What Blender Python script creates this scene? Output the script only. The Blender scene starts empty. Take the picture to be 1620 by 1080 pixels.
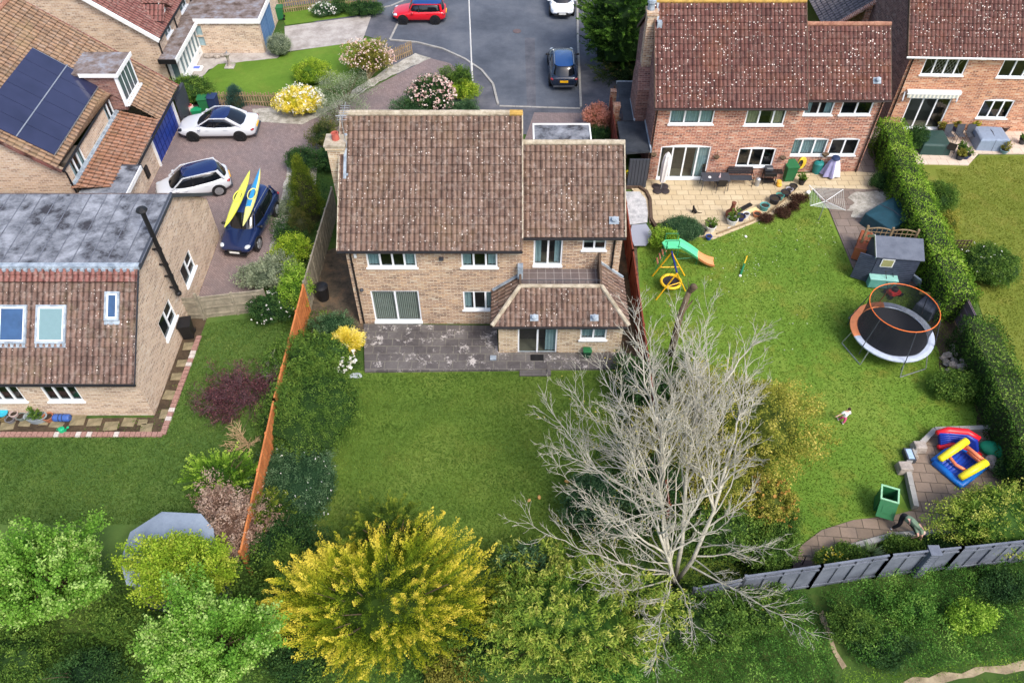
import bpy, bmesh, math, random
import numpy as np
from mathutils import Matrix, Vector
R = math.radians
random.seed(7)
rng = np.random.default_rng(11)
S = bpy.context.scene
C = S.collection
# ---------------------------------------------------------------- camera
FPX = 1260.0; PITCH = 48.5; CAMH = 28.0
cam = bpy.data.cameras.new('camera'); camo = bpy.data.objects.new('camera', cam); C.objects.link(camo)
camo.location = (0, 0, CAMH); camo.rotation_euler = (R(90-PITCH), 0, 0)
cam.sensor_fit = 'HORIZONTAL'; cam.sensor_width = 36; cam.lens = 36*FPX/1620
cam.clip_start = 0.1; cam.clip_end = 3000
S.camera = camo
S.render.resolution_x = 1024; S.render.resolution_y = 682
# ---------------------------------------------------------------- sky, sun, exposure
W = bpy.data.worlds.new('World'); S.world = W; W.use_nodes = True
wn = W.node_tree.nodes; wl = W.node_tree.links
sky = wn.new('ShaderNodeTexSky'); sky.sky_type = 'NISHITA'; sky.sun_disc = False
SUN_EL, SUN_AZ = 52, 142       # elevation, compass azimuth the light comes from (0 = +Y, clockwise)
sky.sun_elevation = R(SUN_EL); sky.sun_rotation = R(SUN_AZ)
sky.air_density = 1.0; sky.dust_density = 3.5; sky.ozone_density = 1.0
bg = wn['Background']; bg.inputs['Strength'].default_value = 0.15
wl.new(sky.outputs[0], bg.inputs['Color'])
sl = bpy.data.lights.new('sun', 'SUN'); sl.energy = 1.35; sl.angle = R(16); sl.color = (1, .95, .88)
so = bpy.data.objects.new('sun', sl); C.objects.link(so)
_a = R(SUN_AZ); _d = Vector((math.sin(_a)*math.cos(R(SUN_EL)), math.cos(_a)*math.cos(R(SUN_EL)), math.sin(R(SUN_EL))))
so.rotation_euler = _d.to_track_quat('Z', 'Y').to_euler(); so.location = (0, 0, 60)
S.view_settings.view_transform = 'Standard'; S.view_settings.look = 'None'
S.view_settings.exposure = 0.93; S.view_settings.gamma = 1
# ---------------------------------------------------------------- helpers
def at(x, y, z=0.0):
    "a point of the survey picture turned into a place at height z"
    t = R(PITCH); a = (x-810)/FPX; b = (540-y)/FPX
    d = (a, math.cos(t)+b*math.sin(t), -math.sin(t)+b*math.cos(t)); k = (z-CAMH)/d[2]
    return Vector((d[0]*k, d[1]*k, z))
def lin(c):
    r = []
    for v in c[:3]:
        v = v/255; r.append(v/12.92 if v <= .04045 else ((v+.055)/1.055)**2.4)
    return (r[0], r[1], r[2], 1)
class MB:
    def __init__(s, xf=None): s.v = []; s.f = []; s.m = []; s.xf = xf or Matrix()
    def add(s, vs, fs, mat=0):
        o = len(s.v); s.v += [tuple(s.xf @ Vector(p)) for p in vs]
        s.f += [tuple(i+o for i in f) for f in fs]; s.m += [mat]*len(fs); return s
    def poly(s, pts, mat=0): return s.add(pts, [tuple(range(len(pts)))], mat)
    def box(s, x0, x1, y0, y1, z0, z1, mat=0, taper=0, M=None):
        t = taper
        vs = [(x0, y0, z0), (x1, y0, z0), (x1, y1, z0), (x0, y1, z0), (x0+t, y0+t, z1), (x1-t, y0+t, z1), (x1-t, y1-t, z1), (x0+t, y1-t, z1)]
        if M is not None: vs = [tuple(M @ Vector(p)) for p in vs]
        return s.add(vs, [(0, 3, 2, 1), (4, 5, 6, 7), (0, 1, 5, 4), (1, 2, 6, 5), (2, 3, 7, 6), (3, 0, 4, 7)], mat)
    def beam(s, a, b, w, h, mat=0, up=(0, 0, 1)):
        a = Vector(a); b = Vector(b); d = b-a; L = d.length; d.normalize()
        u = Vector(up); x = d.cross(u)
        if x.length < 1e-4: x = d.cross(Vector((1, 0, 0)))
        x.normalize(); z = x.cross(d)
        M = Matrix((x, d, z)).transposed().to_4x4(); M.translation = a
        return s.box(-w/2, w/2, 0, L, -h/2, h/2, mat, M=M)
    def tube(s, pts, r, n=8, mat=0, cap=True):
        pts = [Vector(p) for p in pts]; k = len(pts); rs = r if hasattr(r, '__len__') else [r]*k
        vs = []; prev = None
        for i, p in enumerate(pts):
            d = (pts[min(i+1, k-1)]-pts[max(i-1, 0)]).normalized()
            if prev is None: u = d.orthogonal().normalized()
            else:
                u = prev-d*prev.dot(d)
                u = u.normalized() if u.length > 1e-6 else d.orthogonal().normalized()
            prev = u; w = d.cross(u)
            for j in range(n):
                a = 2*math.pi*j/n; vs.append(tuple(p+(u*math.cos(a)+w*math.sin(a))*rs[i]))
        fs = [(i*n+j, i*n+(j+1) % n, (i+1)*n+(j+1) % n, (i+1)*n+j) for i in range(k-1) for j in range(n)]
        if cap: fs += [tuple(reversed(range(n))), tuple(range((k-1)*n, k*n))]
        return s.add(vs, fs, mat)
    def lathe(s, prof, c=(0, 0, 0), n=16, mat=0, sx=1, sy=1, cap=True):
        vs = [(c[0]+r*math.cos(2*math.pi*j/n)*sx, c[1]+r*math.sin(2*math.pi*j/n)*sy, c[2]+z) for r, z in prof for j in range(n)]
        k = len(prof)
        fs = [(i*n+j, i*n+(j+1) % n, (i+1)*n+(j+1) % n, (i+1)*n+j) for i in range(k-1) for j in range(n)]
        if cap: fs += [tuple(reversed(range(n))), tuple(range((k-1)*n, k*n))]
        return s.add(vs, fs, mat)
    def prism(s, poly, z0, z1, mat=0):
        n = len(poly); vs = [(p[0], p[1], z0) for p in poly]+[(p[0], p[1], z1) for p in poly]
        fs = [tuple(reversed(range(n))), tuple(range(n, 2*n))]+[(i, (i+1) % n, n+(i+1) % n, n+i) for i in range(n)]
        return s.add(vs, fs, mat)
    def ball(s, c, r, n=12, m=8, mat=0):
        r = r if hasattr(r, '__len__') else (r, r, r)
        prof = [(math.sin(math.pi*i/m), -math.cos(math.pi*i/m)) for i in range(m+1)]
        prof[0] = (.02, -1); prof[-1] = (.02, 1)
        vs = [(c[0]+q*math.cos(2*math.pi*j/n)*r[0], c[1]+q*math.sin(2*math.pi*j/n)*r[1], c[2]+z*r[2]) for q, z in prof for j in range(n)]
        fs = [(i*n+j, i*n+(j+1) % n, (i+1)*n+(j+1) % n, (i+1)*n+j) for i in range(m) for j in range(n)]
        return s.add(vs, fs, mat)
def npmesh(name, V, F, mats, uv=None, var=None, matidx=None, smooth=False):
    me = bpy.data.meshes.new(name); k = F.shape[1]; n = len(F)
    me.vertices.add(len(V)); me.vertices.foreach_set('co', np.ascontiguousarray(V, dtype=np.float32).ravel())
    me.loops.add(n*k); me.loops.foreach_set('vertex_index', F.astype(np.int32).ravel())
    me.polygons.add(n); me.polygons.foreach_set('loop_start', (np.arange(n)*k).astype(np.int32))
    me.polygons.foreach_set('loop_total', np.full(n, k, dtype=np.int32))
    if matidx is not None: me.polygons.foreach_set('material_index', matidx.astype(np.int32))
    me.polygons.foreach_set('use_smooth', np.full(n, smooth))
    if uv is not None:
        l = me.uv_layers.new(name='UVMap'); l.data.foreach_set('uv', uv[F.ravel()].astype(np.float32).ravel())
    if var is not None:
        a = me.attributes.new('var', 'FLOAT', 'POINT'); a.data.foreach_set('value', var.astype(np.float32))
    for m in (mats if isinstance(mats, (list, tuple)) else [mats]): me.materials.append(m)
    me.update(); me.validate(); return me
def wloc(p):
    return p.matrix_basis.translation if p is not None else Vector((0, 0, 0))
def link(name, me, parent=None):
    o = bpy.data.objects.new(name, me); C.objects.link(o)
    if parent is not None: o.parent = parent
    return o
def mk(name, mb, mats, parent=None, smooth=False, bevel=0, world=False):
    "link an MB as one mesh; world=True: its vertices are world coordinates and the parent chain is unrotated"
    vs = mb.v
    if world:
        o = Vector((0, 0, 0)); p = parent
        while p is not None: o += p.location; p = p.parent
        vs = [(v[0]-o.x, v[1]-o.y, v[2]-o.z) for v in vs]
    me = bpy.data.meshes.new(name); me.from_pydata(vs, [], mb.f)
    for m in (mats if isinstance(mats, (list, tuple)) else [mats]): me.materials.append(m)
    uvl = me.uv_layers.new(name='UVMap').data; V = me.vertices
    for i, p in enumerate(me.polygons):
        p.material_index = mb.m[i]; p.use_smooth = smooth
        n = p.normal
        if abs(n.z) > .999: t = Vector((1, 0, 0)); b = Vector((0, 1, 0))
        else:
            t = Vector((-n.y, n.x, 0)).normalized(); b = n.cross(t)
            if abs(n.z) < .02: b = Vector((0, 0, 1))
        for li in p.loop_indices:
            c = V[me.loops[li].vertex_index].co; uvl[li].uv = (c.dot(t), c.dot(b))
    me.update()
    ob = link(name, me, parent)
    if bevel:
        b = ob.modifiers.new('bevel', 'BEVEL'); b.width = bevel; b.segments = 2; b.limit_method = 'ANGLE'
    return ob
def tag(o, label=None, cat=None, group=None, kind=None):
    if label: o['label'] = label
    if cat: o['category'] = cat
    if group: o['group'] = group
    if kind: o['kind'] = kind
    return o
def thing(name, label, cat, loc=(0, 0, 0), rz=0, group=None):
    o = bpy.data.objects.new(name, None); C.objects.link(o); o.location = loc; o.rotation_euler = (0, 0, rz)
    o.empty_display_size = .2
    return tag(o, label, cat, group)
def struct(name, mb, mats, label, cat, smooth=False):
    return tag(mk(name, mb, mats, smooth=smooth), label, cat, kind='structure')
def kids(o): return [c for c in bpy.data.objects if c.parent == o]
_kids = {}
def copy_tree(o, parent=None):
    c = o.copy(); C.objects.link(c)
    if parent is not None: c.parent = parent
    for ch in kids(o): copy_tree(ch, c)
    return c
# ---------------------------------------------------------------- materials
class Mat:
    def __init__(s, name, rough=.8, spec=.3):
        s.m = bpy.data.materials.new(name); s.m.use_nodes = True; s.t = s.m.node_tree
        s.b = s.t.nodes['Principled BSDF']; s.b.inputs['Roughness'].default_value = rough
        s.b.inputs['Specular IOR Level'].default_value = spec; s.out = s.t.nodes['Material Output']
    def n(s, typ, **kw):
        x = s.t.nodes.new('ShaderNode'+typ)
        for k, v in kw.items():
            if k in x.inputs: x.inputs[k].default_value = v
            else: setattr(x, k, v)
        return x
    def l(s, a, b): s.t.links.new(a, b)
    def coord(s, kind='Object', scale=None, rot=0):
        c = s.n('TexCoord').outputs[kind]
        if scale is not None or rot:
            mp = s.n('Mapping'); mp.inputs['Scale'].default_value = scale or (1, 1, 1); mp.inputs['Rotation'].default_value = (0, 0, rot)
            s.l(c, mp.inputs['Vector']); c = mp.outputs[0]
        return c
    def noise(s, co, scale, detail=5, rough=.6, dist=0):
        x = s.n('TexNoise', Scale=scale, Detail=detail, Roughness=rough, Distortion=dist); s.l(co, x.inputs['Vector']); return x.outputs['Fac']
    def ramp(s, f, stops, const=False):
        x = s.n('ValToRGB'); e = x.color_ramp.elements
        if const: x.color_ramp.interpolation = 'CONSTANT'
        while len(e) < len(stops): e.new(.5)
        for i, (p, c) in enumerate(stops): e[i].position = p; e[i].color = c if len(c) == 4 and max(c) <= 1.01 else lin(c)
        s.l(f, x.inputs['Fac']); return x.outputs['Color']
    def mix(s, f, a, b, mode='MIX'):
        x = s.n('MixRGB', blend_type=mode)
        for sock, v in ((0, f), (1, a), (2, b)):
            if hasattr(v, 'is_linked') or hasattr(v, 'links'): s.l(v, x.inputs[sock])
            elif isinstance(v, (int, float)): x.inputs[sock].default_value = v
            else: x.inputs[sock].default_value = lin(v)
        return x.outputs[0]
    def math(s, op, a, b=0.0, c=0.0):
        x = s.n('Math', operation=op)
        for i, v in enumerate((a, b, c)):
            if hasattr(v, 'links'): s.l(v, x.inputs[i])
            else: x.inputs[i].default_value = v
        return x.outputs[0]
    def col(s, c): s.l(c, s.b.inputs['Base Color']); return s
    def bump(s, f, strength=.3, dist=.02):
        x = s.n('Bump', Strength=strength, Distance=dist); s.l(f, x.inputs['Height']); s.l(x.outputs[0], s.b.inputs['Normal']); return s
BW = lambda v: (v, v, v, 1)
def plain(name, c, rough=.6, metal=0, spec=.4, var=.12, scale=6, coat=0, bump=0):
    "one colour with a little wear and unevenness"
    m = Mat(name, rough, spec); co = m.coord()
    f = m.noise(co, scale, 6, .65); k = lin(c)
    d = tuple(max(0, x*(1-var)) for x in k[:3])+(1,); u = tuple(min(1, x*(1+var)) for x in k[:3])+(1,)
    m.col(m.ramp(f, [(.3, d), (.7, u)])); m.b.inputs['Metallic'].default_value = metal
    m.b.inputs['Coat Weight'].default_value = coat
    if bump: m.bump(m.noise(co, scale*6, 4), bump, .01)
    return m.m
def patchy(name, stops, scale, rough=.9, bump=.3, fine=12, fstops=None, ffac=.5, dist=0, bd=.03):
    "two scales of noise: broad patches tinted by fine grain"
    m = Mat(name, rough, .2); co = m.coord()
    c = m.ramp(m.noise(co, scale, 8, .68, dist), stops)
    g = m.noise(co, fine, 4, .7)
    c = m.mix(ffac, c, m.ramp(g, fstops or [(.3, BW(.45)), (.7, BW(1))]), 'MULTIPLY')
    m.col(c); m.bump(g, bump, bd); return m.m
def brickmat(name, c1, c2, mortar, tint, dark, bw=.3, bh=.1, ms=.014, eff=.8):
    m = Mat(name, .9, .15); co = m.coord('UV')
    b = m.n('TexBrick', offset=.5); b.inputs['Scale'].default_value = 1; b.inputs['Brick Width'].default_value = bw
    b.inputs['Row Height'].default_value = bh; b.inputs['Mortar Size'].default_value = ms; b.inputs['Mortar Smooth'].default_value = .2
    b.inputs['Bias'].default_value = 0; m.l(co, b.inputs['Vector'])
    b.inputs['Color1'].default_value = lin(c1); b.inputs['Color2'].default_value = lin(c2); b.inputs['Mortar'].default_value = lin(mortar)
    # random tint by brick
    sx = m.n('SeparateXYZ'); m.l(co, sx.inputs[0])
    row = m.math('FLOOR', m.math('DIVIDE', sx.outputs[1], bh))
    off = m.math('MULTIPLY', m.math('MODULO', m.math('ABSOLUTE', row), 2.0), .5)
    colu = m.math('FLOOR', m.math('ADD', m.math('DIVIDE', sx.outputs[0], bw), off))
    cx = m.n('CombineXYZ'); m.l(colu, cx.inputs[0]); m.l(row, cx.inputs[1])
    wn_ = m.n('TexWhiteNoise', noise_dimensions='2D'); m.l(cx.outputs[0], wn_.inputs['Vector'])
    br = m.mix(eff, b.outputs['Color'], m.ramp(wn_.outputs['Value'], [(0, dark), (.25, c1), (.6, c2), (.85, tint), (1, mortar)]))
    c = m.mix(b.outputs['Fac'], br, b.outputs['Color'])
    ob = m.coord('Object')
    c = m.mix(.55, c, m.ramp(m.noise(ob, .55, 6, .7), [(.3, BW(.62)), (.55, BW(.95)), (.75, BW(1))]), 'MULTIPLY')
    m.col(c); m.bump(m.math('MULTIPLY', b.outputs['Fac'], -1), .35, .008); return m.m
def tilemat(name, cols, lichen=(225, 215, 205), amount=.5, moss=(120, 100, 60), mossamt=.2, seed=0, bloom=.32):
    m = Mat(name, .88, .2); uv = m.coord('UV')
    fl = m.n('VectorMath', operation='FLOOR'); m.l(uv, fl.inputs[0])
    wn_ = m.n('TexWhiteNoise', noise_dimensions='2D'); m.l(fl.outputs[0], wn_.inputs['Vector'])
    c = m.ramp(wn_.outputs['Value'], [(0, cols[0]), (.35, cols[1]), (.7, cols[2]), (1, cols[3])])
    ob = m.coord('Object')
    c = m.mix(.6, c, m.ramp(m.noise(ob, 7, 6, .75), [(.3, BW(.55)), (.7, BW(1))]), 'MULTIPLY')
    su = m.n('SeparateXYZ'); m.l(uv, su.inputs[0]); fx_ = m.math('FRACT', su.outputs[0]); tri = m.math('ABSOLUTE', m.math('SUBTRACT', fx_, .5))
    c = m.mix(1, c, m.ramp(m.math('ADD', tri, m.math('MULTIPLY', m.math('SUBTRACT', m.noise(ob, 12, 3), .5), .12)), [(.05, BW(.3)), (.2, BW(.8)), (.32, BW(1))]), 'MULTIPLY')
    c = m.mix(1, c, m.ramp(m.math('FRACT', su.outputs[1]), [(.0, BW(.55)), (.1, BW(1)), (.86, BW(1)), (.95, BW(.3))]), 'MULTIPLY')  # overlap shadow and lap dirt painted along both edges of each course
    c = m.mix(m.math('MULTIPLY', m.ramp(m.noise(ob, .6, 6, .7), [(.5, BW(0)), (.75, BW(1))]), mossamt), c, moss)
    # grey algae bloom
    c = m.mix(m.math('MULTIPLY', m.ramp(m.noise(ob, 3.5, 8, .8), [(.5, BW(0)), (.64, BW(1))]), bloom), c, (172, 160, 150))
    v = m.n('TexVoronoi', feature='F1', Randomness=1.0); v.inputs['Scale'].default_value = 1
    mp = m.n('Mapping'); mp.inputs['Scale'].default_value = (9.5, 9.5, 9.5); mp.inputs['Location'].default_value = (seed, seed*2, 0); m.l(ob, mp.inputs[0]); m.l(mp.outputs[0], v.inputs['Vector'])
    dn = m.math('ADD', v.outputs['Distance'], m.math('MULTIPLY', m.noise(ob, 34, 3), .5))
    rr = m.n('SeparateColor'); m.l(v.outputs['Color'], rr.inputs[0])
    th = m.math('MULTIPLY', m.math('POWER', rr.outputs[0], 2.5), m.math('MULTIPLY', m.math('ADD', m.noise(ob, .9, 4), .1), amount*.8))
    sp = m.math('LESS_THAN', dn, m.math('ADD', th, .17))
    c = m.mix(m.math('MULTIPLY', sp, .85), c, lichen)
    m.col(c); m.bump(m.noise(ob, 40, 4), .25, .01); return m.m
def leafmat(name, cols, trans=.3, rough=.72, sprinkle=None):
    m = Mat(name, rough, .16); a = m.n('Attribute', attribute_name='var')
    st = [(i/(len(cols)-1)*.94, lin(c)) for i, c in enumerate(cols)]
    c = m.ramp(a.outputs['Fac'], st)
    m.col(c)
    tr = m.n('BsdfTranslucent'); m.l(m.mix(1, c, (255, 255, 190), 'MULTIPLY'), tr.inputs['Color'])
    mx = m.n('MixShader'); mx.inputs[0].default_value = trans
    m.l(m.b.outputs[0], mx.inputs[1]); m.l(tr.outputs[0], mx.inputs[2]); m.l(mx.outputs[0], m.out.inputs['Surface']); return m.m
def glassmat(name, tint=(200, 215, 220), mixv=.8):
    m = Mat(name, .05); tr = m.n('BsdfTransparent'); tr.inputs[0].default_value = lin(tint)
    gl = m.n('BsdfGlossy'); gl.inputs['Roughness'].default_value = .04
    lw = m.n('LayerWeight'); lw.inputs['Blend'].default_value = .35
    f = m.math('ADD', m.math('MULTIPLY', lw.outputs['Fresnel'], .22), (1-mixv)*.4)
    mx = m.n('MixShader'); m.l(f, mx.inputs[0]); m.l(tr.outputs[0], mx.inputs[1]); m.l(gl.outputs[0], mx.inputs[2])
    m.l(mx.outputs[0], m.out.inputs['Surface']); return m.m
def slabmat(name, c1, c2, mortar, w, h, ms=.015, rot=0, stain=(60, 58, 60), stain_amt=.5, lich=(215, 210, 205), lich_amt=0.0, off=.5, sscale=.8, lpos=.58):
    m = Mat(name, .9, .15); co = m.coord('Object', rot=rot)
    nz = m.n('TexNoise', Scale=2.5, Detail=2); m.l(co, nz.inputs['Vector'])
    b = m.n('TexBrick', offset=off); m.l(co, b.inputs['Vector']); b.inputs['Scale'].default_value = 1
    b.inputs['Brick Width'].default_value = w; b.inputs['Row Height'].default_value = h; b.inputs['Mortar Size'].default_value = ms
    b.inputs['Mortar Smooth'].default_value = .3
    for k, v in (('Color1', c1), ('Color2', c2), ('Mortar', mortar)): b.inputs[k].default_value = lin(v)
    ob = m.coord('Object')
    c = m.mix(m.math('MULTIPLY', m.ramp(m.noise(ob, sscale, 8, .7, .6), [(.38, BW(0)), (.68, BW(1))]), stain_amt), b.outputs['Color'], stain)
    c = m.mix(.5, c, m.ramp(m.noise(ob, 9, 6, .75), [(.3, BW(.6)), (.7, BW(1))]), 'MULTIPLY')
    if lich_amt:
        c = m.mix(m.math('MULTIPLY', m.ramp(m.math('ADD', m.math('MULTIPLY', m.noise(ob, 1.3, 5, .7), .6), m.math('MULTIPLY', m.noise(ob, 9, 6, .8), .4)), [(lpos, BW(0)), (lpos+.06, BW(1))]), lich_amt), c, lich)
    m.col(c); m.bump(m.math('MULTIPLY', b.outputs['Fac'], -1), .4, .01); return m.m
def lawnmat(name, cols, sc=.25, worn=(120, 110, 60), wornamt=.3):
    m = Mat(name, .95, .1); ob = m.coord()
    c = m.ramp(m.noise(ob, sc, 7, .62, .5), [(.3, cols[0]), (.5, cols[1]), (.7, cols[2])])
    c = m.mix(m.math('MULTIPLY', m.ramp(m.noise(ob, sc*3.3, 6, .65), [(.52, BW(0)), (.72, BW(1))]), wornamt), c, worn)
    c = m.mix(.5, c, m.ramp(m.noise(ob, 2.6, 6, .75), [(.3, BW(.6)), (.7, BW(1))]), 'MULTIPLY')
    st = m.coord('Object', scale=(62, 48, 1), rot=.4)
    g = m.noise(st, 1, 5, .8)
    c = m.mix(.62, c, m.ramp(g, [(.32, BW(.38)), (.66, BW(1))]), 'MULTIPLY')
    m.col(c); m.bump(g, .3, .02); return m.m
M = {}
M['brick_main'] = brickmat('buff_brown_brick', (156, 122, 100), (182, 154, 130), (205, 192, 172), (196, 158, 120), (104, 80, 70))
M['brick_ext'] = brickmat('pale_buff_brick', (176, 150, 122), (198, 174, 144), (212, 202, 182), (210, 188, 154), (122, 98, 82))
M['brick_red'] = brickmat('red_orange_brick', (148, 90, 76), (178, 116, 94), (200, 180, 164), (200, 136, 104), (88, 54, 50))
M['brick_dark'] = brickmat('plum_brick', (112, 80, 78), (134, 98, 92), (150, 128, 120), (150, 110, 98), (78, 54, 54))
M['brick_orange'] = brickmat('orange_brick', (168, 106, 80), (194, 132, 100), (208, 184, 162), (212, 156, 116), (112, 70, 58))
M['brick_cream'] = brickmat('cream_brick', (184, 156, 134), (204, 178, 154), (216, 204, 188), (214, 188, 158), (134, 108, 92), eff=.7)
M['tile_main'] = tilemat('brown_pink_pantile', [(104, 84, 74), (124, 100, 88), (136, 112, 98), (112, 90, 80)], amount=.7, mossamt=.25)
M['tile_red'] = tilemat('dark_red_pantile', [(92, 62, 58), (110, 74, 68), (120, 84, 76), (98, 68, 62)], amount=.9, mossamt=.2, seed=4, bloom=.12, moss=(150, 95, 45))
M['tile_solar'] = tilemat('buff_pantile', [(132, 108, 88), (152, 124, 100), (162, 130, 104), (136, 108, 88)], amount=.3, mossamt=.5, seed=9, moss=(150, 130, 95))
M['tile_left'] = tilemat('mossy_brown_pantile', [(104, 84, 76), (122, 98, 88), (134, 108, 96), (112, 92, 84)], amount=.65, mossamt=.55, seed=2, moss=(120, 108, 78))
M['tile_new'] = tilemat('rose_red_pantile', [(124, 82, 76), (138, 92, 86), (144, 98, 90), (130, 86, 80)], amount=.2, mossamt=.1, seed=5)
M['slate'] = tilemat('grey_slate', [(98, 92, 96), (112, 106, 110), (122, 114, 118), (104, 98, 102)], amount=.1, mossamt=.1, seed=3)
M['mortar'] = patchy('pale_mortar_ridge', [(.35, (150, 138, 118)), (.6, (196, 186, 166))], 3, fine=20)
M['mortar_gold'] = patchy('lichen_gold_ridge', [(.35, (160, 128, 70)), (.6, (205, 168, 92))], 3, fine=20)
M['lead'] = patchy('lead_flashing', [(.35, (120, 132, 145)), (.65, (176, 188, 198))], 3, rough=.55, fine=15, ffac=.3)
M['upvc'] = plain('white_window_frame', (232, 235, 238), .4, var=.04)
M['white'] = plain('white_paint', (228, 230, 230), .5, var=.06)
M['gutter'] = plain('black_gutter', (30, 28, 30), .4)
M['brown_pipe'] = plain('dark_brown_pipe', (48, 36, 34), .4)
M['glass'] = glassmat('window_glass')
M['glass_blue'] = glassmat('sky_reflecting_glass', (120, 150, 200), .7)
M['curtain'] = plain('pale_curtain', (190, 205, 202), .9, var=.1)
M['curtain_warm'] = plain('cream_curtain', (205, 190, 150), .9, var=.15)
M['blind'] = plain('beige_vertical_blind', (205, 200, 182), .8, var=.05)
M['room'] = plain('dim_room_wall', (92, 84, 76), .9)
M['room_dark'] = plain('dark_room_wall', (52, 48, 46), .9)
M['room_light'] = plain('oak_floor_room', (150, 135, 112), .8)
M['flat_roof'] = patchy('weathered_felt_roof', [(.38, (62, 62, 68)), (.47, (112, 116, 124)), (.64, (158, 162, 170))], 1.1, fine=4, ffac=.55, dist=.2)
M['flat_mossy'] = patchy('leaf_strewn_felt', [(.35, (88, 74, 66)), (.5, (132, 120, 116)), (.65, (150, 152, 160))], 1.6, fine=7, ffac=.6)
M['asphalt'] = patchy('road_asphalt', [(.3, (72, 78, 88)), (.5, (90, 96, 106)), (.7, (108, 112, 120))], .35, fine=24, ffac=.4, bump=.15)
M['pavement'] = patchy('pavement_asphalt', [(.3, (72, 76, 84)), (.5, (92, 94, 102)), (.7, (112, 112, 118))], .7, fine=18, ffac=.4, bump=.15)
M['kerb'] = plain('kerb_concrete', (152, 150, 145), .9, var=.2, scale=3)
M['paver'] = slabmat('brown_block_paving', (132, 116, 114), (152, 134, 130), (98, 88, 88), .2, .1, .008, rot=.78, stain=(112, 106, 108), stain_amt=.6, sscale=.5)
M['concrete'] = patchy('stained_concrete', [(.3, (140, 132, 126)), (.6, (182, 176, 170))], 1.2, fine=10, ffac=.35)
M['gravel'] = patchy('pale_gravel', [(.3, (128, 124, 112)), (.6, (196, 192, 182))], 2.5, fine=12, ffac=.75)
M['white_gravel'] = patchy('white_gravel', [(.35, (160, 164, 168)), (.6, (206, 208, 210))], 3, fine=14, ffac=.5)
M['slab_main'] = slabmat('stained_grey_slabs', (96, 92, 92), (116, 112, 110), (132, 128, 118), .62, .46, .02, stain=(62, 58, 60), stain_amt=.7, lich_amt=.7, lich=(206, 200, 196), off=.37, lpos=.545)
M['slab_path'] = slabmat('grey_slab_path', (104, 100, 98), (118, 112, 108), (92, 90, 86), .9, .6, .012, stain=(72, 70, 70), stain_amt=.6, lich_amt=.4, lpos=.6)
M['slab_sand'] = slabmat('sandy_slabs', (196, 178, 144), (208, 192, 160), (140, 124, 100), .66, .44, .018, stain=(176, 160, 132), stain_amt=.4)
M['slab_grey'] = slabmat('brown_grey_slabs', (128, 114, 104), (146, 132, 122), (98, 88, 80), .7, .6, .02, stain=(98, 92, 92), stain_amt=.6, lich_amt=.15)
M['slab_round'] = slabmat('riven_brown_slabs', (130, 114, 98), (150, 132, 116), (88, 78, 68), .62, .46, .02, rot=.08, stain=(108, 98, 90), stain_amt=.6)
M['slab_cream'] = slabmat('cream_slabs', (206, 188, 170), (216, 200, 184), (170, 150, 130), .6, .6, .015, stain=(190, 172, 155), stain_amt=.3)
M['soil'] = patchy('bare_soil', [(.3, (52, 44, 36)), (.6, (92, 78, 62))], 1.5, fine=14, ffac=.7)
M['leaf_litter'] = patchy('soil_with_leaf_litter', [(.3, (58, 56, 48)), (.5, (96, 86, 72)), (.68, (128, 104, 80)), (.75, (108, 104, 98))], 1.8, fine=14, ffac=.6)
M['brick_edge'] = slabmat('brick_edging', (160, 108, 92), (190, 168, 155), (120, 100, 90), .22, .11, .012, stain=(215, 205, 200), stain_amt=.6, sscale=2)
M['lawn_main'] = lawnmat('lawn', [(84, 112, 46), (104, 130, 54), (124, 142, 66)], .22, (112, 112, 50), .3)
M['lawn_left'] = lawnmat('darker_green_lawn', [(76, 106, 52), (92, 120, 58), (110, 132, 68)], .3, (92, 96, 50), .3)  # own turf colour, a slightly darker green
M['lawn_right'] = lawnmat('worn_lawn', [(98, 134, 50), (114, 146, 56), (134, 156, 68)], .22, (150, 138, 62), .55)
M['lawn_far'] = lawnmat('yellowing_lawn', [(108, 122, 48), (122, 134, 56), (134, 142, 66)], .25, (152, 140, 72), .5)
M['lawn_front'] = lawnmat('fresh_lawn', [(90, 124, 44), (104, 138, 50), (116, 146, 56)], .25, (140, 140, 66), .3)
M['rough'] = lawnmat('rough_grass', [(54, 80, 38), (70, 98, 44), (92, 116, 56)], .5, (110, 104, 62), .4)
M['dirt'] = patchy('trodden_dirt', [(.3, (112, 98, 76)), (.6, (172, 156, 128))], 2, fine=12, ffac=.4)
M['fence_grey'] = patchy('weathered_fence_board', [(.3, (118, 112, 98)), (.6, (160, 152, 134))], 2.5, fine=9, ffac=.35)
M['fence_orange'] = patchy('orange_stained_board', [(.3, (166, 98, 56)), (.6, (204, 130, 78))], 2, fine=9, ffac=.3)
M['fence_red'] = patchy('red_brown_board', [(.3, (96, 48, 38)), (.6, (134, 70, 54))], 2, fine=9, ffac=.3)
M['fence_slate'] = patchy('grey_painted_panel', [(.3, (88, 94, 106)), (.6, (116, 122, 134))], 1.2, rough=.6, fine=9, ffac=.25)
M['wood'] = patchy('bare_timber', [(.3, (122, 104, 80)), (.6, (158, 138, 108))], 3, fine=12, ffac=.35)
M['dark_wood'] = patchy('dark_timber', [(.3, (70, 58, 50)), (.6, (98, 82, 70))], 3, fine=12, ffac=.35)
M['bark'] = patchy('grey_green_bark', [(.3, (142, 138, 124)), (.6, (190, 186, 170))], 2.5, fine=14, ffac=.25)
M['bark_dark'] = patchy('brown_bark', [(.3, (70, 58, 46)), (.6, (108, 94, 76))], 3, fine=12, ffac=.4)
M['black'] = plain('black_plastic', (28, 28, 30), .45)
M['dark_grey'] = plain('dark_grey_metal', (62, 66, 74), .5)
M['steel'] = plain('galvanised_steel', (170, 174, 178), .35, metal=.6)
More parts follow.
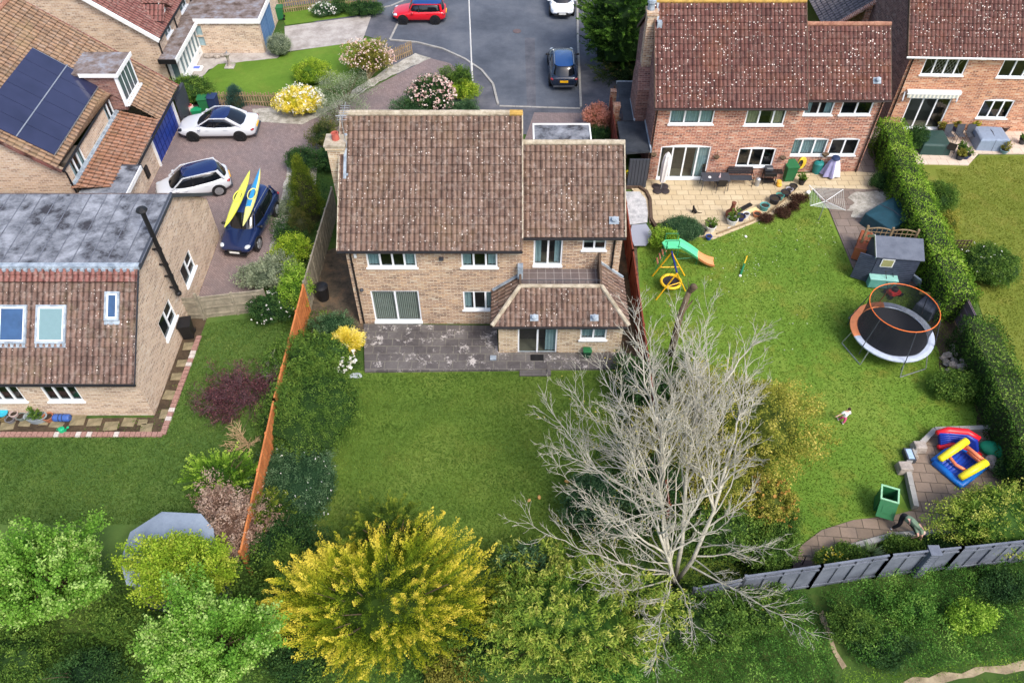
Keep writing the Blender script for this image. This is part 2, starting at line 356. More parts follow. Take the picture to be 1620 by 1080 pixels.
M['green_bin'] = plain('green_bin_plastic', (38, 104, 62), .5)
M['terracotta'] = plain('terracotta', (170, 100, 70), .8, var=.2)
M['blue_door'] = plain('blue_garage_paint', (38, 62, 140), .45)
M['stone'] = patchy('grey_stone', [(.3, (122, 112, 104)), (.6, (182, 172, 162))], 3, fine=9, ffac=.4)
# ================================================================ ground and paving
def wobble(P, amp, step=.5):
    out = []
    for i in range(len(P)):
        a = Vector(P[i]); b = Vector(P[(i+1) % len(P)]); n = max(1, int((b-a).length/step))
        for k in range(n):
            q = a.lerp(b, k/n)
            if amp: q = q+Vector((random.uniform(-amp, amp), random.uniform(-amp, amp), 0))
            out.append(q)
    return out
def patch(name, px, z, mat, label, cat, wob=0.0, h=0, step=.5, world=None):
    P = [at(x, y, z) for x, y in px] if world is None else [Vector((x, y, z)) for x, y in world]
    if wob: P = wobble(P, wob, step)
    mb = MB()
    if h: mb.prism([(p.x, p.y) for p in P], z-h, z)
    else:
        mb.poly([(p.x, p.y, z) for p in P])
        a = sum(P[i].x*P[(i+1) % len(P)].y-P[(i+1) % len(P)].x*P[i].y for i in range(len(P)))
        if a < 0: mb.f = [tuple(reversed(f)) for f in mb.f]
    return struct(name, mb, mat, label, cat)
g = MB()
g.poly([(-400, -300, -.02), (400, -300, -.02), (400, 500, -.02), (-400, 500, -.02)])
struct('ground', g, M['rough'], 'rough grassy ground between and beyond the gardens', 'ground')
patch('lawn_left', [(-400, 1000), (-400, 660), (258, 686), (318, 530), (330, 490), (470, 490), (455, 560), (400, 800), (390, 1000)], 0.0, M['lawn_left'], 'darker green lawn of the left garden', 'lawn')
patch('lawn_main', [(570, 586), (992, 583), (1008, 620), (1010, 900), (900, 960), (430, 960), (440, 700), (470, 560)], 0.0, M['lawn_main'], 'mown green lawn behind the middle house', 'lawn')
patch('lawn_right', [(1008, 395), (1045, 350), (1120, 378), (1215, 345), (1290, 296), (1312, 300), (1350, 430), (1420, 450), (1500, 470), (1560, 640), (1570, 690), (1475, 690), (1420, 770), (1440, 812), (1330, 850), (1255, 905), (1030, 930), (1010, 500)], 0.0, M['lawn_right'], 'worn lawn of the right garden with the trampoline', 'lawn')
patch('lawn_far_right', [(1450, 255), (1530, 262), (1550, 245), (2100, 245), (2300, 900), (1640, 760), (1545, 470), (1440, 330)], 0.0, M['lawn_far'], 'yellowing lawn of the far right garden', 'lawn')
patch('lawn_top', [(1150, -60), (1500, -60), (1480, 60), (1150, 60)], 0.0, M['lawn_far'], 'lawn behind the right-hand houses with the clipped dome', 'lawn')
patch('pavement', [(430, 25), (600, -160), (1060, -160), (1060, 185), (960, 210), (700, 215), (640, 130), (600, 90), (590, 60), (500, 35)], .004, M['pavement'], 'dark asphalt pavement around the end of the road', 'pavement')
RD = [(640, -160), (660, -20), (585, 18), (632, 30), (617, 64), (660, 68), (700, 78), (735, 94), (762, 112), (780, 134), (788, 166), (918, 170), (914, 60), (912, -160)]
patch('road', RD, .008, M['asphalt'], 'grey asphalt turning end of the road', 'road')
def kerbline(name, pts, label, w=.14, h=.1):
    P = [at(x, y, 0) for x, y in pts]; mb = MB()
    for a, b in zip(P, P[1:]):
        n = max(1, int((b-a).length/.9))
        for i in range(n):
            mb.beam(a.lerp(b, (i+.01)/n)+Vector((0, 0, h/2-.02)), a.lerp(b, (i+.99)/n)+Vector((0, 0, h/2-.02)), w, h)
    return struct(name, mb, M['kerb'], label, 'kerb')
kerbline('kerb_left', [(617, 64), (640, 66), (660, 68), (700, 78), (735, 94), (762, 112), (780, 134), (788, 166)], 'pale kerb curving round the left of the road end')
kerbline('kerb_end', [(790, 168), (918, 172)], 'flush kerb across the end of the road', h=.05)
kerbline('kerb_right', [(919, 170), (914, 60), (912, -120)], 'straight kerb along the right side of the road')
kerbline('kerb_driveway', [(632, 32), (617, 63)], 'short pale kerb beside the red car', h=.05)
kerbline('kerb_far', [(585, 16), (618, 10), (660, -8), (700, -60)], 'kerb of the far side behind the red car', h=.06)
patch('driveway', [(225, 270), (240, 245), (283, 175), (300, 150), (420, 168), (520, 178), (610, 128), (680, 92), (712, 100), (745, 125), (700, 185), (560, 190), (512, 230), (480, 300), (440, 400), (400, 470), (290, 470), (300, 400), (230, 330)], .012, M['paver'], 'brown block-paved driveway shared by the left houses', 'driveway', .04)
patch('driveway_middle', [(845, 178), (990, 180), (992, 250), (820, 250)], .012, M['paver'], 'block-paved parking space behind the middle house', 'driveway')
patch('gravel_strip', [(400, 172), (520, 168), (610, 110), (658, 84), (682, 92), (600, 130), (545, 165), (480, 196), (405, 192)], .02, M['gravel'], 'pale gravel strip along the picket fence', 'gravel', .08)
patch('gravel_bed', [(455, 262), (500, 262), (500, 330), (450, 420), (425, 410), (440, 330)], .02, M['gravel'], 'pale gravel bed between driveway and conifer', 'gravel', .08)
patch('concrete_drive', [(450, 42), (588, 24), (573, 66), (452, 82)], .012, M['concrete'], 'stained pale concrete drive at top left', 'driveway')
patch('front_path', [(305, 70), (420, 72), (452, 80), (430, 100), (370, 100), (330, 110), (315, 130), (285, 130)], .008, M['concrete'], 'narrow concrete path at the foot of the cream garage wall', 'path')
patch('lawn_front', [(452, 84), (560, 66), (600, 60), (600, 90), (560, 120), (500, 150), (330, 155), (322, 120), (345, 102), (400, 96), (440, 92)], .01, M['lawn_front'], 'small fresh green front lawn with the sundial', 'lawn', .05)
patch('lawn_verge', [(440, 12), (540, 0), (600, 5), (585, 22), (452, 40)], .01, M['lawn_front'], 'narrow green verge above the concrete drive', 'lawn')
patch('side_yard', [(505, 400), (545, 390), (578, 515), (560, 560), (500, 560), (480, 480)], .012, M['leaf_litter'], 'strip of earth and leaf litter beside the middle house', 'ground', .06)
patch('side_passage', [(975, 340), (1004, 340), (1022, 600), (985, 600)], .012, M['leaf_litter'], 'dark side passage right of the middle house', 'ground')
# middle house patio: a raised slab
patch('patio_middle', [(575, 512), (786, 515), (788, 556), (990, 556), (992, 582), (660, 586), (577, 587)], .12, M['slab_main'], 'dark stained slab patio with white lichen', 'patio', h=.13)
mb = MB(); a = at(822, 580, .06); b = at(866, 594, .06)
mb.box(a.x, b.x, b.y, a.y+.05, -.01, .07); mb.box(b.x+.0, b.x+.16, b.y, a.y+.05, -.01, .14)
struct('garden_step', mb, M['slab_path'], 'low concrete step from the dark patio to the lawn', 'step')
patch('patio_sandy', [(992, 285), (1350, 271), (1400, 275), (1420, 300), (1290, 297), (1218, 342), (1128, 378), (1098, 372), (1050, 352), (1028, 352), (1020, 320), (1000, 300)], .06, M['slab_sand'], 'sandy yellow slab patio behind the red brick house', 'patio', h=.07)
patch('patio_grey', [(1285, 298), (1420, 298), (1475, 370), (1478, 440), (1450, 452), (1375, 452), (1348, 420), (1312, 332)], .05, M['slab_grey'], 'grey-brown slabs around the garden shed', 'patio', h=.06)
patch('passage_right', [(1358, 200), (1402, 200), (1425, 300), (1345, 300)], .03, M['slab_grey'], 'paved gap between the two right-hand houses', 'path')
def rag(px, n=60, seed=3, amp=.14):
    random.seed(seed); return None
patch('torn_white_membrane', [(1348, 304), (1392, 302), (1408, 306), (1412, 318), (1392, 330), (1385, 342), (1346, 344), (1350, 334), (1338, 332), (1350, 322), (1342, 312)], .062, M['gravel'], 'crumbling whitish gravel and ash patch on the grey slabs', 'gravel', .09, step=.25)
patch('white_gravel_bed', [(990, 303), (1012, 303), (1022, 315), (1025, 335), (1024, 352), (992, 356)], .066, M['white_gravel'], 'white pebble bed with rounded corner beside the fence', 'gravel', 0)
kerbline('pebble_bed_edge', [(990, 298), (1010, 298), (1022, 306), (1028, 318), (1030, 350), (1040, 366)], 'curved brown edging round the white pebble bed', w=.16, h=.22)
bpy.data.objects['pebble_bed_edge'].data.materials.clear(); bpy.data.objects['pebble_bed_edge'].data.materials.append(M['dark_wood'])
patch('patio_far_right', [(1420, 205), (1720, 200), (1720, 243), (1548, 243), (1532, 261), (1446, 259)], .05, M['slab_cream'], 'cream slab patio of the far right house', 'patio', h=.06)
RP = [(1432, 742), (1445, 715), (1476, 684), (1590, 680), (1640, 700), (1660, 850), (1510, 845), (1412, 848), (1340, 868), (1308, 882), (1290, 902), (1284, 925), (1250, 925), (1252, 890), (1268, 862), (1300, 838), (1350, 822), (1412, 815), (1446, 806)]
patch('patio_round', RP, .05, M['slab_round'], 'riven brown slab patio with curving path', 'patio', h=.06)
kerbline('curved_path_edging', [(1284, 925), (1290, 902), (1308, 882), (1340, 868), (1412, 848), (1500, 843)], 'stone edging along the curved garden path', w=.22, h=.16)
kerbline('patio_stone_edging', [(1446, 806), (1432, 742), (1445, 715), (1476, 684), (1590, 680)], 'low stone edging of the bottom right patio', w=.2, h=.3)
patch('side_bed_right', [(1460, 470), (1500, 470), (1560, 600), (1590, 690), (1545, 685), (1540, 610), (1490, 590)], .008, M['soil'], 'bare soil along the foot of the right hedge', 'soil', .1)
patch('flower_bed', [(1290, 925), (1296, 900), (1340, 872), (1500, 848), (1640, 860), (1640, 880), (1400, 910)], .008, M['soil'], 'planted bed between curved path and grey fence', 'soil', .05)
# stepping-stone border round the left house
patch('border_soil', [(-60, 664), (243, 660), (346, 380), (372, 380), (318, 530), (258, 688), (-60, 690)], .006, M['soil'], 'dark soil border round the cream brick bungalow', 'soil')
mb = MB(); P = [at(-60, 688, 0), at(258, 688, 0), at(316, 532, 0)]
for a, b in zip(P, P[1:]):
    n = int((b-a).length/.23)
    for i in range(n): mb.beam(a.lerp(b, (i+.06)/n)+Vector((0, 0, .03)), a.lerp(b, (i+.94)/n)+Vector((0, 0, .03)), .24, .1+random.uniform(0, .012), random.choice((0, 0, 1)))
struct('brick_edging', mb, [plain('pinkish_brick', (150, 116, 106), .9, var=.4, scale=12), plain('whitened_brick', (190, 182, 176), .9, var=.3, scale=12)], 'row of whitened bricks edging the border of the left lawn', 'edging')
stone_m = patchy('mossy_stepping_stone', [(.3, (104, 98, 76)), (.6, (148, 136, 108))], 2, fine=12, ffac=.4)
k = -1; _o = 'first second third fourth fifth sixth seventh eighth ninth tenth eleventh twelfth thirteenth fourteenth fifteenth sixteenth'.split()
SSX = [124, 150, 176, 204, 232, 90, 12, 40, 70, 262, 268, 280, 288, 298, 226]; SSY = [664, 668, 674, 668, 677, 672, 674, 670, 668, 655, 625, 596, 575, 548, 668]
SSL = []
for x_, y_ in zip(SSX, SSY):
    if y_ > 660: SSL.append('mossy stepping stone below the bungalow front wall, %s from the left' % _o[sorted(q for q, w in zip(SSX, SSY) if w > 660).index(x_)])
    else: SSL.append('mossy stepping stone beside the bungalow side wall, %s from the bottom' % _o[sorted([w for w in SSY if w <= 660], reverse=True).index(y_)])
for (x, y, w, h) in [(124, 664, .62, .6), (150, 668, .6, .4), (176, 674, .6, .45), (204, 668, .55, .45), (232, 677, .5, .45), (90, 672, .6, .3), (12, 674, .6, .4), (40, 670, .5, .3), (70, 668, .4, .3), (262, 655, .45, .5), (268, 625, .5, .5), (280, 596, .5, .4), (288, 575, .45, .4), (298, 548, .45, .45), (226, 668, .4, .3)]:
    c = at(x, y, 0); mb = MB(); mb.box(-w/2, w/2, -h/2, h/2, 0, .035); k += 1
    o = mk('stepping_stone', mb, stone_m, bevel=.01); o.location = (c.x, c.y, .006); o.rotation_euler[2] = random.uniform(-.12, .12)
    tag(o, SSL[k], 'paving stone', 'stepping stones in the left border')
# bottom edge: trodden paths
patch('dirt_path', [(1385, 1090), (1450, 1074), (1540, 1058), (1640, 1044), (1640, 1056), (1540, 1070), (1470, 1088)], .006, M['dirt'], 'pale trodden dirt path at the bottom right corner', 'path', .1)
patch('dirt_track', [(1295, 968), (1304, 966), (1315, 1000), (1326, 1030), (1338, 1054), (1331, 1056), (1318, 1028), (1308, 1000), (1300, 984)], .006, M['dirt'], 'thin worn track through the undergrowth', 'path', .05)
patch('road_patch', [(700, 120), (735, 118), (742, 150), (712, 152)], .012, M['pavement'], 'square darker repair patch in the road end', 'road patch')
patch('road_patch', [(830, 60), (846, 60), (848, 175), (834, 175)], .013, M['pavement'], 'long narrow trench repair down the middle of the road', 'road patch')
for x, y, lb in ((818, 50, 'round iron cover in the road above the lamp post foot'), (712, 118, 'small square iron cover in the pavement by the lamp post')):
    p = at(x, y, 0); mb = MB(); mb.lathe([(.3, .0), (.3, .02), (.26, .022), (.01, .02)], (0, 0, 0), 16); o = mk('drain_cover', mb, plain('worn_iron', (96, 82, 82), .6, var=.3, scale=20), None); o.location = (p.x, p.y, .014); tag(o, lb, 'drain cover')
# ================================================================ building helpers
def wall(mb, p0, p1, z0, z1, ops=(), mat=0, reveal=.1, rmat=None):
    "outside face of a wall from p0 to p1 (outside on the right hand) with openings (u0,u1,z0,z1)"
    p0 = Vector((p0[0], p0[1], 0)); p1 = Vector((p1[0], p1[1], 0)); L = (p1-p0).length; t = (p1-p0)/L; n = Vector((t.y, -t.x, 0))
    us = sorted({0, L, *[o[0] for o in ops], *[o[1] for o in ops]}); zs = sorted({z0, z1, *[o[2] for o in ops], *[o[3] for o in ops]})
    Q = lambda u, z, d=0: tuple(p0+t*u-n*d+Vector((0, 0, z)))
    for i in range(len(us)-1):
        for j in range(len(zs)-1):
            uc = (us[i]+us[i+1])/2; zc = (zs[j]+zs[j+1])/2
            if any(o[0] < uc < o[1] and o[2] < zc < o[3] for o in ops): continue
            mb.poly([Q(us[i], zs[j]), Q(us[i+1], zs[j]), Q(us[i+1], zs[j+1]), Q(us[i], zs[j+1])], mat)
    rm = mat if rmat is None else rmat
    for a, b, c, d in ops:
        mb.poly([Q(a, c), Q(b, c), Q(b, c, reveal), Q(a, c, reveal)], rm)
        mb.poly([Q(b, d), Q(a, d), Q(a, d, reveal), Q(b, d, reveal)], rm)
        mb.poly([Q(a, d), Q(a, c), Q(a, c, reveal), Q(a, d, reveal)], rm)
        mb.poly([Q(b, c), Q(b, d), Q(b, d, reveal), Q(b, c, reveal)], rm)
def window(root, p0, p1, u0, u1, z0, z1, bars=(), curt=None, door=False, name=None, glass='glass', fr=.07, room='room', arch=0, transom=(), cm=None, label=None):
    "white framed window set in a wall; root is unrotated or p0/p1 are in its local frame"
    p0 = Vector((p0[0], p0[1], 0)); p1 = Vector((p1[0], p1[1], 0)); t = (p1-p0).normalized(); n = Vector((t.y, -t.x, 0))
    X = Matrix(((t.x, -n.x, 0, p0.x), (t.y, -n.y, 0, p0.y), (0, 0, 1, 0), (0, 0, 0, 1)))
    f = MB(X); d0, d1 = .03, .1; w = u1-u0; h = z1-z0
    f.box(u0, u1, d0, d1, z0, z0+fr); f.box(u0, u1, d0, d1, z1-fr, z1)
    f.box(u0, u0+fr, d0, d1, z0+fr, z1-fr); f.box(u1-fr, u1, d0, d1, z0+fr, z1-fr)
    for q in bars: f.box(u0+w*q-fr*.6, u0+w*q+fr*.6, d0-.004, d1, z0+fr, z1-fr)
    for (a, b, q) in transom: f.box(u0+w*a, u0+w*b, d0+.003, d1-.01, z0+h*q-.03, z0+h*q+.03)
    if arch:
        N = 10; pts = [(u0+w*i/N, z1+arch*math.sin(math.pi*i/N)) for i in range(N+1)]
        for i in range(N): f.add([(pts[i][0], -.006, z1-.02), (pts[i+1][0], -.006, z1-.02), (pts[i+1][0], -.006, pts[i+1][1]), (pts[i][0], -.006, pts[i][1])], [(0, 1, 2, 3)])
    fo = mk(name or ('patio_door' if door else 'window'), f, M['upvc'], root)
    if label: fo['label'] = label
    g_ = MB(X); g_.poly([(u0+fr, .065, z0+fr), (u1-fr, .065, z0+fr), (u1-fr, .065, z1-fr), (u0+fr, .065, z1-fr)]); mk('pane', g_, M[glass], fo)
    s_ = MB(X)
    if not door: s_.box(u0-.06, u1+.06, -.08, d0+.01, z0-.05, z0+.012)
    else: s_.box(u0-.03, u1+.03, -.1, d0+.01, z0-.07, z0+.01)
    mk('sill', s_, M['upvc'], fo)
    D = .9; r_ = MB(X); y0 = d1+.005
    r_.poly([(u0, D, z0), (u1, D, z0), (u1, D, z1), (u0, D, z1)]); r_.poly([(u0, y0, z0), (u1, y0, z0), (u1, D, z0), (u0, D, z0)], 1)
    r_.poly([(u0, y0, z1), (u0, D, z1), (u1, D, z1), (u1, y0, z1)]); r_.poly([(u0, y0, z0), (u0, D, z0), (u0, D, z1), (u0, y0, z1)]); r_.poly([(u1, y0, z0), (u1, y0, z1), (u1, D, z1), (u1, D, z0)])
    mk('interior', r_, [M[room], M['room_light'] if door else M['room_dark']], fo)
    if curt:
        c = MB(X); spans = {'sides': [(0, .24), (.76, 1)], 'wide': [(0, .34), (.66, 1)], 'full': [(0, 1)], 'slats': [(0, 1)], 'right': [(.72, 1)], 'left': [(0, .28)], 'blind': [(0, 1)]}[curt]
        for a, b in spans:
            A = u0+fr+(w-2*fr)*a; B = u0+fr+(w-2*fr)*b
            if curt == 'blind':
                c.poly([(A, .14, z0+h*.35), (B, .14, z0+h*.35), (B, .14, z1-fr), (A, .14, z1-fr)]); continue
            st = .09 if curt == 'slats' else .07; k = max(2, int((B-A)/st)); last = None
            for i in range(k+1):
                u = A+(B-A)*i/k; y = .15+(.045 if i % 2 else 0)
                if curt == 'slats':
                    if i < k: c.poly([(u, .14, z0+fr), (u+st*.62, .19, z0+fr), (u+st*.62, .19, z1-fr), (u, .14, z1-fr)])
                elif last: c.poly([(last[0], last[1], z0+fr), (u, y, z0+fr), (u, y, z1-fr), (last[0], last[1], z1-fr)])
                last = (u, y)
        mk('curtain' if curt not in ('slats', 'blind') else 'blind', c, M[cm or ('blind' if curt in ('slats', 'blind') else 'curtain')], fo)
    return fo
def tile_roof(O, U, V, vlen, ua, ub, tw=.245, gauge=.37, amp=.032, res=8, phase=0, flip=False):
    """wavy pantile courses; O origin at the eave, U along the eave, V up the slope (unit vectors);
    ua(v), ub(v) the left and right ends at slope distance v. Returns arrays for npmesh."""
    O = np.array(O, float); U = np.array(U, float); V = np.array(V, float); N = np.cross(U, V)
    if N[2] < 0: N = -N
    nc = int(round(vlen/gauge)); gauge = vlen/nc; VV = []; FF = []; UV = []; o = 0
    lo = min(ua(0), ua(vlen)); hi = max(ub(0), ub(vlen)); k = int((hi-lo)/tw*res)+1; us = lo+np.arange(k+1)*tw/res
    for j in range(nc):
        v0 = j*gauge-.03; v1 = (j+1)*gauge
        rows = []
        for (v, lift) in ((v0, .004), (v0, .042), (v1, .004)):
            u = np.clip(us, ua(max(v, 0)), ub(max(v, 0)))
            ph = (us/tw+phase) % 1; hgt = amp*np.clip(.5+.62*np.cos(2*np.pi*ph), 0, 1)
            rows.append(O+np.outer(u, U)+V*v+np.outer(hgt*(1 if lift > .01 or v == v1 else .9)+lift, N)); UV.append(np.stack([us/tw+phase, np.full(k+1, j+.02 if v != v1 else j+.97)], 1))
        VV += rows
        i = np.arange(k); good = (np.abs(rows[0][1:]-rows[0][:-1]).sum(1) > 1e-4) | (np.abs(rows[2][1:]-rows[2][:-1]).sum(1) > 1e-4)
        i = i[good]; a = o; b = o+k+1; c = o+2*(k+1)
        FF.append(np.stack([a+i, a+i+1, b+i+1, b+i], 1)); FF.append(np.stack([b+i, b+i+1, c+i+1, c+i], 1)); o += 3*(k+1)
    return np.concatenate(VV), np.concatenate(FF), np.concatenate(UV)
def roof_obj(name, parts, mat, parent, world=True, label=None):
    Vs = []; Fs = []; Us = []; o = 0
    for v, f, u in parts: Vs.append(v); Fs.append(f+o); Us.append(u+np.array([o*.37 % 97, 0]).round()); o += len(v)
    V = np.concatenate(Vs)
    if world and parent is not None:
        p = parent; L = np.zeros(3)
        while p is not None: L += np.array(p.location); p = p.parent
        V = V-L
    me = npmesh(name, V, np.concatenate(Fs), mat, uv=np.concatenate(Us)); o_ = link(name, me, parent)
    if label: o_['label'] = label
    return o_
def ridge(parent, name, a, b, mat, r=.13, seg=.42):
    a = Vector(a); b = Vector(b); n = max(1, int((b-a).length/seg)); mb = MB()
    for i in range(n):
        p = a.lerp(b, i/n); q = a.lerp(b, (i+1.04)/n if i < n-1 else 1); rr = r*random.uniform(.95, 1.08)
        mb.tube([p, q], [rr, rr*.93], n=8)
    return mk(name, mb, M[mat], parent, world=True, smooth=False)
def gutter(parent, a, b, mat='gutter', r=.06):
    mb = MB(); a = Vector(a); b = Vector(b); mb.tube([a, b], r, n=8)
    return mk('gutter', mb, M[mat], parent, world=True)
def downpipe(parent, pts, mat='gutter', r=.045):
    mb = MB(); mb.tube(pts, r, n=8)
    p = Vector(pts[-1])
    for i in range(3):
        q = Vector(pts[-2]).lerp(p, (i+.5)/3); mb.tube([q-Vector((0, 0, .04)), q+Vector((0, 0, .04))], r*1.35, n=8)
    return mk('downpipe', mb, M[mat], parent, world=True)
def roofvent(parent, loc, slope, mat='lead', w=.42):
    mb = MB(Matrix.Translation(loc) @ Matrix.Rotation(slope, 4, 'X'))
    mb.box(-w/2, w/2, -w*.4, w*.4, .05, .075); mb.lathe([(.09, .07), (.09, .2), (.12, .2), (.12, .26), (.03, .3)], (0, .02, 0), 10)
    return mk('roof_vent', mb, M[mat], parent, world=True)
# ================================================================ the middle house
H = thing('detached_house', 'buff brick house in the middle with brown tiled roofs and a low hipped extension', 'house', (-3.4, 28, 0))
EZ, PT = 5.0, .70
RY, RZ = 30.55, 8.5
mb = MB()
fr_ops = [(.86, 3.05, 3.68, 4.85), (5.03, 6.62, 3.68, 4.85), (.75, 2.98, .18, 2.22), (5.0, 6.4, .97, 2.18)]
P0, P1 = (-7.26, 25.9), (.42, 25.9)
wall(mb, P0, P1, 0, 5.2, fr_ops)
wall(mb, (.42, 25.9), (.42, 26.75), 2.3, 5.2)
W0, W1 = (.42, 26.75), (4.9, 26.75)
wing_ops = [(.55, 1.85, 3.02, 4.9), (2.72, 3.78, 3.95, 4.9)]
wall(mb, W0, W1, 0, 5.2, wing_ops)
wall(mb, (4.9, 26.75), (4.9, 32.9), 0, 5.0)
wall(mb, (4.9, 32.9), (.42, 32.9), 0, 5.0); wall(mb, (.42, 35.2), (-7.26, 35.2), 0, 5.0); wall(mb, (-7.26, 35.2), (-7.26, 25.9), 0, 5.0)
mb.poly([(-7.26, 35.2, 5), (-7.26, 25.9, 5), (-7.26, 30.55, 8.35)]); mb.poly([(.42, 25.9, 5), (.42, 35.2, 5), (.42, 30.55, 8.35)])
mb.poly([(4.9, 26.75, 5), (4.9, 32.9, 5), (4.9, 29.8, 7.35)])
mk('wall', mb, M['brick_main'], H, world=True)
def shifted(root):  # windows take local coordinates
    x, y = root.location.x, root.location.y
    return lambda p: (p[0]-x, p[1]-y)
L_ = shifted(H)
window(H, L_(P0), L_(P1), *fr_ops[0], bars=(.27, .52, .76), curt='sides')
window(H, L_(P0), L_(P1), *fr_ops[1], bars=(.34, .68), curt='sides')
window(H, L_(P0), L_(P1), *fr_ops[2], bars=(.5,), curt='slats', door=True)
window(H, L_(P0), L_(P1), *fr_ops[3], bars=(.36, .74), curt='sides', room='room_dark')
window(H, L_(W0), L_(W1), *wing_ops[0], bars=(.5,), curt='sides', door=True, name='balcony_door')
window(H, L_(W0), L_(W1), *wing_ops[1], bars=(.5,), curt='blind')
c35 = math.cos(math.atan(PT)); s35 = math.sin(math.atan(PT))
vl = math.hypot(RY-25.55, RZ-5.0)
Vn = (0, (RY-25.55)/vl, (RZ-5.0)/vl); Vb = (0, -Vn[1], Vn[2])
wl_ = math.hypot(29.8-26.42, 7.5-5.0); Wn = (0, (29.8-26.42)/wl_, 2.5/wl_); Wb = (0, -Wn[1], Wn[2])
roof_obj('roof', [tile_roof((-7.5, 25.55, 5.0), (1, 0, 0), Vn, vl, lambda v: 0, lambda v: 7.95, tw=.228),
                  tile_roof((-7.5, 35.55, 5.0), (1, 0, 0), Vb, vl, lambda v: 0, lambda v: 7.95, tw=.228)], M['tile_main'], H)
roof_obj('wing_roof', [tile_roof((.45, 26.42, 5.0), (1, 0, 0), Wn, wl_, lambda v: 0, lambda v: 4.5, tw=.228),
                       tile_roof((.45, 33.18, 5.0), (1, 0, 0), Wb, wl_, lambda v: 0, lambda v: 4.5, tw=.228)], M['tile_main'], H)
ridge(H, 'ridge_tiles', (-7.52, RY, RZ+.03), (-.1, RY, RZ+.03), 'mortar', .14); ridge(H, 'ridge_tiles', (-.1, RY, RZ+.035), (.47, RY, RZ+.035), 'mortar_gold', .14)
ridge(H, 'ridge_tiles', (.45, 29.8, 7.54), (4.98, 29.8, 7.54), 'mortar', .13)
mb = MB()
for x, (y0, z0, y1, z1) in ((-7.5, (25.55, 5, RY, RZ)), (.46, (26.0, 5.3, RY, RZ)), (4.96, (26.42, 5, 29.8, 7.5))):
    mb = MB(); mb.beam((x, y0, z0-.02), (x, y1, z1-.02), .05, .16); mb.beam((x, 2*y1-y0, z0-.02), (x, y1, z1-.02), .05, .16); mk('verge', mb, M['mortar'], H, world=True)
mb = MB(); mb.box(-7.5, .45, 25.6, 25.95, 4.86, 4.97); mb.box(.45, 4.95, 26.46, 26.8, 4.86, 4.97); mk('soffit', mb, M['dark_wood'], H, world=True)
gutter(H, (-7.5, 25.5, 4.93), (.46, 25.5, 4.93)); gutter(H, (.5, 26.37, 4.93), (4.98, 26.37, 4.93))
downpipe(H, [(-7.05, 25.5, 4.9), (-7.05, 25.82, 4.7), (-7.05, 25.83, .05)]); downpipe(H, [(4.55, 26.4, 4.9), (4.55, 26.68, 4.7), (4.55, 26.68, 2.9)])
roofvent(H, (4.45, 27.0, 5.43), math.atan(PT))
# chimney on the left gable
mb = MB(); mb.box(-8.0, -7.27, 29.0, 29.7, 0, 7.7); mb.box(-8.06, -7.21, 28.94, 29.76, 7.7, 7.88); mb.box(-8.1, -7.17, 28.9, 29.8, 7.88, 7.98, 1)
ch = mk('chimney', mb, [M['brick_ext'], M['mortar']], H, world=True)
mb = MB(); mb.lathe([(.17, 0), (.15, .3), (.17, .32), (.12, .32), (.1, .02)], (-7.63, 29.4, 7.97), 14); mk('chimney_pot', mb, plain('red_clay_pot', (176, 92, 78), .8), ch, world=True)
mb = MB(); mb.box(-7.27, -7.1, 28.2, 29.9, 6.93, 6.98); mb.beam((-7.24, 28.1, 6.85), (-7.24, 29.75, 8.02), .12, .05); mb.beam((-7.5, 28.95, 7.1), (-7.2, 28.95, 7.1), .1, .5); mk('flashing', mb, M['lead'], ch, world=True)
mb = MB(); mb.tube([(-7.18, 29.2, 7.5), (-7.18, 29.2, 9.3)], .022, 6); mb.tube([(-7.4, 29.2, 9.25), (-6.95, 29.2, 9.25)], .02, 6); mb.tube([(-7.18, 29.2, 9.0), (-7.18, 30.5, 9.1)], .014, 6)
for i in range(7): mb.tube([(-7.38, 29.25+i*.18, 9.03), (-6.98, 29.25+i*.18, 9.03)], .01, 5)
mk('aerial', mb, M['steel'], ch, world=True)
mb = MB(); mb.box(-6.9, -6.78, 25.78, 25.9, 4.35, 4.58); mk('alarm_box', mb, M['white'], H, world=True, bevel=.01)
mb = MB(); mb.box(-3.2, -3.0, 25.75, 25.9, 4.2, 4.32); mk('flood_light', mb, M['dark_grey'], H, world=True, bevel=.01)
mb = MB(); mb.lathe([(.05, 0), (.09, .03), (.09, .1), (.02, .14)], (-6.85, 25.8, 2.3), 8); mk('wall_light', mb, M['dark_grey'], H, world=True)
# extension with hipped roof and roof terrace
E0, E1 = (-.61, 23.99), (4.97, 23.99)
ex_ops = [(.87, 2.66, .05, 2.05), (3.68, 4.87, 1.0, 2.05)]
mb = MB(); wall(mb, E0, E1, 0, 2.3, ex_ops); wall(mb, (4.97, 23.99), (4.97, 26.75), 0, 2.3); wall(mb, (-.61, 25.9), (-.61, 23.99), 0, 2.3)
mk('extension_wall', mb, M['brick_ext'], H, world=True)
window(H, L_(E0), L_(E1), *ex_ops[0], bars=(.5,), curt='right', door=True)
window(H, L_(E0), L_(E1), *ex_ops[1], bars=(.5,), curt='full')
zt, yt = 3.2, 25.2; xl, xr = .37, 3.95; y0e = 23.72
vl2 = math.hypot(yt-y0e, zt-2.2); Ve = (0, (yt-y0e)/vl2, (zt-2.2)/vl2); x0e, x1e = -.88, 5.14
parts = [tile_roof((x0e, y0e, 2.2), (1, 0, 0), Ve, vl2, lambda v: (xl-x0e)*v/vl2, lambda v: (x1e-x0e)-(x1e-xr)*v/vl2, tw=.228)]
sl_ = math.hypot(xl-x0e, zt-2.2); Vl = ((xl-x0e)/sl_, 0, (zt-2.2)/sl_)
parts.append(tile_roof((x0e, 25.88, 2.2), (0, -1, 0), Vl, sl_, lambda v: 0, lambda v: (25.88-y0e)-(yt-y0e)*v/sl_, tw=.228))
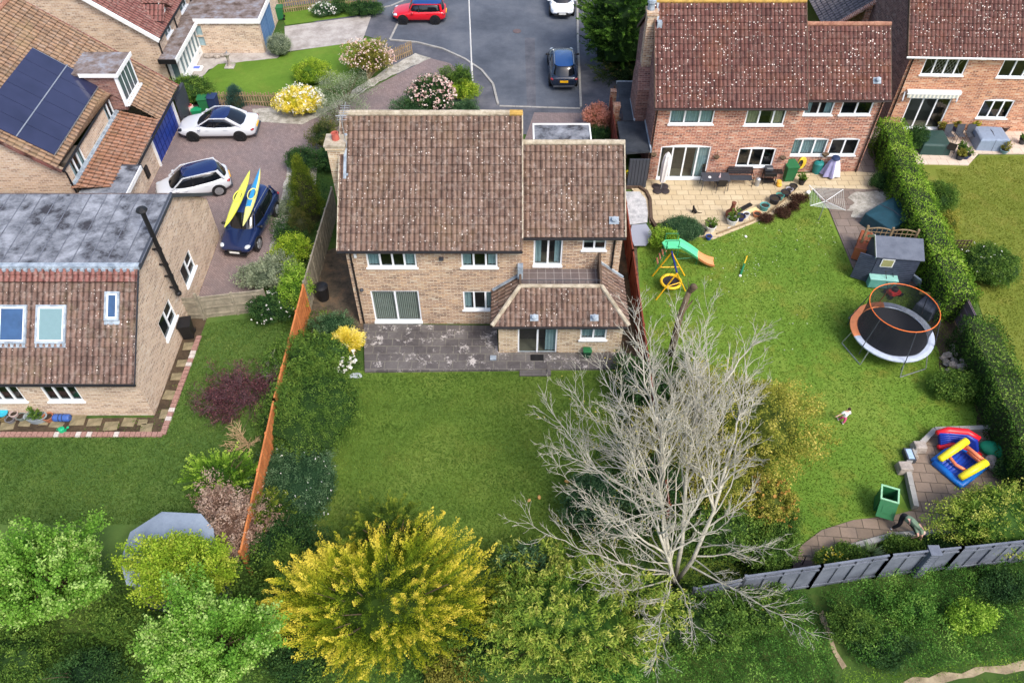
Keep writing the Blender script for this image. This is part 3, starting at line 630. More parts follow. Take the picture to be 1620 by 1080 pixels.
sr_ = math.hypot(x1e-xr, zt-2.2); Vr = (-(x1e-xr)/sr_, 0, (zt-2.2)/sr_)
parts.append(tile_roof((x1e, y0e, 2.2), (0, 1, 0), Vr, sr_, lambda v: (yt-y0e)*v/sr_, lambda v: 26.72-y0e, tw=.228))
roof_obj('hipped_roof', parts, M['tile_main'], H)
ridge(H, 'hip_tiles', (x0e, y0e, 2.24), (xl, yt, zt+.06), 'mortar', .1, .35); ridge(H, 'hip_tiles', (x1e, y0e, 2.24), (xr, yt, zt+.06), 'mortar', .1, .35)
ridge(H, 'ridge_tiles', (xl, yt, zt+.02), (xr, yt, zt+.02), 'mortar', .1, .35)
gutter(H, (x0e, y0e-.05, 2.14), (x1e, y0e-.05, 2.14)); gutter(H, (x0e-.03, y0e, 2.14), (x0e-.03, 25.88, 2.14))
mb = MB(); mb.box(x0e+.05, x1e-.05, y0e+.02, 24.0, 2.04, 2.13); mk('soffit', mb, M['dark_wood'], H, world=True)
roofvent(H, (.98, 24.0, 2.43), .6, w=.36); roofvent(H, (3.62, 24.0, 2.43), .6, w=.36)
mb = MB(); mb.box(xl-.02, xr+.02, yt+.05, 26.74, 2.5, 2.8); mk('terrace_floor', mb, slabmat('terrace_tiles', (108, 98, 98), (120, 110, 108), (168, 162, 160), .38, .38, .014, stain=(84, 80, 82), stain_amt=.5, off=0), H, world=True)
mb = MB(); mb.box(xl+.02, xr, yt+.02, yt+.14, 2.4, 3.17); mk('terrace_kerb', mb, M['lead'], H, world=True)
mb = MB()
for x, y1 in ((xl, 25.88), (xr, 26.72)):
    mb = MB(); mb.add([(x-.05, yt, 2.5), (x+.05, yt, 2.5), (x+.05, y1, 2.5), (x-.05, y1, 2.5), (x-.05, yt, zt), (x+.05, yt, zt), (x+.05, y1, zt+.62), (x-.05, y1, zt+.62)], [(0, 3, 2, 1), (4, 5, 6, 7), (0, 1, 5, 4), (1, 2, 6, 5), (2, 3, 7, 6), (3, 0, 4, 7)]); mk('terrace_side_wall', mb, M['dark_wood'], H, world=True)
mb = MB(); mb.beam((x0e, 25.86, 2.32), (xl, 25.86, zt+.12), .1, .09); mk('lead_flashing', mb, M['lead'], H, world=True); mb = MB(); mb.beam((x1e, 26.7, 2.32), (xr, 26.7, zt+.12), .1, .09); mk('lead_flashing', mb, M['lead'], H, world=True); mb = MB(); mb.box(xl-.12, xl+.12, 25.6, 25.9, zt+.05, zt+.75); mk('lead_flashing', mb, M['lead'], H, world=True)
mb = MB()
for i in range(12): mb.tube([(xl+.1+i*.31, yt+.2, 2.8), (xl+.1+i*.31, yt+.2, 3.38)], .008, 4)
mb.tube([(xl, yt+.2, 3.38), (xr, yt+.2, 3.38)], .014, 5); mk('terrace_rail', mb, M['dark_grey'], H, world=True)
mb = MB(); mb.box(.85, 1.45, 23.5, 23.85, .121, .14); mk('doormat', mb, M['black'], None); tag(bpy.data.objects['doormat'], 'black doormat below the extension patio door', 'doormat')
# flat porch roof behind the wing
mb = MB(); mb.box(1.3, 4.25, 33.0, 38.7, 0, 2.35); ph = mk('porch_wall', mb, M['brick_main'], H, world=True)
mb = MB(); mb.box(1.2, 4.35, 32.9, 38.85, 2.35, 2.5); mk('porch_roof', mb, M['flat_roof'], H, world=True)
mb = MB()
for x in (1.2, 4.35): mb.box(x-.04, x+.04, 32.9, 38.89, 2.33, 2.56)
mb.box(1.24, 4.31, 38.81, 38.89, 2.33, 2.56); mk('fascia', mb, M['white'], H, world=True)
M['ridge_red'] = patchy('weathered_red_ridge', [(.35, (140, 96, 80)), (.6, (176, 132, 110))], 3, fine=20)
# ================================================================ the red brick house on the right
B = thing('detached_house', 'red brick house right of centre with dark red tiled roofs, behind the sandy patio', 'house', (13, 40, 0))
LB = shifted(B); mb = MB()
Q0, Q1 = (7.6, 37.08), (15.45, 37.08); Q2, Q3 = (15.45, 37.85), (19.95, 37.85)
bo = [(.8, 3.17, 3.68, 4.85), (4.86, 6.96, 3.62, 4.8), (.62, 3.4, .14, 2.25), (4.95, 7.0, .93, 2.14)]
bw = [(.32, 1.88, 3.76, 4.85), (2.28, 3.97, 3.76, 4.85), (.1, 2.24, 1.15, 2.22), (2.4, 3.98, 1.15, 2.22)]
wall(mb, Q0, Q1, 0, 5.1, bo); wall(mb, Q1, Q2, 0, 5.1); wall(mb, Q2, Q3, 0, 5.1, bw)
mk('wall', mb, M['brick_red'], B, world=True)
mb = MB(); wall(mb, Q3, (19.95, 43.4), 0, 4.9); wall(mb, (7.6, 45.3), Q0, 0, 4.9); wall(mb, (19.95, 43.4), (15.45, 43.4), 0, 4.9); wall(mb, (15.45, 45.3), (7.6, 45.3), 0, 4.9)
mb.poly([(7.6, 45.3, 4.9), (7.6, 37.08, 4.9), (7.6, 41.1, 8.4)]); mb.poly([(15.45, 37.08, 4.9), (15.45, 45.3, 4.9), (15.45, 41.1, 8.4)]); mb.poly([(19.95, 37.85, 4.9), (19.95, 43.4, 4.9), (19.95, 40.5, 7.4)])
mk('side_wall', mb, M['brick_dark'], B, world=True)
window(B, LB(Q0), LB(Q1), *bo[0], bars=(.34, .68), curt='full'); window(B, LB(Q0), LB(Q1), *bo[1], bars=(.34, .7), curt='wide', cm='curtain_warm', transom=((.34, .7, .78),))
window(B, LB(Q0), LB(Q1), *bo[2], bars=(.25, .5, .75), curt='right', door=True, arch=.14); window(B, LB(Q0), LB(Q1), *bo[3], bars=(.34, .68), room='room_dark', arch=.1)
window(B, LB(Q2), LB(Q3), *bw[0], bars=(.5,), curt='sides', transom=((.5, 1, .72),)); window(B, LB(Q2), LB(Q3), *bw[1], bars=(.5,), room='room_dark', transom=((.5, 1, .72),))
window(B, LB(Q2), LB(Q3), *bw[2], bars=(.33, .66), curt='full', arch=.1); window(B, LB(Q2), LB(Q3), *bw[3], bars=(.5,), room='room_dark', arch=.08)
vb = math.hypot(41.1-36.72, 8.5-4.9); Vb1 = (0, (41.1-36.72)/vb, 3.6/vb); vw = math.hypot(40.55-37.5, 7.5-4.9); Vw1 = (0, (40.55-37.5)/vw, 2.6/vw)
roof_obj('roof', [tile_roof((7.5, 36.72, 4.9), (1, 0, 0), Vb1, vb, lambda v: 0, lambda v: 7.95, tw=.228), tile_roof((7.5, 45.48, 4.9), (1, 0, 0), (0, -Vb1[1], Vb1[2]), vb, lambda v: 0, lambda v: 7.95)], M['tile_red'], B)
roof_obj('wing_roof', [tile_roof((15.46, 37.5, 4.9), (1, 0, 0), Vw1, vw, lambda v: 0, lambda v: 4.6, tw=.228), tile_roof((15.46, 43.6, 4.9), (1, 0, 0), (0, -Vw1[1], Vw1[2]), vw, lambda v: 0, lambda v: 4.6)], M['tile_red'], B)
ridge(B, 'ridge_tiles', (7.5, 41.1, 8.53), (15.47, 41.1, 8.53), 'mortar_gold', .14); ridge(B, 'ridge_tiles', (15.5, 40.55, 7.54), (20.08, 40.55, 7.54), 'ridge_red', .13)
mb = MB()
for x, y0, z0, y1, z1 in ((7.48, 36.72, 4.9, 41.1, 8.5), (15.47, 36.9, 5.05, 41.1, 8.5), (20.06, 37.5, 4.9, 40.55, 7.5)):
    mb = MB(); mb.beam((x, y0, z0-.03), (x, y1, z1-.03), .05, .16); mb.beam((x, 2*y1-y0, z0-.03), (x, y1, z1-.03), .05, .16); mk('verge', mb, M['dark_wood'], B, world=True)
gutter(B, (7.45, 36.67, 4.83), (15.48, 36.67, 4.83), 'brown_pipe'); gutter(B, (15.52, 37.45, 4.83), (20.08, 37.45, 4.83), 'brown_pipe')
mb = MB(); mb.box(7.5, 15.45, 36.76, 37.1, 4.76, 4.86); mb.box(15.47, 20.0, 37.54, 37.9, 4.76, 4.86); mk('soffit', mb, M['dark_wood'], B, world=True)
downpipe(B, [(7.68, 36.7, 4.8), (7.68, 37.0, 4.6), (7.68, 37.0, .05)], 'brown_pipe'); downpipe(B, [(19.82, 37.5, 4.8), (19.82, 37.77, 4.6), (19.82, 37.77, .05)], 'brown_pipe')
roofvent(B, (19.3, 38.25, 5.55), .7)
mb = MB(); mb.box(7.1, 7.6, 40.3, 40.95, 0, 8.1); mb.box(7.04, 7.66, 40.24, 41.01, 8.1, 8.28); chb = mk('chimney', mb, M['brick_main'], B, world=True)
mb = MB(); mb.lathe([(.2, 0), (.17, .4), (.24, .42), (.22, .55), (.05, .6)], (7.28, 40.65, 8.25), 14); mk('chimney_cowl', mb, M['lead'], chb, world=True)
mb = MB(); mb.box(7.6, 7.85, 39.95, 40.25, 7.55, 7.9); mb.beam((7.66, 40.1, 7.7), (7.66, 41.0, 8.45), .12, .06); mk('flashing', mb, M['lead'], chb, world=True)
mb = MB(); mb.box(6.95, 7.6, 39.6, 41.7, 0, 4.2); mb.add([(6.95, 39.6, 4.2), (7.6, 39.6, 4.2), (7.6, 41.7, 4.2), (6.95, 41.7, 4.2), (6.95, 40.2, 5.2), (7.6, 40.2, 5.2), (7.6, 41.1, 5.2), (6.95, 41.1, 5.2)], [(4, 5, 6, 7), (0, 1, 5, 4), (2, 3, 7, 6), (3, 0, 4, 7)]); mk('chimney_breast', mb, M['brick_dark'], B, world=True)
mb = MB()
for (u, z) in ((3.75, 1.55), (.25, 1.7), (7.45, 1.5)):
    mb.lathe([(.05, 0), (.16, .12), (.17, .18)], (7.6+u, 36.92, z), 10); mb.tube([(7.6+u, 37.05, z+.5), (7.6+u, 36.92, z+.45), (7.6+u, 36.92, z+.18)], .012, 5)
mk('hanging_basket', mb, M['bark_dark'], B, world=True)
mb = MB(); mb.lathe([(.05, 0), (.2, .12), (.22, .2)], (17.72, 37.72, 1.15), 12, sy=.6); mk('wall_planter', mb, M['bark_dark'], B, world=True)
# ================================================================ the far right house
Cc = thing('detached_house', 'orange brick house at the right edge with leaded windows and a folded awning', 'house', (24, 42.1, 0), R(-2))
mb = MB(); c_ops = [(.9, 3.35, 3.67, 4.82), (5.3, 7.8, 3.62, 4.75), (.95, 3.4, .12, 2.2), (5.3, 7.1, .92, 2.12)]
K0, K1 = (-1.3, 0), (10, 0)
wall(mb, K0, K1, 0, 5.1, c_ops); mk('wall', mb, M['brick_orange'], Cc)
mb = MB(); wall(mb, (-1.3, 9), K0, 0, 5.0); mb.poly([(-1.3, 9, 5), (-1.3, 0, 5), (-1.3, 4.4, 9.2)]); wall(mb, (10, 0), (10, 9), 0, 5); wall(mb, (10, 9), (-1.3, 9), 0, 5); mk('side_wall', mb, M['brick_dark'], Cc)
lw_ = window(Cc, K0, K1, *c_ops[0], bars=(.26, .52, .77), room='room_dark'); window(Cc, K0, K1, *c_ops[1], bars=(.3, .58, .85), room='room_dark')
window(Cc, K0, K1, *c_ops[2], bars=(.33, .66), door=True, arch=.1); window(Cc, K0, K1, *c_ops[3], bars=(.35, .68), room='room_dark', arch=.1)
mb = MB(); a, b, c, d = c_ops[0]
for i in range(-8, 16):
    for s in (1, -1):
        x = a-1.3+i*.2; pts = []
        for z in (c+.08, d-.08):
            pts.append((x+s*(z-c)*.62+(0 if s > 0 else .7), .06, z))
        if a-1.3+.05 < min(pts[0][0], pts[1][0]) and max(pts[0][0], pts[1][0]) < b-1.38: mb.tube(pts, .008, 4)
mk('leaded_lattice', mb, M['steel'], lw_)
vc = math.hypot(4.7, 4.3); roof_obj('roof', [tile_roof((-1.65, -.3, 5.0), (1, 0, 0), (0, 4.7/vc, 4.3/vc), vc, lambda v: 0, lambda v: 12.2, tw=.228), tile_roof((-1.65, 9.2, 5.0), (1, 0, 0), (0, -4.7/vc, 4.3/vc), vc, lambda v: 0, lambda v: 12.2)], M['tile_red'], Cc, world=False)
mb = MB(); mb.tube([(-1.7, -.36, 4.93), (10.6, -.36, 4.93)], .06, 8); mk('gutter', mb, M['white'], Cc)
mb = MB(); mb.tube([(-1.15, -.3, 4.9), (-1.15, -.08, 4.7), (-1.15, -.08, .05)], .045, 8); mk('downpipe', mb, M['brown_pipe'], Cc)
mb = MB(); mb.beam((-1.66, -.3, 4.97), (-1.66, 4.4, 9.27), .05, .2); mk('verge', mb, M['dark_wood'], Cc)
aw = MB(); aw.box(-.8, 2.35, -.28, -.02, 2.55, 2.78); awn = mk('awning', aw, M['white'], Cc, bevel=.03)
mb = MB(); N = 26
for i in range(N):
    u = -.72+3.0*i/N; mb.poly([(u, -.27, 2.35), (u+3.0/N, -.27, 2.35), (u+3.0/N, -.27, 2.56), (u, -.27, 2.56)], i % 2)
mk('striped_valance', mb, [plain('grey_stripe', (165, 172, 170), .8), plain('cream_stripe', (222, 220, 206), .8)], awn)
mb = MB()
for u in (-.85, 2.3): mb.beam((u, -.05, 2.6), (u-.1, -.35, 2.2), .07, .1); mb.beam((u-.1, -.35, 2.2), (u, -.06, 2.0), .05, .06)
mk('awning_arm', mb, M['steel'], awn)
# slate-roofed house glimpsed behind
Z = thing('detached_house', 'grey slate roofed house glimpsed between the two right-hand houses', 'house', (22.5, 50, 0))
mb = MB(); mb.box(22.6, 27.2, 49.5, 62, 0, 4.2); mb.poly([(22.6, 49.5, 4.2), (27.2, 49.5, 4.2), (25, 49.5, 6.2)]); mk('wall', mb, M['brick_red'], Z, world=True)
roof_obj('roof', [tile_roof((20.4, 62, 2.6), (0, -1, 0), (.8, 0, .6), 5.7, lambda v: 0, lambda v: 12.6, tw=.3, gauge=.3, amp=.006, res=2)], M['slate'], Z)
mb = MB(); mb.beam((20.4, 49.4, 2.6), (24.96, 49.4, 6.02), .3, .12); mk('verge', mb, M['brick_red'], Z, world=True)
mb = MB(); X0 = at(1398, 22, 3.5); mb.box(X0.x-.4, X0.x+.4, X0.y-.9, X0.y, 3.0, 4.2); rw_ = mk('roof_window', mb, M['white'], Z, world=True, bevel=.02)
mb = MB(); mb.box(X0.x-.3, X0.x+.3, X0.y-.95, X0.y-.88, 3.1, 4.1); mk('pane', mb, M['dark_grey'], rw_, world=True)
# ================================================================ left front bungalow (flat-topped roof)
D = thing('bungalow', 'cream brick bungalow at the left edge with roof windows and a flat felt top', 'house', (-20, 26, 0))
LD = shifted(D); XR = -15.5; A0, A1, A2 = (-27.5, 20.45), (XR, 20.5), (XR, 32.2)
do = [(-19.62+27.5-.0, -18.13+27.5, 1.02, 2.2), (-22.0+27.5, -20.55+27.5, 1.02, 2.2), (-24.6+27.5, -23.1+27.5, 1.02, 2.2)]
ds = [(23.7-20.5, 25.3-20.5, 1.2, 2.38), (27.1-20.5, 28.65-20.5, 1.2, 2.35)]
mb = MB(); wall(mb, A0, A1, 0, 2.75, do); wall(mb, A1, A2, 0, 2.55, ds); wall(mb, A2, (-27.5, 32.2), 0, 2.55)
mb.poly([(XR, 20.5, 2.55), (XR, 32.2, 2.55), (XR, 28.7, 5.6), (XR, 24.0, 5.55)])
mk('wall', mb, M['brick_cream'], D, world=True)
for o in do: window(D, LD(A0), LD(A1), *o, bars=(.34, .68), room='room_dark')
for o in ds: window(D, LD(A1), LD(A2), *o, bars=(.5,), transom=((.5, 1, .5),), glass='glass')
v1 = math.hypot(23.93-20.16, 5.6-2.66); Vd = (0, (23.93-20.16)/v1, (5.6-2.66)/v1)
roof_obj('roof', [tile_roof((-27.5, 20.16, 2.66), (1, 0, 0), Vd, v1*.86, lambda v: 0, lambda v: 27.5-15.32, tw=.235)], M['tile_left'], D)
q = .87; yq, zq = 20.16+(23.93-20.16)*q, 2.66+(5.6-2.66)*q
roof_obj('roof_top_course', [tile_roof((-27.5, yq, zq), (1, 0, 0), Vd, v1*.12, lambda v: 0, lambda v: 27.5-15.32, tw=.235, gauge=.28)], M['tile_new'], D)
vbk = math.hypot(32.55-28.6, 5.6-2.5); roof_obj('rear_roof', [tile_roof((-27.5, 32.55, 2.5), (1, 0, 0), (0, -(32.55-28.6)/vbk, 3.1/vbk), vbk, lambda v: 0, lambda v: 12.18)], M['tile_left'], D)
mb = MB(); mb.box(-27.5, XR+.2, 24.0, 28.6, 5.52, 5.64)
mk('flat_roof', mb, M['flat_roof'], D, world=True)
fm = MB()
for i in range(18): fm.box(-27.5+i*.72, -27.5+i*.72+.04, 24.05, 28.55, 5.64, 5.655)
mk('felt_seam', fm, plain('dark_felt_seam', (96, 100, 110), .8, var=.35, scale=2), D, world=True)
mb = MB(); mb.box(-27.5, XR+.22, 23.82, 24.06, 5.5, 5.68)
for i in range(42): mb.box(-27.5+i*.29, -27.5+i*.29+.14, 23.72, 23.84, 5.44, 5.6)
mk('lead_flashing', mb, M['lead'], D, world=True)
mb = MB(); mb.box(XR+.14, XR+.24, 23.9, 28.7, 5.42, 5.66); mb.beam((XR+.16, 28.6, 5.55), (XR+.16, 32.6, 2.5), .08, .16); mb.beam((XR+.14, 20.1, 2.55), (XR+.14, 24.0, 5.5), .04, .1); mk('verge', mb, M['dark_grey'], D, world=True)
gutter(D, (-27.5, 20.1, 2.58), (XR+.2, 20.1, 2.58)); gutter(D, (-27.5, 32.62, 2.48), (XR+.2, 32.62, 2.48))
def skylight(x0, x1, v0, v1_, blind=False, nm='roof_window'):
    f = lambda v: (20.16+(23.93-20.16)*v, 2.66+(5.6-2.66)*v); a = f(v0); b = f(v1_); ang = math.atan2(5.6-2.66, 3.77)
    X = Matrix.Translation(((x0+x1)/2, (a[0]+b[0])/2, (a[1]+b[1])/2)) @ Matrix.Rotation(ang, 4, 'X'); w = (x1-x0)/2; h = math.hypot(b[0]-a[0], b[1]-a[1])/2
    m = MB(X); t = .09
    m.box(-w, w, -h, -h+t, .0, .14); m.box(-w, w, h-t, h, 0, .14); m.box(-w, -w+t, -h+t, h-t, 0, .14); m.box(w-t, w, -h+t, h-t, 0, .14); m.box(-w-.02, w+.02, -h-.16, -h, .04, .055)
    fo = mk(nm, m, M['lead'], D, world=True, bevel=.01)
    m = MB(X); t2 = .15; m.box(-w+t, w-t, -h+t, -h+t2, .02, .13); m.box(-w+t, w-t, h-t2, h-t, .02, .11); m.box(-w+t, -w+t2, -h+t2, h-t2, .02, .11); m.box(w-t2, w-t, -h+t2, h-t2, .02, .11)
    mk('frame', m, M['upvc'], fo, world=True)
    m = MB(X); m.poly([(-w+t2, -h+t2, .11), (w-t2, -h+t2, .11), (w-t2, h-t2, .11), (-w+t2, h-t2, .11)]); mk('pane', m, M['glass'], fo, world=True)
    m = MB(X); m.poly([(-w+t2, -h+t2, .095), (w-t2, -h+t2, .095), (w-t2, h-t2, .095), (-w+t2, h-t2, .095)]); mk('blind', m, plain('pale_blind', (196, 210, 206), .9, var=.04) if blind else plain('painted_sky_reflection', (96, 124, 168), .3, var=.25, scale=1.5), fo, world=True)  # without a blind, a blue sheet here paints the sky's reflection
skylight(-20.95, -19.75, .335, .665); skylight(-19.38, -18.15, .335, .665, True); skylight(-16.6, -16.0, .53, .78, nm='small_roof_window'); skylight(-22.7, -21.35, .335, .665)
# black flue pipe up the side wall
mb = MB(); mb.tube([(-15.22, 25.72, 2.3), (-15.22, 25.72, 7.0)], .1, 12); mb.lathe([(.2, 0), (.24, .06), (.2, .14), (.04, .22)], (-15.22, 25.72, 7.0), 12)
for z in (2.6, 3.3, 4.0, 4.9): mb.box(-15.5, -15.22, 25.68, 25.76, z, z+.05); mb.lathe([(.125, 0), (.125, .1)], (-15.22, 25.72, z-.02), 12)
mb.ball((-15.22, 25.72, 2.25), .15); mk('flue_pipe', mb, M['black'], D, world=True, smooth=False)
# flat-roofed store of the bungalow
mb = MB(); mb.box(-21.6, -19.8, 32.62, 34.7, 0, 2.45); mk('store_wall', mb, M['brick_cream'], D, world=True)
mb = MB(); mb.box(-22.1, -19.66, 32.5, 34.85, 2.45, 2.6); mk('store_roof', mb, M['flat_roof'], D, world=True)
mb = MB(); mb.box(-19.66, -19.6, 32.5, 34.87, 2.4, 2.63); mk('fascia', mb, M['white'], D, world=True)
mb = MB(); mb.box(-22.1, -19.6, 34.85, 34.93, 2.38, 2.63); mk('store_edge', mb, M['dark_grey'], D, world=True)
# ================================================================ house with solar panels
E_ = thing('detached_house', 'buff tiled house at upper left with solar panels and a blue garage door', 'house', (-25, 38, 0))
k = .755; PX = lambda z: -20.07-(z-2.4)/k   # x of the slope at height z
n_ = math.hypot(1, k); Vs = (-1/n_, 0, k/n_)
Yn, Yf = 32.45, 43.05; ZR = 7.9; XRr = PX(ZR)
mb = MB()
wall(mb, (-20.5, 35.5), (-20.5, 42.8), 0, 2.55, [(3.0, 6.9, .05, 2.15)])
wall(mb, (-22.3, 32.7), (-22.3, 40.8), 2.2, 4.05, [(.55, 2.05, 2.75, 3.95), (5.6, 7.0, 2.85, 4.0)])
wall(mb, (-30.4, 32.7), (-22.3, 32.7), 0, 4.05); mb.poly([(-30.4, 32.7, 4.05), (-22.3, 32.7, 4.05), (XRr, 32.7, ZR-.15)])
wall(mb, (-20.5, 42.8), (-30.4, 42.8), 0, 2.6); mb.poly([(-20.5, 42.8, 2.55), (-33, 42.8, 2.6), (XRr, 42.8, ZR-.15)])
wall(mb, (-22.3, 32.9), (-20.5, 35.4), 0, 2.4)
mk('wall', mb, M['brick_cream'], E_, world=True)
LE = shifted(E_)
window(E_, LE((-22.3, 32.7)), LE((-22.3, 40.8)), .55, 2.05, 2.75, 3.95, bars=(.34, .67), curt='sides'); window(E_, LE((-22.3, 32.7)), LE((-22.3, 40.8)), 5.6, 7.0, 2.85, 4.0, bars=(.34, .67), curt='sides')
VL = math.hypot(XRr+20.07, ZR-2.4); vE = math.hypot(-22.35+20.07, 4.12-2.4)
parts = [tile_roof((-20.07, Yf, 2.4), (0, -1, 0), Vs, VL, lambda v: 0, lambda v: (Yf-39.4) if v < vE else Yf-Yn, tw=.3, gauge=.34, amp=.04)]
roof_obj('roof', parts, M['tile_solar'], E_)
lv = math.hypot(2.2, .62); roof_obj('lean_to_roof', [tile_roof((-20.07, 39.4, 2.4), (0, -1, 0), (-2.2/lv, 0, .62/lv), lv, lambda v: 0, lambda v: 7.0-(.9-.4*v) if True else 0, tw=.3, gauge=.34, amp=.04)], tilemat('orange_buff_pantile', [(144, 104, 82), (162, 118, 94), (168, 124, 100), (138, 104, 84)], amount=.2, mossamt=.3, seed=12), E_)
roof_obj('rear_roof', [tile_roof((XRr-(XRr+20.07)*-1, Yf, 2.4), (0, -1, 0), (1/n_, 0, k/n_), VL, lambda v: 0, lambda v: Yf-Yn, tw=.3, gauge=.34, amp=.04)], M['tile_solar'], E_)
ridge(E_, 'ridge_tiles', (XRr, Yn, ZR+.03), (XRr, Yf, ZR+.03), 'ridge_red', .14)
mb = MB(); mb.beam((-20.0, Yf+.03, 2.38), (XRr, Yf+.03, ZR-.03), .06, .18); mk('verge', mb, M['tile_new'], E_, world=True); mb = MB(); mb.beam((-22.3, Yn-.03, 4.02), (XRr, Yn-.03, ZR-.03), .06, .18); mk('verge', mb, M['tile_new'], E_, world=True)
mb = MB(); mb.tube([(-19.98, 35.3, 2.33), (-19.98, Yf, 2.33)], .06, 8); mb.tube([(-22.25, Yn, 4.02), (-22.25, 39.3, 4.02)], .06, 8); mk('gutter', mb, M['black'], E_, world=True)
downpipe(E_, [(-22.25, 32.55, 4.0), (-22.22, 32.6, 3.8), (-22.2, 32.6, .1)])
mb = MB(); mb.box(-22.3, -22.1, 32.7, 39.4, 2.95, 3.06); mb.beam((-22.26, 32.6, 3.06), (-22.26, 39.5, 3.06), .14, .05); mk('lead_flashing', mb, M['lead'], E_, world=True)
# garage door
mb = MB(); mb.box(-20.56, -20.5, 38.5, 42.4, .05, 2.15)
gd = mk('garage_door', mb, M['blue_door'], E_, world=True); mb = MB()
for i in range(1, 8): mb.box(-20.5, -20.475, 38.5+i*.487-.02, 38.5+i*.487+.02, .05, 2.15)
for z in (.55, 1.05, 1.6): mb.box(-20.5, -20.48, 38.5, 42.4, z-.015, z+.015)
mk('door_panel_line', mb, plain('dark_blue_groove', (26, 44, 110), .5), gd, world=True)
mb = MB(); mb.box(-20.55, -20.4, 42.4, 42.55, 0, 2.25); mb.box(-20.55, -20.4, 38.35, 38.5, 0, 2.25); mk('door_frame', mb, M['white'], gd, world=True)
# solar panels, 2 columns by 5
def onroof(y, v, h=.06): return Vector((-20.07, 0, 2.4))+Vector(Vs)*v+Vector((k/n_, 0, 1/n_))*h+Vector((0, y, 0))
sp_m = Mat('dark_solar_glass', .12, .5); sp_m.col(sp_m.ramp(sp_m.noise(sp_m.coord(), .5, 3), [(.3, (38, 42, 66)), (.7, (50, 54, 82))])); sp_m.b.inputs['Coat Weight'].default_value = .3
corner = {'tr': at(155, 128, 4.6), 'br': at(68, 253, 4.6)}
v_lo = vE+.55; y_hi = 39.7; y_lo = 33.1; pw = 1.72; phh = (y_hi-y_lo)/6
for r in range(6):
    for cidx in range(2):
        y1 = y_hi-r*phh-.012; y0 = y_hi-(r+1)*phh+.012; a = v_lo+cidx*(pw+.03); b = a+pw
        if y0 < Yn: continue
        m = MB(); P = [onroof(y0, a, .1), onroof(y1, a, .1), onroof(y1, b, .1), onroof(y0, b, .1)]; Q = [onroof(y0, a, .14), onroof(y1, a, .14), onroof(y1, b, .14), onroof(y0, b, .14)]
        m.add([tuple(x) for x in P+Q], [(4, 5, 6, 7), (0, 1, 5, 4), (1, 2, 6, 5), (2, 3, 7, 6), (3, 0, 4, 7)]); mk('solar_panel', m, sp_m.m, E_, world=True)
mb = MB(); a = v_lo+pw+.015; mb.beam(onroof(y_lo, a, .15), onroof(y_hi+.1, a, .15), .05, .03, up=(k, 0, 1)); mb.beam(onroof(y_lo, v_lo-.03, .1), onroof(y_hi, v_lo-.03, .1), .03, .05); mb.beam(onroof(y_hi+.02, v_lo, .1), onroof(y_hi+.02, v_lo+2*pw, .1), .03, .05); mk('panel_rail', mb, M['steel'], E_, world=True)
# dormer
dz = 5.35; xf = -21.55; y0, y1 = 39.3, 41.5
mb = MB(); mb.box(-24.1, xf, y0+.1, y1-.1, 3.1, dz-.12); dm = mk('dormer', mb, M['brick_dark'], E_, world=True)
mb = MB(); mb.box(-24.2, xf+.2, y0-.08, y1+.08, dz-.1, dz+.03); mk('dormer_roof', mb, M['flat_mossy'], dm, world=True)
mb = MB(); mb.box(xf+.2, xf+.25, y0-.1, y1+.1, dz-.16, dz+.05); mk('fascia', mb, M['white'], dm, world=True); mb = MB(); mb.box(-23.4, xf+.2, y0-.12, y0-.08, dz-.16, dz+.05, 0); mk('fascia', mb, M['white'], dm, world=True)
mb = MB(); mb.box(xf-.05, xf+.1, y0, y1, 3.35, 5.2); mk('window_frame', mb, M['upvc'], dm, world=True)
mb = MB()
for i in range(4): mb.box(xf+.1, xf+.115, y0+.14+i*.5, y0+.52+i*.5, 3.7, 5.05)
mk('window_pane', mb, plain('dull_dark_glass', (74, 88, 96), .15), dm, world=True)
mb = MB(); mb.box(xf+.05, xf+.25, y0-.06, y1+.06, 3.42, 3.5); mk('sill', mb, M['white'], dm, world=True)
mb = MB(); mb.box(-20.55, -20.4, 36.5, 36.9, .5, 1.2); mk('meter_box', mb, M['black'], E_, world=True, bevel=.02)
# dark timber gate beside the garage
mb = MB(); a = at(277, 150, 0); mb.box(-20.35, -20.2, 42.7, 44.3, 0, 1.9)
for i in range(9): mb.box(-20.2, -20.17, 42.72+i*.175, 42.87+i*.175, .04, 1.88)
tag(mk('side_gate', mb, M['dark_grey'], None), 'dark boarded gate between blue garage door and bins', 'gate')
# ================================================================ gabled house at the top left
F = thing('detached_house', 'gabled cream brick house at top left with rose tiles and a glazed porch', 'house', (-26, 50, 0))
LF = shifted(F); fx, fy = -22.2, 47.0; ez = 3.55; kF = .73
mb = MB(); wall(mb, (-38, fy), (fx, fy), 0, ez); mb.poly([(-38, fy, ez), (fx, fy, ez), (-30, fy, ez+kF*7.8), (-38, fy, ez+.1)])
wall(mb, (fx, fy), (fx, 62), 0, ez, [(1.5, 2.7, 2.5, 3.5), (4.9, 6.3, 2.5, 3.5)]); mk('wall', mb, M['brick_cream'], F, world=True)
window(F, LF((fx, fy)), LF((fx, 62)), 1.5, 2.7, 2.5, 3.5, bars=(.5,), curt='full'); window(F, LF((fx, fy)), LF((fx, 62)), 4.9, 6.3, 2.5, 3.5, bars=(.5,), curt='full')
nF = math.hypot(1, kF); Vf = (-1/nF, 0, kF/nF)
roof_obj('roof', [tile_roof((fx+.3, 62, ez-.1), (0, -1, 0), Vf, 9.8, lambda v: 0, lambda v: 62-fy+.25, tw=.26, gauge=.32, amp=.03)], M['tile_new'], F)
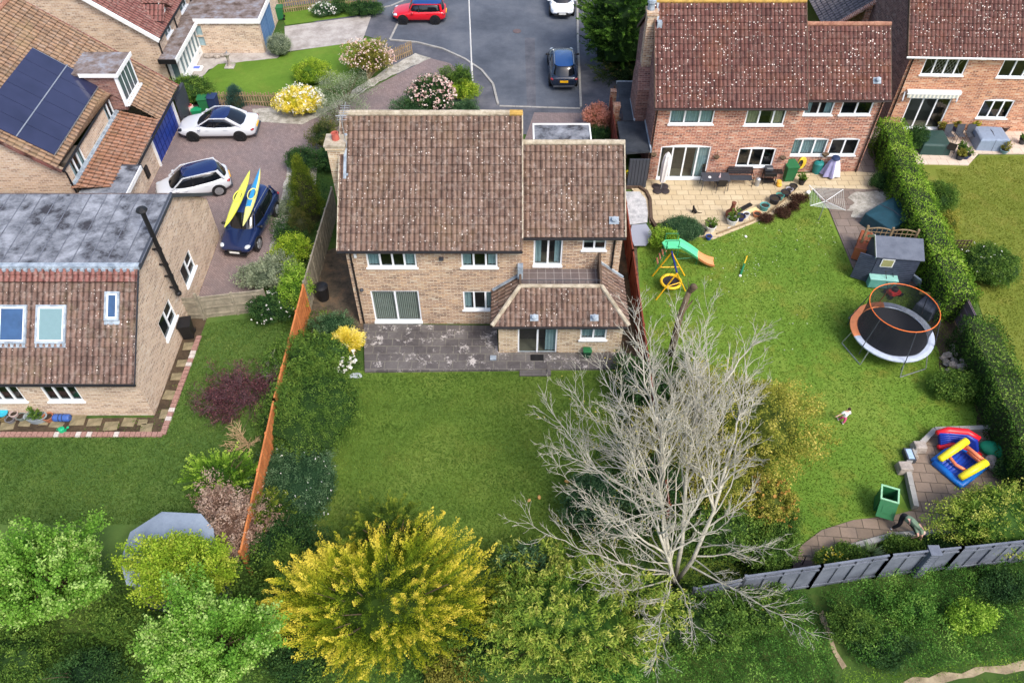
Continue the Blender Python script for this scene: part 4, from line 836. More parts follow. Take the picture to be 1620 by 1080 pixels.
mb = MB(); mb.beam((fx+.32, fy-.3, ez-.22), (fx+.3-9.8/nF, fy-.3, ez-.2+9.8*kF/nF), .08, .26); mk('barge_board', mb, M['white'], F, world=True)
mb = MB(); mb.tube([(fx+.38, fy-.25, ez-.15), (fx+.38, 62, ez-.15)], .06, 8); mk('gutter', mb, M['black'], F, world=True)
for y in (47.05, 50.4, 53.9):
    mb = MB(); mb.tube([(fx+.36, y, ez-.2), (fx+.08, y, ez-.5), (fx+.08, y, .1)], .05, 8); mk('downpipe', mb, M['black'], F, world=True)
for y in (49.1, 52.6):
    mb = MB(); x0 = fx+.35; mb.box(x0-.5, x0-.4, y-.75, y+.75, ez-.3, ez+.45); mb.poly([(x0-.4, y-.75, ez+.45), (x0-.4, y+.75, ez+.45), (x0-.4, y, ez+1.05)]); gbl = mk('gablet', mb, M['white'], F, world=True)
    sl2 = math.hypot(.85, .68); roof_obj('gablet_roof', [tile_roof((x0+.0, y-.9, ez+.3), (-1, 0, 0), (0, .85/sl2, .68/sl2), sl2, lambda v: 0, lambda v: 1.7, tw=.26), tile_roof((x0+.0, y+.9, ez+.3), (-1, 0, 0), (0, -.85/sl2, .68/sl2), sl2, lambda v: 0, lambda v: 1.7, tw=.26)], M['tile_new'], gbl)
# porch
pz = 2.2; pc = [(-22.2, 46.3), (-21.15, 46.3), (-21.15, 51.35), (-22.2, 51.35)]
mb = MB(); mb.prism(pc, pz, pz+.1); mk('porch_roof', mb, M['flat_mossy'], F, world=True)
mb = MB(); mb.box(-21.15, -21.08, 46.25, 51.3, pz-.16, pz+.12); mk('porch_fascia', mb, M['white'], F, world=True); mb = MB(); mb.box(-22.2, -21.08, 46.2, 46.28, pz-.16, pz+.13); mk('porch_edge', mb, M['black'], F, world=True)
mb = MB(); wall(mb, (-21.35, 47.2), (-21.35, 51.3), 0, pz, [(.3+i*.66, .86+i*.66, .5, 1.95) for i in range(6)]); wall(mb, (-22.2, 47.2), (-21.35, 47.2), 0, pz, [(.25, .7, .1, 1.9)]); pw_ = mk('porch_wall', mb, M['white'], F, world=True)
mb = MB(); mb.box(-21.5, -21.45, 47.3, 51.3, .4, 2.0); mb.box(-22.1, -21.5, 47.3, 47.33, .1, 2.0); mk('porch_pane', mb, plain('porch_glass', (90, 112, 118), .1), pw_, world=True)
# garage
gy = 51.35; mb = MB(); wall(mb, (-22.2, gy), (-17.05, gy), 0, 2.25, [(.7, 1.25, .5, 1.15), (.7, 1.25, 1.25, 1.95)]); wall(mb, (-17.05, gy), (-17.05, 57), 0, 2.25, [(.45, 3.6, .03, 2.05)]); mk('garage_wall', mb, M['brick_cream'], F, world=True)
mb = MB(); mb.box(-22.3, -16.95, gy-.08, 58, 2.25, 2.42); mk('garage_roof', mb, M['flat_mossy'], F, world=True)
mb = MB(); mb.box(-21.3, -16.85, gy-.14, gy-.08, 2.16, 2.48); mb.box(-16.95, -16.87, gy-.08, 58, 2.16, 2.48); mk('garage_fascia', mb, M['white'], F, world=True)
mb = MB(); mb.box(-17.12, -17.06, gy+.45, gy+3.6, .03, 2.05); gdf = mk('garage_door', mb, plain('pale_blue_door', (84, 118, 158), .5), F, world=True)
mb = MB(); mb.box(-17.06, -17.04, gy+2.0, gy+2.04, .03, 2.05)
for i in range(6): mb.box(-17.06, -17.045, gy+.45, gy+3.6, .3+i*.3, .31+i*.3)
mk('door_panel_line', mb, plain('blue_groove', (66, 96, 134), .5), gdf, world=True)
mb = MB(); mb.box(-21.5, -20.95, gy+.1, gy+.14, .5, 1.15); mb.box(-21.5, -20.95, gy+.1, gy+.14, 1.25, 1.95); mk('garage_window', mb, plain('frosted_pane', (150, 176, 184), .2), F, world=True)
# a strip of another roof at the very corner
mb = MB(); mb.add([(-39, 50.0, 8), (-33.9, 50.0, 8), (-36.6, 44.9, 8), (-42, 44.9, 8)], [(0, 1, 2, 3)]);
# ================================================================ carport lean-to and its gate
T = thing('carport', 'black felt-roofed carport leaning on the red brick house beside the fence', 'carport', (6.7, 40, 0))
mb = MB(); mb.prism([(6.0, 36.4), (7.55, 36.6), (7.55, 39.5), (6.0, 39.5)], 2.2, 2.3); mb.prism([(6.35, 39.5), (6.95, 39.5), (6.95, 41.75), (7.55, 41.75), (7.55, 43.6), (6.35, 43.6)], 2.23, 2.34)
mk('carport_roof', mb, patchy('wet_black_felt', [(.35, (44, 48, 54)), (.6, (66, 70, 76))], 1.2, rough=.45, fine=10, ffac=.3), T, world=True)
mb = MB(); mb.box(7.55, 7.62, 36.6, 39.5, 2.2, 2.4); mb.box(6.95-.02, 6.98+.04, 39.5, 41.7, 2.2, 2.42); mb.box(6.3, 7.6, 43.6, 43.66, 2.2, 2.4); mk('fascia', mb, M['lead'], T, world=True)
mb = MB()
for y in (36.6, 40, 43.4): mb.box(6.15, 6.25, y-.05, y+.05, 0, 2.2)
mk('post', mb, M['dark_wood'], T, world=True)
mb = MB(); mb.box(5.95, 6.3, 40.9, 41.3, 0, 2.3); mb.box(5.92, 6.33, 40.87, 41.33, 2.3, 2.4); tag(mk('brick_pier', mb, M['brick_orange'], None), 'capped orange brick pier beside the black carport roof', 'pier'); mb = MB(); mb.box(5.95, 6.3, 42.9, 43.3, 0, 2.1); tag(mk('brick_pier', mb, M['brick_orange'], None), 'lower orange brick pier at the far end of the carport', 'pier')
mb = MB(); mb.box(6.45, 7.55, 36.35, 36.41, 0, 1.95)
for i in range(6): mb.box(6.48+i*.18, 6.63+i*.18, 36.31, 36.35, .03, 1.93)
tag(mk('side_gate', mb, M['dark_grey'], None), 'dark grey boarded gate under the carport edge', 'gate')
# ================================================================ fences
def panel_fence(name, label, pts, mat, post, h=1.8, plen=1.83, cap=True, slats=14, thick=.045, rails=2, back=True, pcap=None, ptop=.08, battens=0):
    root = thing(name, label, 'fence', (pts[0][0], pts[0][1], 0)); P = [Vector((p[0], p[1], 0)) for p in pts]
    for a, b in zip(P, P[1:]):
        L = (b-a).length; n = max(1, round(L/plen)); d = (b-a)/L; nn = Vector((-d.y, d.x, 0))
        for i in range(n):
            s = a+d*(L*i/n); e = a+d*(L*(i+1)/n); m = MB(); w = (e-s).length-.08; hh = h*random.uniform(.985, 1.015)
            for q in range(slats):
                u0 = .05+w*q/slats; u1 = .05+w*(q+1)/slats+.01; off = (q % 2)*.012
                p0 = s+d*u0+nn*off; p1 = s+d*u1+nn*(off+.006)
                m.add([tuple(p0-nn*.01), tuple(p1-nn*.01), tuple(p1+nn*.012), tuple(p0+nn*.012)]+[tuple(x+Vector((0, 0, hh))) for x in (p0-nn*.01, p1-nn*.01, p1+nn*.012, p0+nn*.012)], [(0, 1, 5, 4), (1, 2, 6, 5), (2, 3, 7, 6), (3, 0, 4, 7), (4, 5, 6, 7)])
            for z in ([.25, hh-.25] if rails == 2 else [.25, hh*.5, hh-.2]): m.beam(s+d*.05+nn*-.03+Vector((0, 0, z)), e-d*.05+nn*-.03+Vector((0, 0, z)), .04, .09)
            if cap: m.beam(s+d*.05+Vector((0, 0, hh+.01)), e-d*.05+Vector((0, 0, hh+.01)), .07, .03)
            if battens:
                for q in range(1, battens): z = s+d*(.05+w*q/battens)-nn*.03; m.beam(z, z+Vector((0, 0, hh-.02)), .022, .02, 1, up=(d.x, d.y, 0))
            mk('panel', m, [mat, M['dark_grey']], root, world=True)
        for i in range(n+1):
            s = a+d*(L*i/n); m = MB(); m.box(s.x-.05, s.x+.05, s.y-.05, s.y+.05, 0, h+ptop); 
            if pcap: m.box(s.x-.08, s.x+.08, s.y-.08, s.y+.08, h+ptop, h+ptop+.04)
            mk('post', m, post, root, world=True)
    return root
panel_fence('panel_fence', 'weathered grey board fence between the dark conifers and the middle house', [(-9.55, 34.0), (-9.8, 26.9)], M['fence_grey'], M['fence_grey'], slats=9)
panel_fence('panel_fence', 'orange stained board fence running down between the left lawn and the ivy bank', [(-9.8, 26.7), (-9.85, 20), (-9.7, 13.2)], M['fence_orange'], M['fence_orange'], slats=12, h=1.75)
panel_fence('panel_fence', 'tall red-brown board fence right of the middle house', [(5.95, 42.6), (5.92, 36.3), (5.9, 29), (5.88, 22.5), (5.85, 15)], M['fence_red'], M['fence_red'], slats=12, h=1.85)
fp = [at(1110, 950, 0), at(1185, 948, 0)]
fr2 = [(8.15, 12.25), (10.9, 12.65), (13.45, 13.05), (16.1, 13.35), (21, 13.9)]
panel_fence('panel_fence', 'grey painted panel fence with dark posts behind the bottom right bed', fr2, M['fence_slate'], M['fence_slate'], slats=4, h=1.8, plen=2.3, battens=4)
panel_fence('panel_fence', 'dark panel fence half hidden under the bare tree', [(6.3, 11.85), (8.1, 12.2)], M['fence_slate'], M['dark_grey'], slats=5, h=1.7, plen=2.3)
mb = MB(); c = at(1478, 872, 1.8); mb.box(c.x-.16, c.x+.16, c.y-.16, c.y+.16, 0, 1.85); mb.box(c.x-.2, c.x+.2, c.y-.2, c.y+.2, 1.85, 1.9)
for i in range(10): mb.box(c.x-.13, c.x+.13, c.y-.175, c.y-.16, .3+i*.16, .4+i*.16)
tag(mk('gate_post', mb, M['fence_slate'], None), 'wider square grey post with cap in the painted fence', 'post')
def picket(name, label, pts, h=.95):
    root = thing(name, label, 'fence', tuple(pts[0])); P = pts; m = MB(); rl = MB()
    for a, b in zip(P, P[1:]):
        L = (b-a).length; n = int(L/.16); d = (b-a)/L
        for i in range(n+1):
            s = a+d*(L*i/n); hh = h*random.uniform(.93, 1.05); t = d*.04
            m.beam(s, s+Vector((random.uniform(-.02, .02), 0, hh)), .08, .025, up=(d.y, -d.x, 0))
        for z in (.3, .72): rl.beam(a+Vector((0, 0, z)), b+Vector((0, 0, z)), .04, .07)
    mk('pales', m, M['wood'], root, world=True); mk('rail', rl, M['wood'], root, world=True); return root
picket('picket_fence', 'grey picket fence between the small front lawn and the pale gravel by the yellow bush', [at(348, 167), at(450, 168)])
picket('picket_fence', 'leaning picket fence ending at the pavement beside the blossom shrub', [at(582, 128), at(600, 108), at(652, 86)])
picket('picket_fence', 'long weathered picket fence along the top left verge', [at(440, 22), at(500, 14), at(596, 6)], 1.3)
# timber gate and fence left of the middle fence
G = thing('garden_gate', 'weathered boarded gate with post beside the cream bungalow corner', 'gate', (-15, 27, 0))
a = at(288, 505, 0); b = at(322, 505, 0); c = at(425, 495, 0)
mb = MB(); w = b.x-a.x
for i in range(8): mb.box(a.x+w*i/8, a.x+w*(i+.92)/8, a.y, a.y+.03, .05, 1.45)
mb.box(a.x, b.x, a.y-.04, a.y, .3, .4); mb.box(a.x, b.x, a.y-.04, a.y, 1.1, 1.2); mb.beam((a.x, a.y-.02, .4), (b.x, a.y-.02, 1.1), .03, .09); mk('boards', mb, M['fence_grey'], G, world=True)
mb = MB(); mb.box(b.x, b.x+.12, b.y-.06, b.y+.06, 0, 1.75); mk('post', mb, M['fence_grey'], G, world=True)
panel_fence('panel_fence', 'low weathered fence between the gate and the green shrubs', [(b.x+.15, b.y+.1), (c.x, c.y+.15)], M['fence_grey'], M['fence_grey'], slats=20, h=1.4, rails=3, plen=1.9)
# trellis, leaning panel
TR = thing('trellis', 'brown trellis screen behind the shed roof', 'trellis', (0, 0, 0)); a = at(1372, 362, 1.75); b = at(1452, 368, 1.75); a.z = b.z = 0
mb = MB(); d = b-a
for i in range(11): p = a+d*(i/10); mb.box(p.x-.015, p.x+.015, p.y-.01, p.y+.01, .3, 1.75+.12*abs(math.sin(math.pi*i/5)))
for z in (.4, .7, 1.0, 1.3, 1.6): mb.beam(a+Vector((0, -.02, z)), b+Vector((0, -.02, z)), .02, .03)
for i in range(10):
    p = a+d*(i/10); q2 = a+d*((i+1)/10); mb.beam(p+Vector((0, 0, 1.75+.12*abs(math.sin(math.pi*i/5)))), q2+Vector((0, 0, 1.75+.12*abs(math.sin(math.pi*(i+1)/5)))), .05, .05)
mk('lattice', mb, M['wood'], TR, world=True); mb = MB()
for t_ in (0, .5, 1): p = a+d*t_; mb.box(p.x-.05, p.x+.05, p.y-.05, p.y+.05, 0, 1.95)
mk('post', mb, M['wood'], TR, world=True)
mb = MB(); a = at(1522, 536, 0); b = at(1509, 507, 0); d = (b-a); d.z = 0
n = 16
for i in range(n):
    s = a+d*(i/n); e = a+d*((i+.85)/n); mb.add([(s.x, s.y, .05), (e.x, e.y, .05), (e.x, e.y, 1.55), (s.x, s.y, 1.55), (s.x+.03, s.y, .05), (e.x+.03, e.y, .05), (e.x+.03, e.y, 1.55), (s.x+.03, s.y, 1.55)], [(0, 1, 2, 3), (7, 6, 5, 4), (0, 4, 5, 1), (1, 5, 6, 2), (2, 6, 7, 3), (3, 7, 4, 0)])
for f_ in (.1, .4, .7, .98): mb.beam(a+Vector((-.02, 0, 1.5*f_+.02)), b+Vector((-.02, 0, 1.5*f_+.02)), .04, .06)
tag(mk('fence_panel', mb, plain('purple_grey_board', (112, 98, 106), .8, var=.2), None), 'loose purple-grey fence panel filling the gap in the right hedge', 'fence panel')
mb = MB(); a = at(1510, 382, .6); b = at(1537, 382, .6); a.z = b.z = 0
for i in range(6): p = a.lerp(b, i/5); mb.box(p.x-.02, p.x+.02, p.y-.02, p.y+.02, 0, .7)
for z in (.2, .45, .65): mb.beam(a+Vector((0, 0, z)), b+Vector((0, 0, z)), .03, .05)
tag(mk('low_trellis', mb, M['dark_wood'], None), 'short piece of dark trellis at the hedge by the round shrub', 'trellis')
# ================================================================ vehicles
def paint(name, c, rough=.25): 
    m = Mat(name, rough, .5); m.b.inputs['Base Color'].default_value = lin(c); m.b.inputs['Coat Weight'].default_value = .6; m.b.inputs['Coat Roughness'].default_value = .08; return m.m
CARGLASS = paint('dark_car_glass', (16, 20, 26), .06); ROOFGLASS = paint('sky_tinted_roof_glass', (22, 38, 84), .08)  # sky reflection painted as a blue base in the black roof glass
TYRE = plain('tyre_rubber', (24, 24, 26), .8); RIMD = plain('dark_rim', (44, 46, 50), .35, metal=.5); RIMS = plain('silver_rim', (168, 172, 176), .3, metal=.7)
LAMPR = paint('red_lamp', (150, 22, 28)); LAMPW = paint('clear_lamp', (190, 198, 206)); LAMPD = paint('smoked_lamp', (40, 44, 50))
def outline(xf, xr, hw, z, n=24, e=3.4, nose=1.0):
    out = []
    for i in range(n):
        a = 2*math.pi*(i+.5)/n; c, s_ = math.cos(a), math.sin(a)
        x = math.copysign(abs(c)**(2/e), c); y = math.copysign(abs(s_)**(2/e), s_)
        out.append(((xf+xr)/2+(xf-xr)/2*x, hw*y*(1 if x < .7 else nose), z))
    return out
def car(name, label, px, heading, L=4.5, Wd=1.82, Ht=1.45, body=(210, 212, 215), roof='body', kind='hatch', rim='dark', plate_rear=False, group=None, lower=None, xy=None, skipfront=False):
    p = at(px[0], px[1], .6) if xy is None else Vector(xy)
    root = thing(name, label, 'car', (p.x, p.y, .015), R(heading), group)
    P = paint(name+'_paint', body); h2 = L/2; w = Wd/2; zb = .22 if kind != 'suv' else .3; sh = Ht*.62
    cab = {'sedan': (h2-1.15, -h2+.55, h2-2.15, -h2+1.55), 'hatch': (h2-.78, -h2+.12, h2-1.6, -h2+.55), 'suv': (h2-1.15, -h2+.12, h2-1.85, -h2+.5), 'mini': (h2-1.15, -h2+.1, h2-1.5, -h2+.35)}[kind]
    tail = sh*.97 if kind == 'sedan' else sh
    st = [(h2, .70, .50, sh*.62), (h2-.12, .84, .36, sh*.74), (h2-.45, .95, zb, sh*.84), (h2-.9, .99, zb, sh*.93), (cab[0]-.1, 1, zb, sh), (0, 1, zb, sh*1.03), (-h2+1.0, 1, zb, sh*1.05), (-h2+.4, .97, zb, tail*1.03), (-h2+.12, .92, .3, tail*.98), (-h2, .82, .42, tail*.86)]
    m = MB(); rows = []
    for x, f, b, t in st:
        hw = w*f; half = [(0, b), (hw*.8, b), (hw*.95, b+.1), (hw, b+(t-b)*.45), (hw*.985, b+(t-b)*.75), (hw*.93, t-.03), (hw*.8, t+.015), (hw*.4, t+.04)]
        ring = half+[(0, t+.045)]+[(-y, z) for y, z in reversed(half[1:])]; rows.append([(x, y, z) for y, z in ring])
    n = len(rows[0]); vs = [v for r_ in rows for v in r_]
    fs = [(i*n+j, (i+1)*n+j, (i+1)*n+(j+1) % n, i*n+(j+1) % n) for i in range(len(rows)-1) for j in range(n)]+[tuple(range(n)), tuple(reversed(range((len(rows)-1)*n, len(rows)*n)))]
    m.add(vs, fs); bo = mk('body', m, P, root, smooth=True); s_ = bo.modifiers.new('smooth', 'SUBSURF'); s_.levels = 1; s_.render_levels = 2
    # greenhouse
    xf0, xr0, xf1, xr1 = cab; g_ = MB(); N = 28
    R0 = outline(xf0, xr0, w*.9, sh*.98, N); R1 = outline(xf0-(xf0-xf1)*.55, xr0-(xr0-xr1)*.5, w*.84, sh+(Ht-sh)*.6, N); R2 = outline(xf1, xr1, w*.72, Ht-.03, N); R3 = outline(xf1-.12, xr1+.12, w*.62, Ht, N)
    vs = R0+R1+R2+R3; g_.add(vs, [(k*N+j, k*N+(j+1) % N, (k+1)*N+(j+1) % N, (k+1)*N+j) for k in range(3) for j in range(N)]+[tuple(range(3*N, 4*N))])
    mk('windows', g_, CARGLASS, root, smooth=True)
    rf = MB(); A = outline(xf1+.02, xr1-.05, w*.735, Ht-.035, N); Bq = outline(xf1-.1, xr1+.1, w*.64, Ht+.012, N)
    rf.add(A+Bq, [(j, (j+1) % N, N+(j+1) % N, N+j) for j in range(N)]+[tuple(range(N, 2*N))]); ro = mk('roof', rf, ROOFGLASS if roof == 'glass' else (P if roof == 'body' else paint(name+'_roof', roof)), root, smooth=True)  # roof glass and separate roof colours carry a painted blue sky reflection
    if roof == 'pano':
        pass
    for s in (1, -1):
        pl = MB(); pl.beam((xf0-.08, s*w*.83, sh), (xf1+.0, s*w*.70, Ht-.04), .05, .06); pl.beam((xr0+.2, s*w*.84, sh), (xr1+.05, s*w*.70, Ht-.04), .16, .07)
        pl.beam((xf1, s*w*.735, Ht-.04), (xr1, s*w*.735, Ht-.04), .05, .05); mk('window_pillars', pl, P, root)
    for s in (1, -1): pb = MB(); pb.beam((.05-h2*.03, s*w*.9, sh), (-.02, s*w*.73, Ht-.05), .07, .05); mk('door_pillar', pb, M['black'], root)
    wb = L*.30; r = .33 if kind in ('sedan', 'hatch', 'mini') else .36
    for x in (wb, -wb):
        for s in (1, -1):
            a = MB(Matrix.Translation((x, s*(w-.035), r)) @ Matrix.Rotation(R(90), 4, 'X')); a.lathe([(r+.06, -.05), (r+.06, .045)], n=20); mk('wheel_arch', a, M['black'], root)
            wh = MB(Matrix.Translation((x, s*(w-.1), r)) @ Matrix.Rotation(R(-90*s), 4, 'X')); wh.lathe([(r-.08, -.08), (r-.02, -.1), (r, -.06), (r, .07), (r-.03, .12), (r-.08, .125)], n=22); wo = mk('wheel', wh, TYRE, root, smooth=False)
            rm = MB(Matrix.Translation((x, s*(w-.1), r)) @ Matrix.Rotation(R(-90*s), 4, 'X')); rm.lathe([(r-.09, .10), (r-.09, .13)], n=20)
            for k in range(5):
                q = Matrix.Rotation(2*math.pi*k/5, 4, 'Z'); rm.box(-.035, .035, .03, r-.1, .12, .15, M=q)
            mk('rim', rm, RIMS if rim == 'silver' else RIMD, wo)
    for s in (1, -1):
        l = MB(); l.ball((h2-.28, s*w*.7, sh*.72), (.22, .16, .08), 10, 6); mk('headlight', l, LAMPD if kind == 'sedan' else LAMPW, root, smooth=True)
        l = MB(); l.ball((-h2+.16, s*w*.78, tail*.84), (.12, .17, .08), 10, 6); mk('tail_light', l, LAMPR, root, smooth=True)
        l = MB(); l.ball((xf0-.35, s*(w+.1), sh+.06), (.09, .11, .07), 10, 6); l.box(xf0-.38, xf0-.32, min(s*w*.85, s*(w+.1)), max(s*w*.85, s*(w+.1)), sh+.02, sh+.05); mk('wing_mirror', l, P if kind == 'sedan' or body[0] > 100 else M['black'], root, smooth=True)
        l = MB(); l.box(.35, .55, min(s*w, s*(w+.03)), max(s*w, s*(w+.03)), sh*.86, sh*.89); l.box(-.75, -.55, min(s*w, s*(w+.03)), max(s*w, s*(w+.03)), sh*.87, sh*.9); mk('door_handle', l, P, root)
    gr = MB(); gr.box(h2-.1, h2+.015, -w*.42, w*.42, sh*.46, sh*.62); gr.box(h2-.14, h2-.0, -w*.65, w*.65, .26, .38); mk('grille', gr, M['black'], root, bevel=.02)
    np_ = MB(); np_.box(h2-.05, h2+.03, -.26, .26, .42, .53); mk('number_plate', np_, plain('white_plate', (225, 228, 225), .4, var=.02), root)
    np_ = MB(); np_.box(-h2-.03, -h2+.08, -.26, .26, sh*.66, sh*.66+.12); mk('number_plate', np_, plain('yellow_plate', (238, 180, 20), .4, var=.02), root)
    rb = MB(); rb.box(-h2-.015, -h2+.15, -w*.75, w*.75, .28, .4); mk('bumper_trim', rb, M['dark_grey'], root, bevel=.03)
    if kind == 'suv':
        rr = MB()
        for s in (1, -1): rr.tube([(xf1-.15, s*w*.66, Ht), (xf1-.25, s*w*.66, Ht+.06), (xr1+.3, s*w*.66, Ht+.06), (xr1+.2, s*w*.66, Ht)], .02, 6)
        mk('roof_rail', rr, RIMS, root)
    if kind == 'sedan':
        for s in (1, -1): pass
    return root
car('parked_car', 'white saloon car with dark glass roof parked sideways beside the blue garage door', (346, 197), 181, 4.7, 1.85, 1.44, (204, 208, 214), 'glass', 'sedan')
car('parked_car', 'small white hatchback with sky-tinted black roof, half hidden behind the bungalow', (306, 290), 203, 4.0, 1.78, 1.5, (204, 208, 214), 'glass', 'hatch', rim='silver')
suv = car('parked_car', 'dark navy estate car carrying two kayaks on the block-paved driveway', (396, 350), 262, 4.7, 1.86, 1.62, (22, 36, 74), (24, 44, 96), 'suv', rim='silver')
car('parked_car', 'red hatchback with sky-tinted black roof parked at the kerb at top left', (664, 18), 180, 3.85, 1.74, 1.42, (200, 16, 34), (20, 60, 120), 'mini')
car('parked_car', 'white car facing down the road at the top edge of the picture', (888, -2), 270, 4.35, 1.8, 1.46, (226, 230, 234), 'glass', 'hatch')
car('parked_car', 'black car with yellow rear plate parked against the right kerb', (890, 104), 90, 4.4, 1.84, 1.55, (22, 34, 54), (28, 66, 120), 'suv')
def kayak(name, label, a, b, c1, c2, w=.23):
    a = Vector(a); b = Vector(b); L = (b-a).length; root = thing(name, label, 'kayak', tuple((a+b)/2), 0, 'kayaks on the navy car'); d = (b-a)/L; up = Vector((0, 0, 1)); sd = d.cross(up).normalized()
    N = 22; m = MB(); ring = 12; vs = []
    for i in range(N+1):
        t = i/N; k = math.sin(math.pi*t)**.75*(1 if True else 0); ww = max(.012, w*k); hh = max(.012, .14*k**.7)
        c = a+d*(L*t)+up*(.10*(2*t-1)**4)
        for j in range(ring): an = 2*math.pi*j/ring; vs.append(tuple(c+sd*(ww*math.cos(an))+up*(hh*math.sin(an))))
    fs = []; mats = []
    for i in range(N):
        for j in range(ring): fs.append((i*ring+j, (i+1)*ring+j, (i+1)*ring+(j+1) % ring, i*ring+(j+1) % ring)); mats.append(1 if (j >= 6 or (c2 == 'half' and i < 15 and (j < 4 or j > 8))) else 0)
    m.add(vs, fs+[tuple(range(ring)), tuple(reversed(range(N*ring, (N+1)*ring)))]); m.m = mats+[0, 0]
    hull = mk('hull', m, c1, root, world=True, smooth=True)
    m = MB(); c = (a+b)/2-d*.1; pts = [c+d*(.42*math.cos(q))+sd*(.21*math.sin(q))+up*.15 for q in [2*math.pi*i/16 for i in range(17)]]; m.tube(pts, .028, 6); mk('cockpit_rim', m, c1[0], root, world=True)
    m = MB(); m.poly([tuple(p-up*.03) for p in pts[:-1]]); mk('cockpit', m, plain('dark_cockpit', (58, 50, 52), .7), root, world=True)
    return root
ya = paint('yellow_gelcoat', (222, 226, 84), .3); yb = paint('pale_yellow_gelcoat', (226, 222, 130), .3); bl = paint('sky_blue_gelcoat', (40, 140, 196), .3)
kayak('kayak', 'yellow kayak with a dark cockpit, the left of two on the car roof', at(396, 272, 2.05), at(356, 362, 1.75), [ya, ya], None)
kayak('kayak', 'blue and pale yellow kayak, the right of two on the car roof', at(412, 268, 2.05), at(385, 360, 1.8), [yb, bl], 'half')
# ================================================================ street lamp
p = at(747, 128, 0); z0 = 7.5; T_ = thing('street_lamp', 'slim white lamp post standing at the kerb of the road end', 'street lamp', (p.x, p.y, 0))
mb = MB(); mb.tube([(0, 0, 0), (0, 0, 1.2), (0, 0, 1.25), (0, 0, 7.2)], [.075, .07, .05, .035], 10); mk('pole', mb, M['white'], T_)
mb = MB(); mb.tube([(0, 0, 7.15), (0, .3, 7.3), (0, .8, 7.35)], .03, 8); mb.ball((0, .95, 7.33), (.1, .28, .07), 10, 6); mk('lamp_head', mb, M['lead'], T_)
# ================================================================ bins, chests and tanks
def bin_(name, label, loc, rz, c, lid=None, h=1.0, w=.56, group=None, cat='wheelie bin'):
    r_ = thing(name, label, cat, loc, rz, group); b = MB(); b.add([(-w*.42, -w*.45, 0.04), (w*.42, -w*.45, .04), (w*.42, w*.45, .04), (-w*.42, w*.45, .04), (-w*.5, -w*.55, h*.9), (w*.5, -w*.55, h*.9), (w*.5, w*.6, h*.9), (-w*.5, w*.6, h*.9)], [(0, 3, 2, 1), (4, 5, 6, 7), (0, 1, 5, 4), (1, 2, 6, 5), (2, 3, 7, 6), (3, 0, 4, 7)])
    mk('bin_body', b, c, r_, bevel=.03); l = MB(); l.box(-w*.54, w*.54, -w*.62, w*.6, h*.9, h*.97); l.tube([(-w*.5, w*.68, h*.92), (w*.5, w*.68, h*.92)], .025, 8); mk('lid', l, lid or c, r_, bevel=.03)
    for s in (1, -1):
        q = MB(Matrix.Translation((s*w*.42, w*.5, .1)) @ Matrix.Rotation(R(90), 4, 'Y')); q.lathe([(.1, -.03), (.1, .03)], n=12); mk('wheel', q, M['black'], r_)
    return r_
GB = M['green_bin']; navy = plain('navy_bin_plastic', (38, 54, 88), .5); blk = M['black']
p = at(322, 164, .5); bin_('wheelie_bin', 'green wheelie bin with pale label beside the white saloon car', (p.x, p.y, 0), R(8), GB)
p = at(337, 162, .5); bin_('wheelie_bin', 'navy wheelie bin standing next to a green one by the picket fence', (p.x, p.y, 0), R(-5), navy)
p = at(441, 20, .5); bin_('wheelie_bin', 'tall green wheelie bin beside the pale blue garage door', (p.x, p.y, 0), R(-80), GB)
p = at(1248, 273, .5); bin_('wheelie_bin', 'green wheelie bin leaning against the red brick back wall', (p.x, p.y, .06), R(8), GB, h=1.1, w=.66)
p = at(295, 520, .5); bin_('wheelie_bin', 'black wheelie bin at the bungalow corner by the gate', (p.x, p.y, 0), R(10), blk, h=1.0)
# open green bin on its own by the path
p = at(1400, 793, .4); r_ = thing('wheelie_bin', 'green wheelie bin with its lid flung open beside the bending man', 'wheelie bin', (p.x, p.y, 0), R(160))
b = MB(); w = .62; h = .95
for (x0, x1, y0, y1) in ((-w/2, w/2, -w/2, -w/2+.03), (-w/2, w/2, w/2-.03, w/2), (-w/2, -w/2+.03, -w/2+.03, w/2-.03), (w/2-.03, w/2, -w/2+.03, w/2-.03)): b.box(x0, x1, y0, y1, .05, h)
b.box(-w/2+.03, w/2-.03, -w/2+.03, w/2-.03, .05, .25, 1); mk('bin_body', b, [GB, M['soil']], r_)
b = MB()
for (x0, x1, y0, y1) in ((-w/2-.04, w/2+.04, -w/2-.04, -w/2+.03), (-w/2-.04, w/2+.04, w/2-.03, w/2+.04), (-w/2-.04, -w/2+.03, -w/2+.03, w/2-.03), (w/2-.03, w/2+.04, -w/2+.03, w/2-.03)): b.box(x0, x1, y0, y1, h, h+.05)
mk('rim', b, plain('pale_green_rim', (140, 188, 150), .5), r_, bevel=.01)
b = MB(Matrix.Translation((0, w/2+.03, h)) @ Matrix.Rotation(R(-50), 4, 'X')); b.box(-w/2-.02, w/2+.02, 0, .7, -.03, .03); b.box(-w*.3, w*.3, .2, .5, .03, .045); mk('lid', b, GB, r_, bevel=.02)
b = MB(); b.box(-.22, .22, .57, .6, .5, .6)
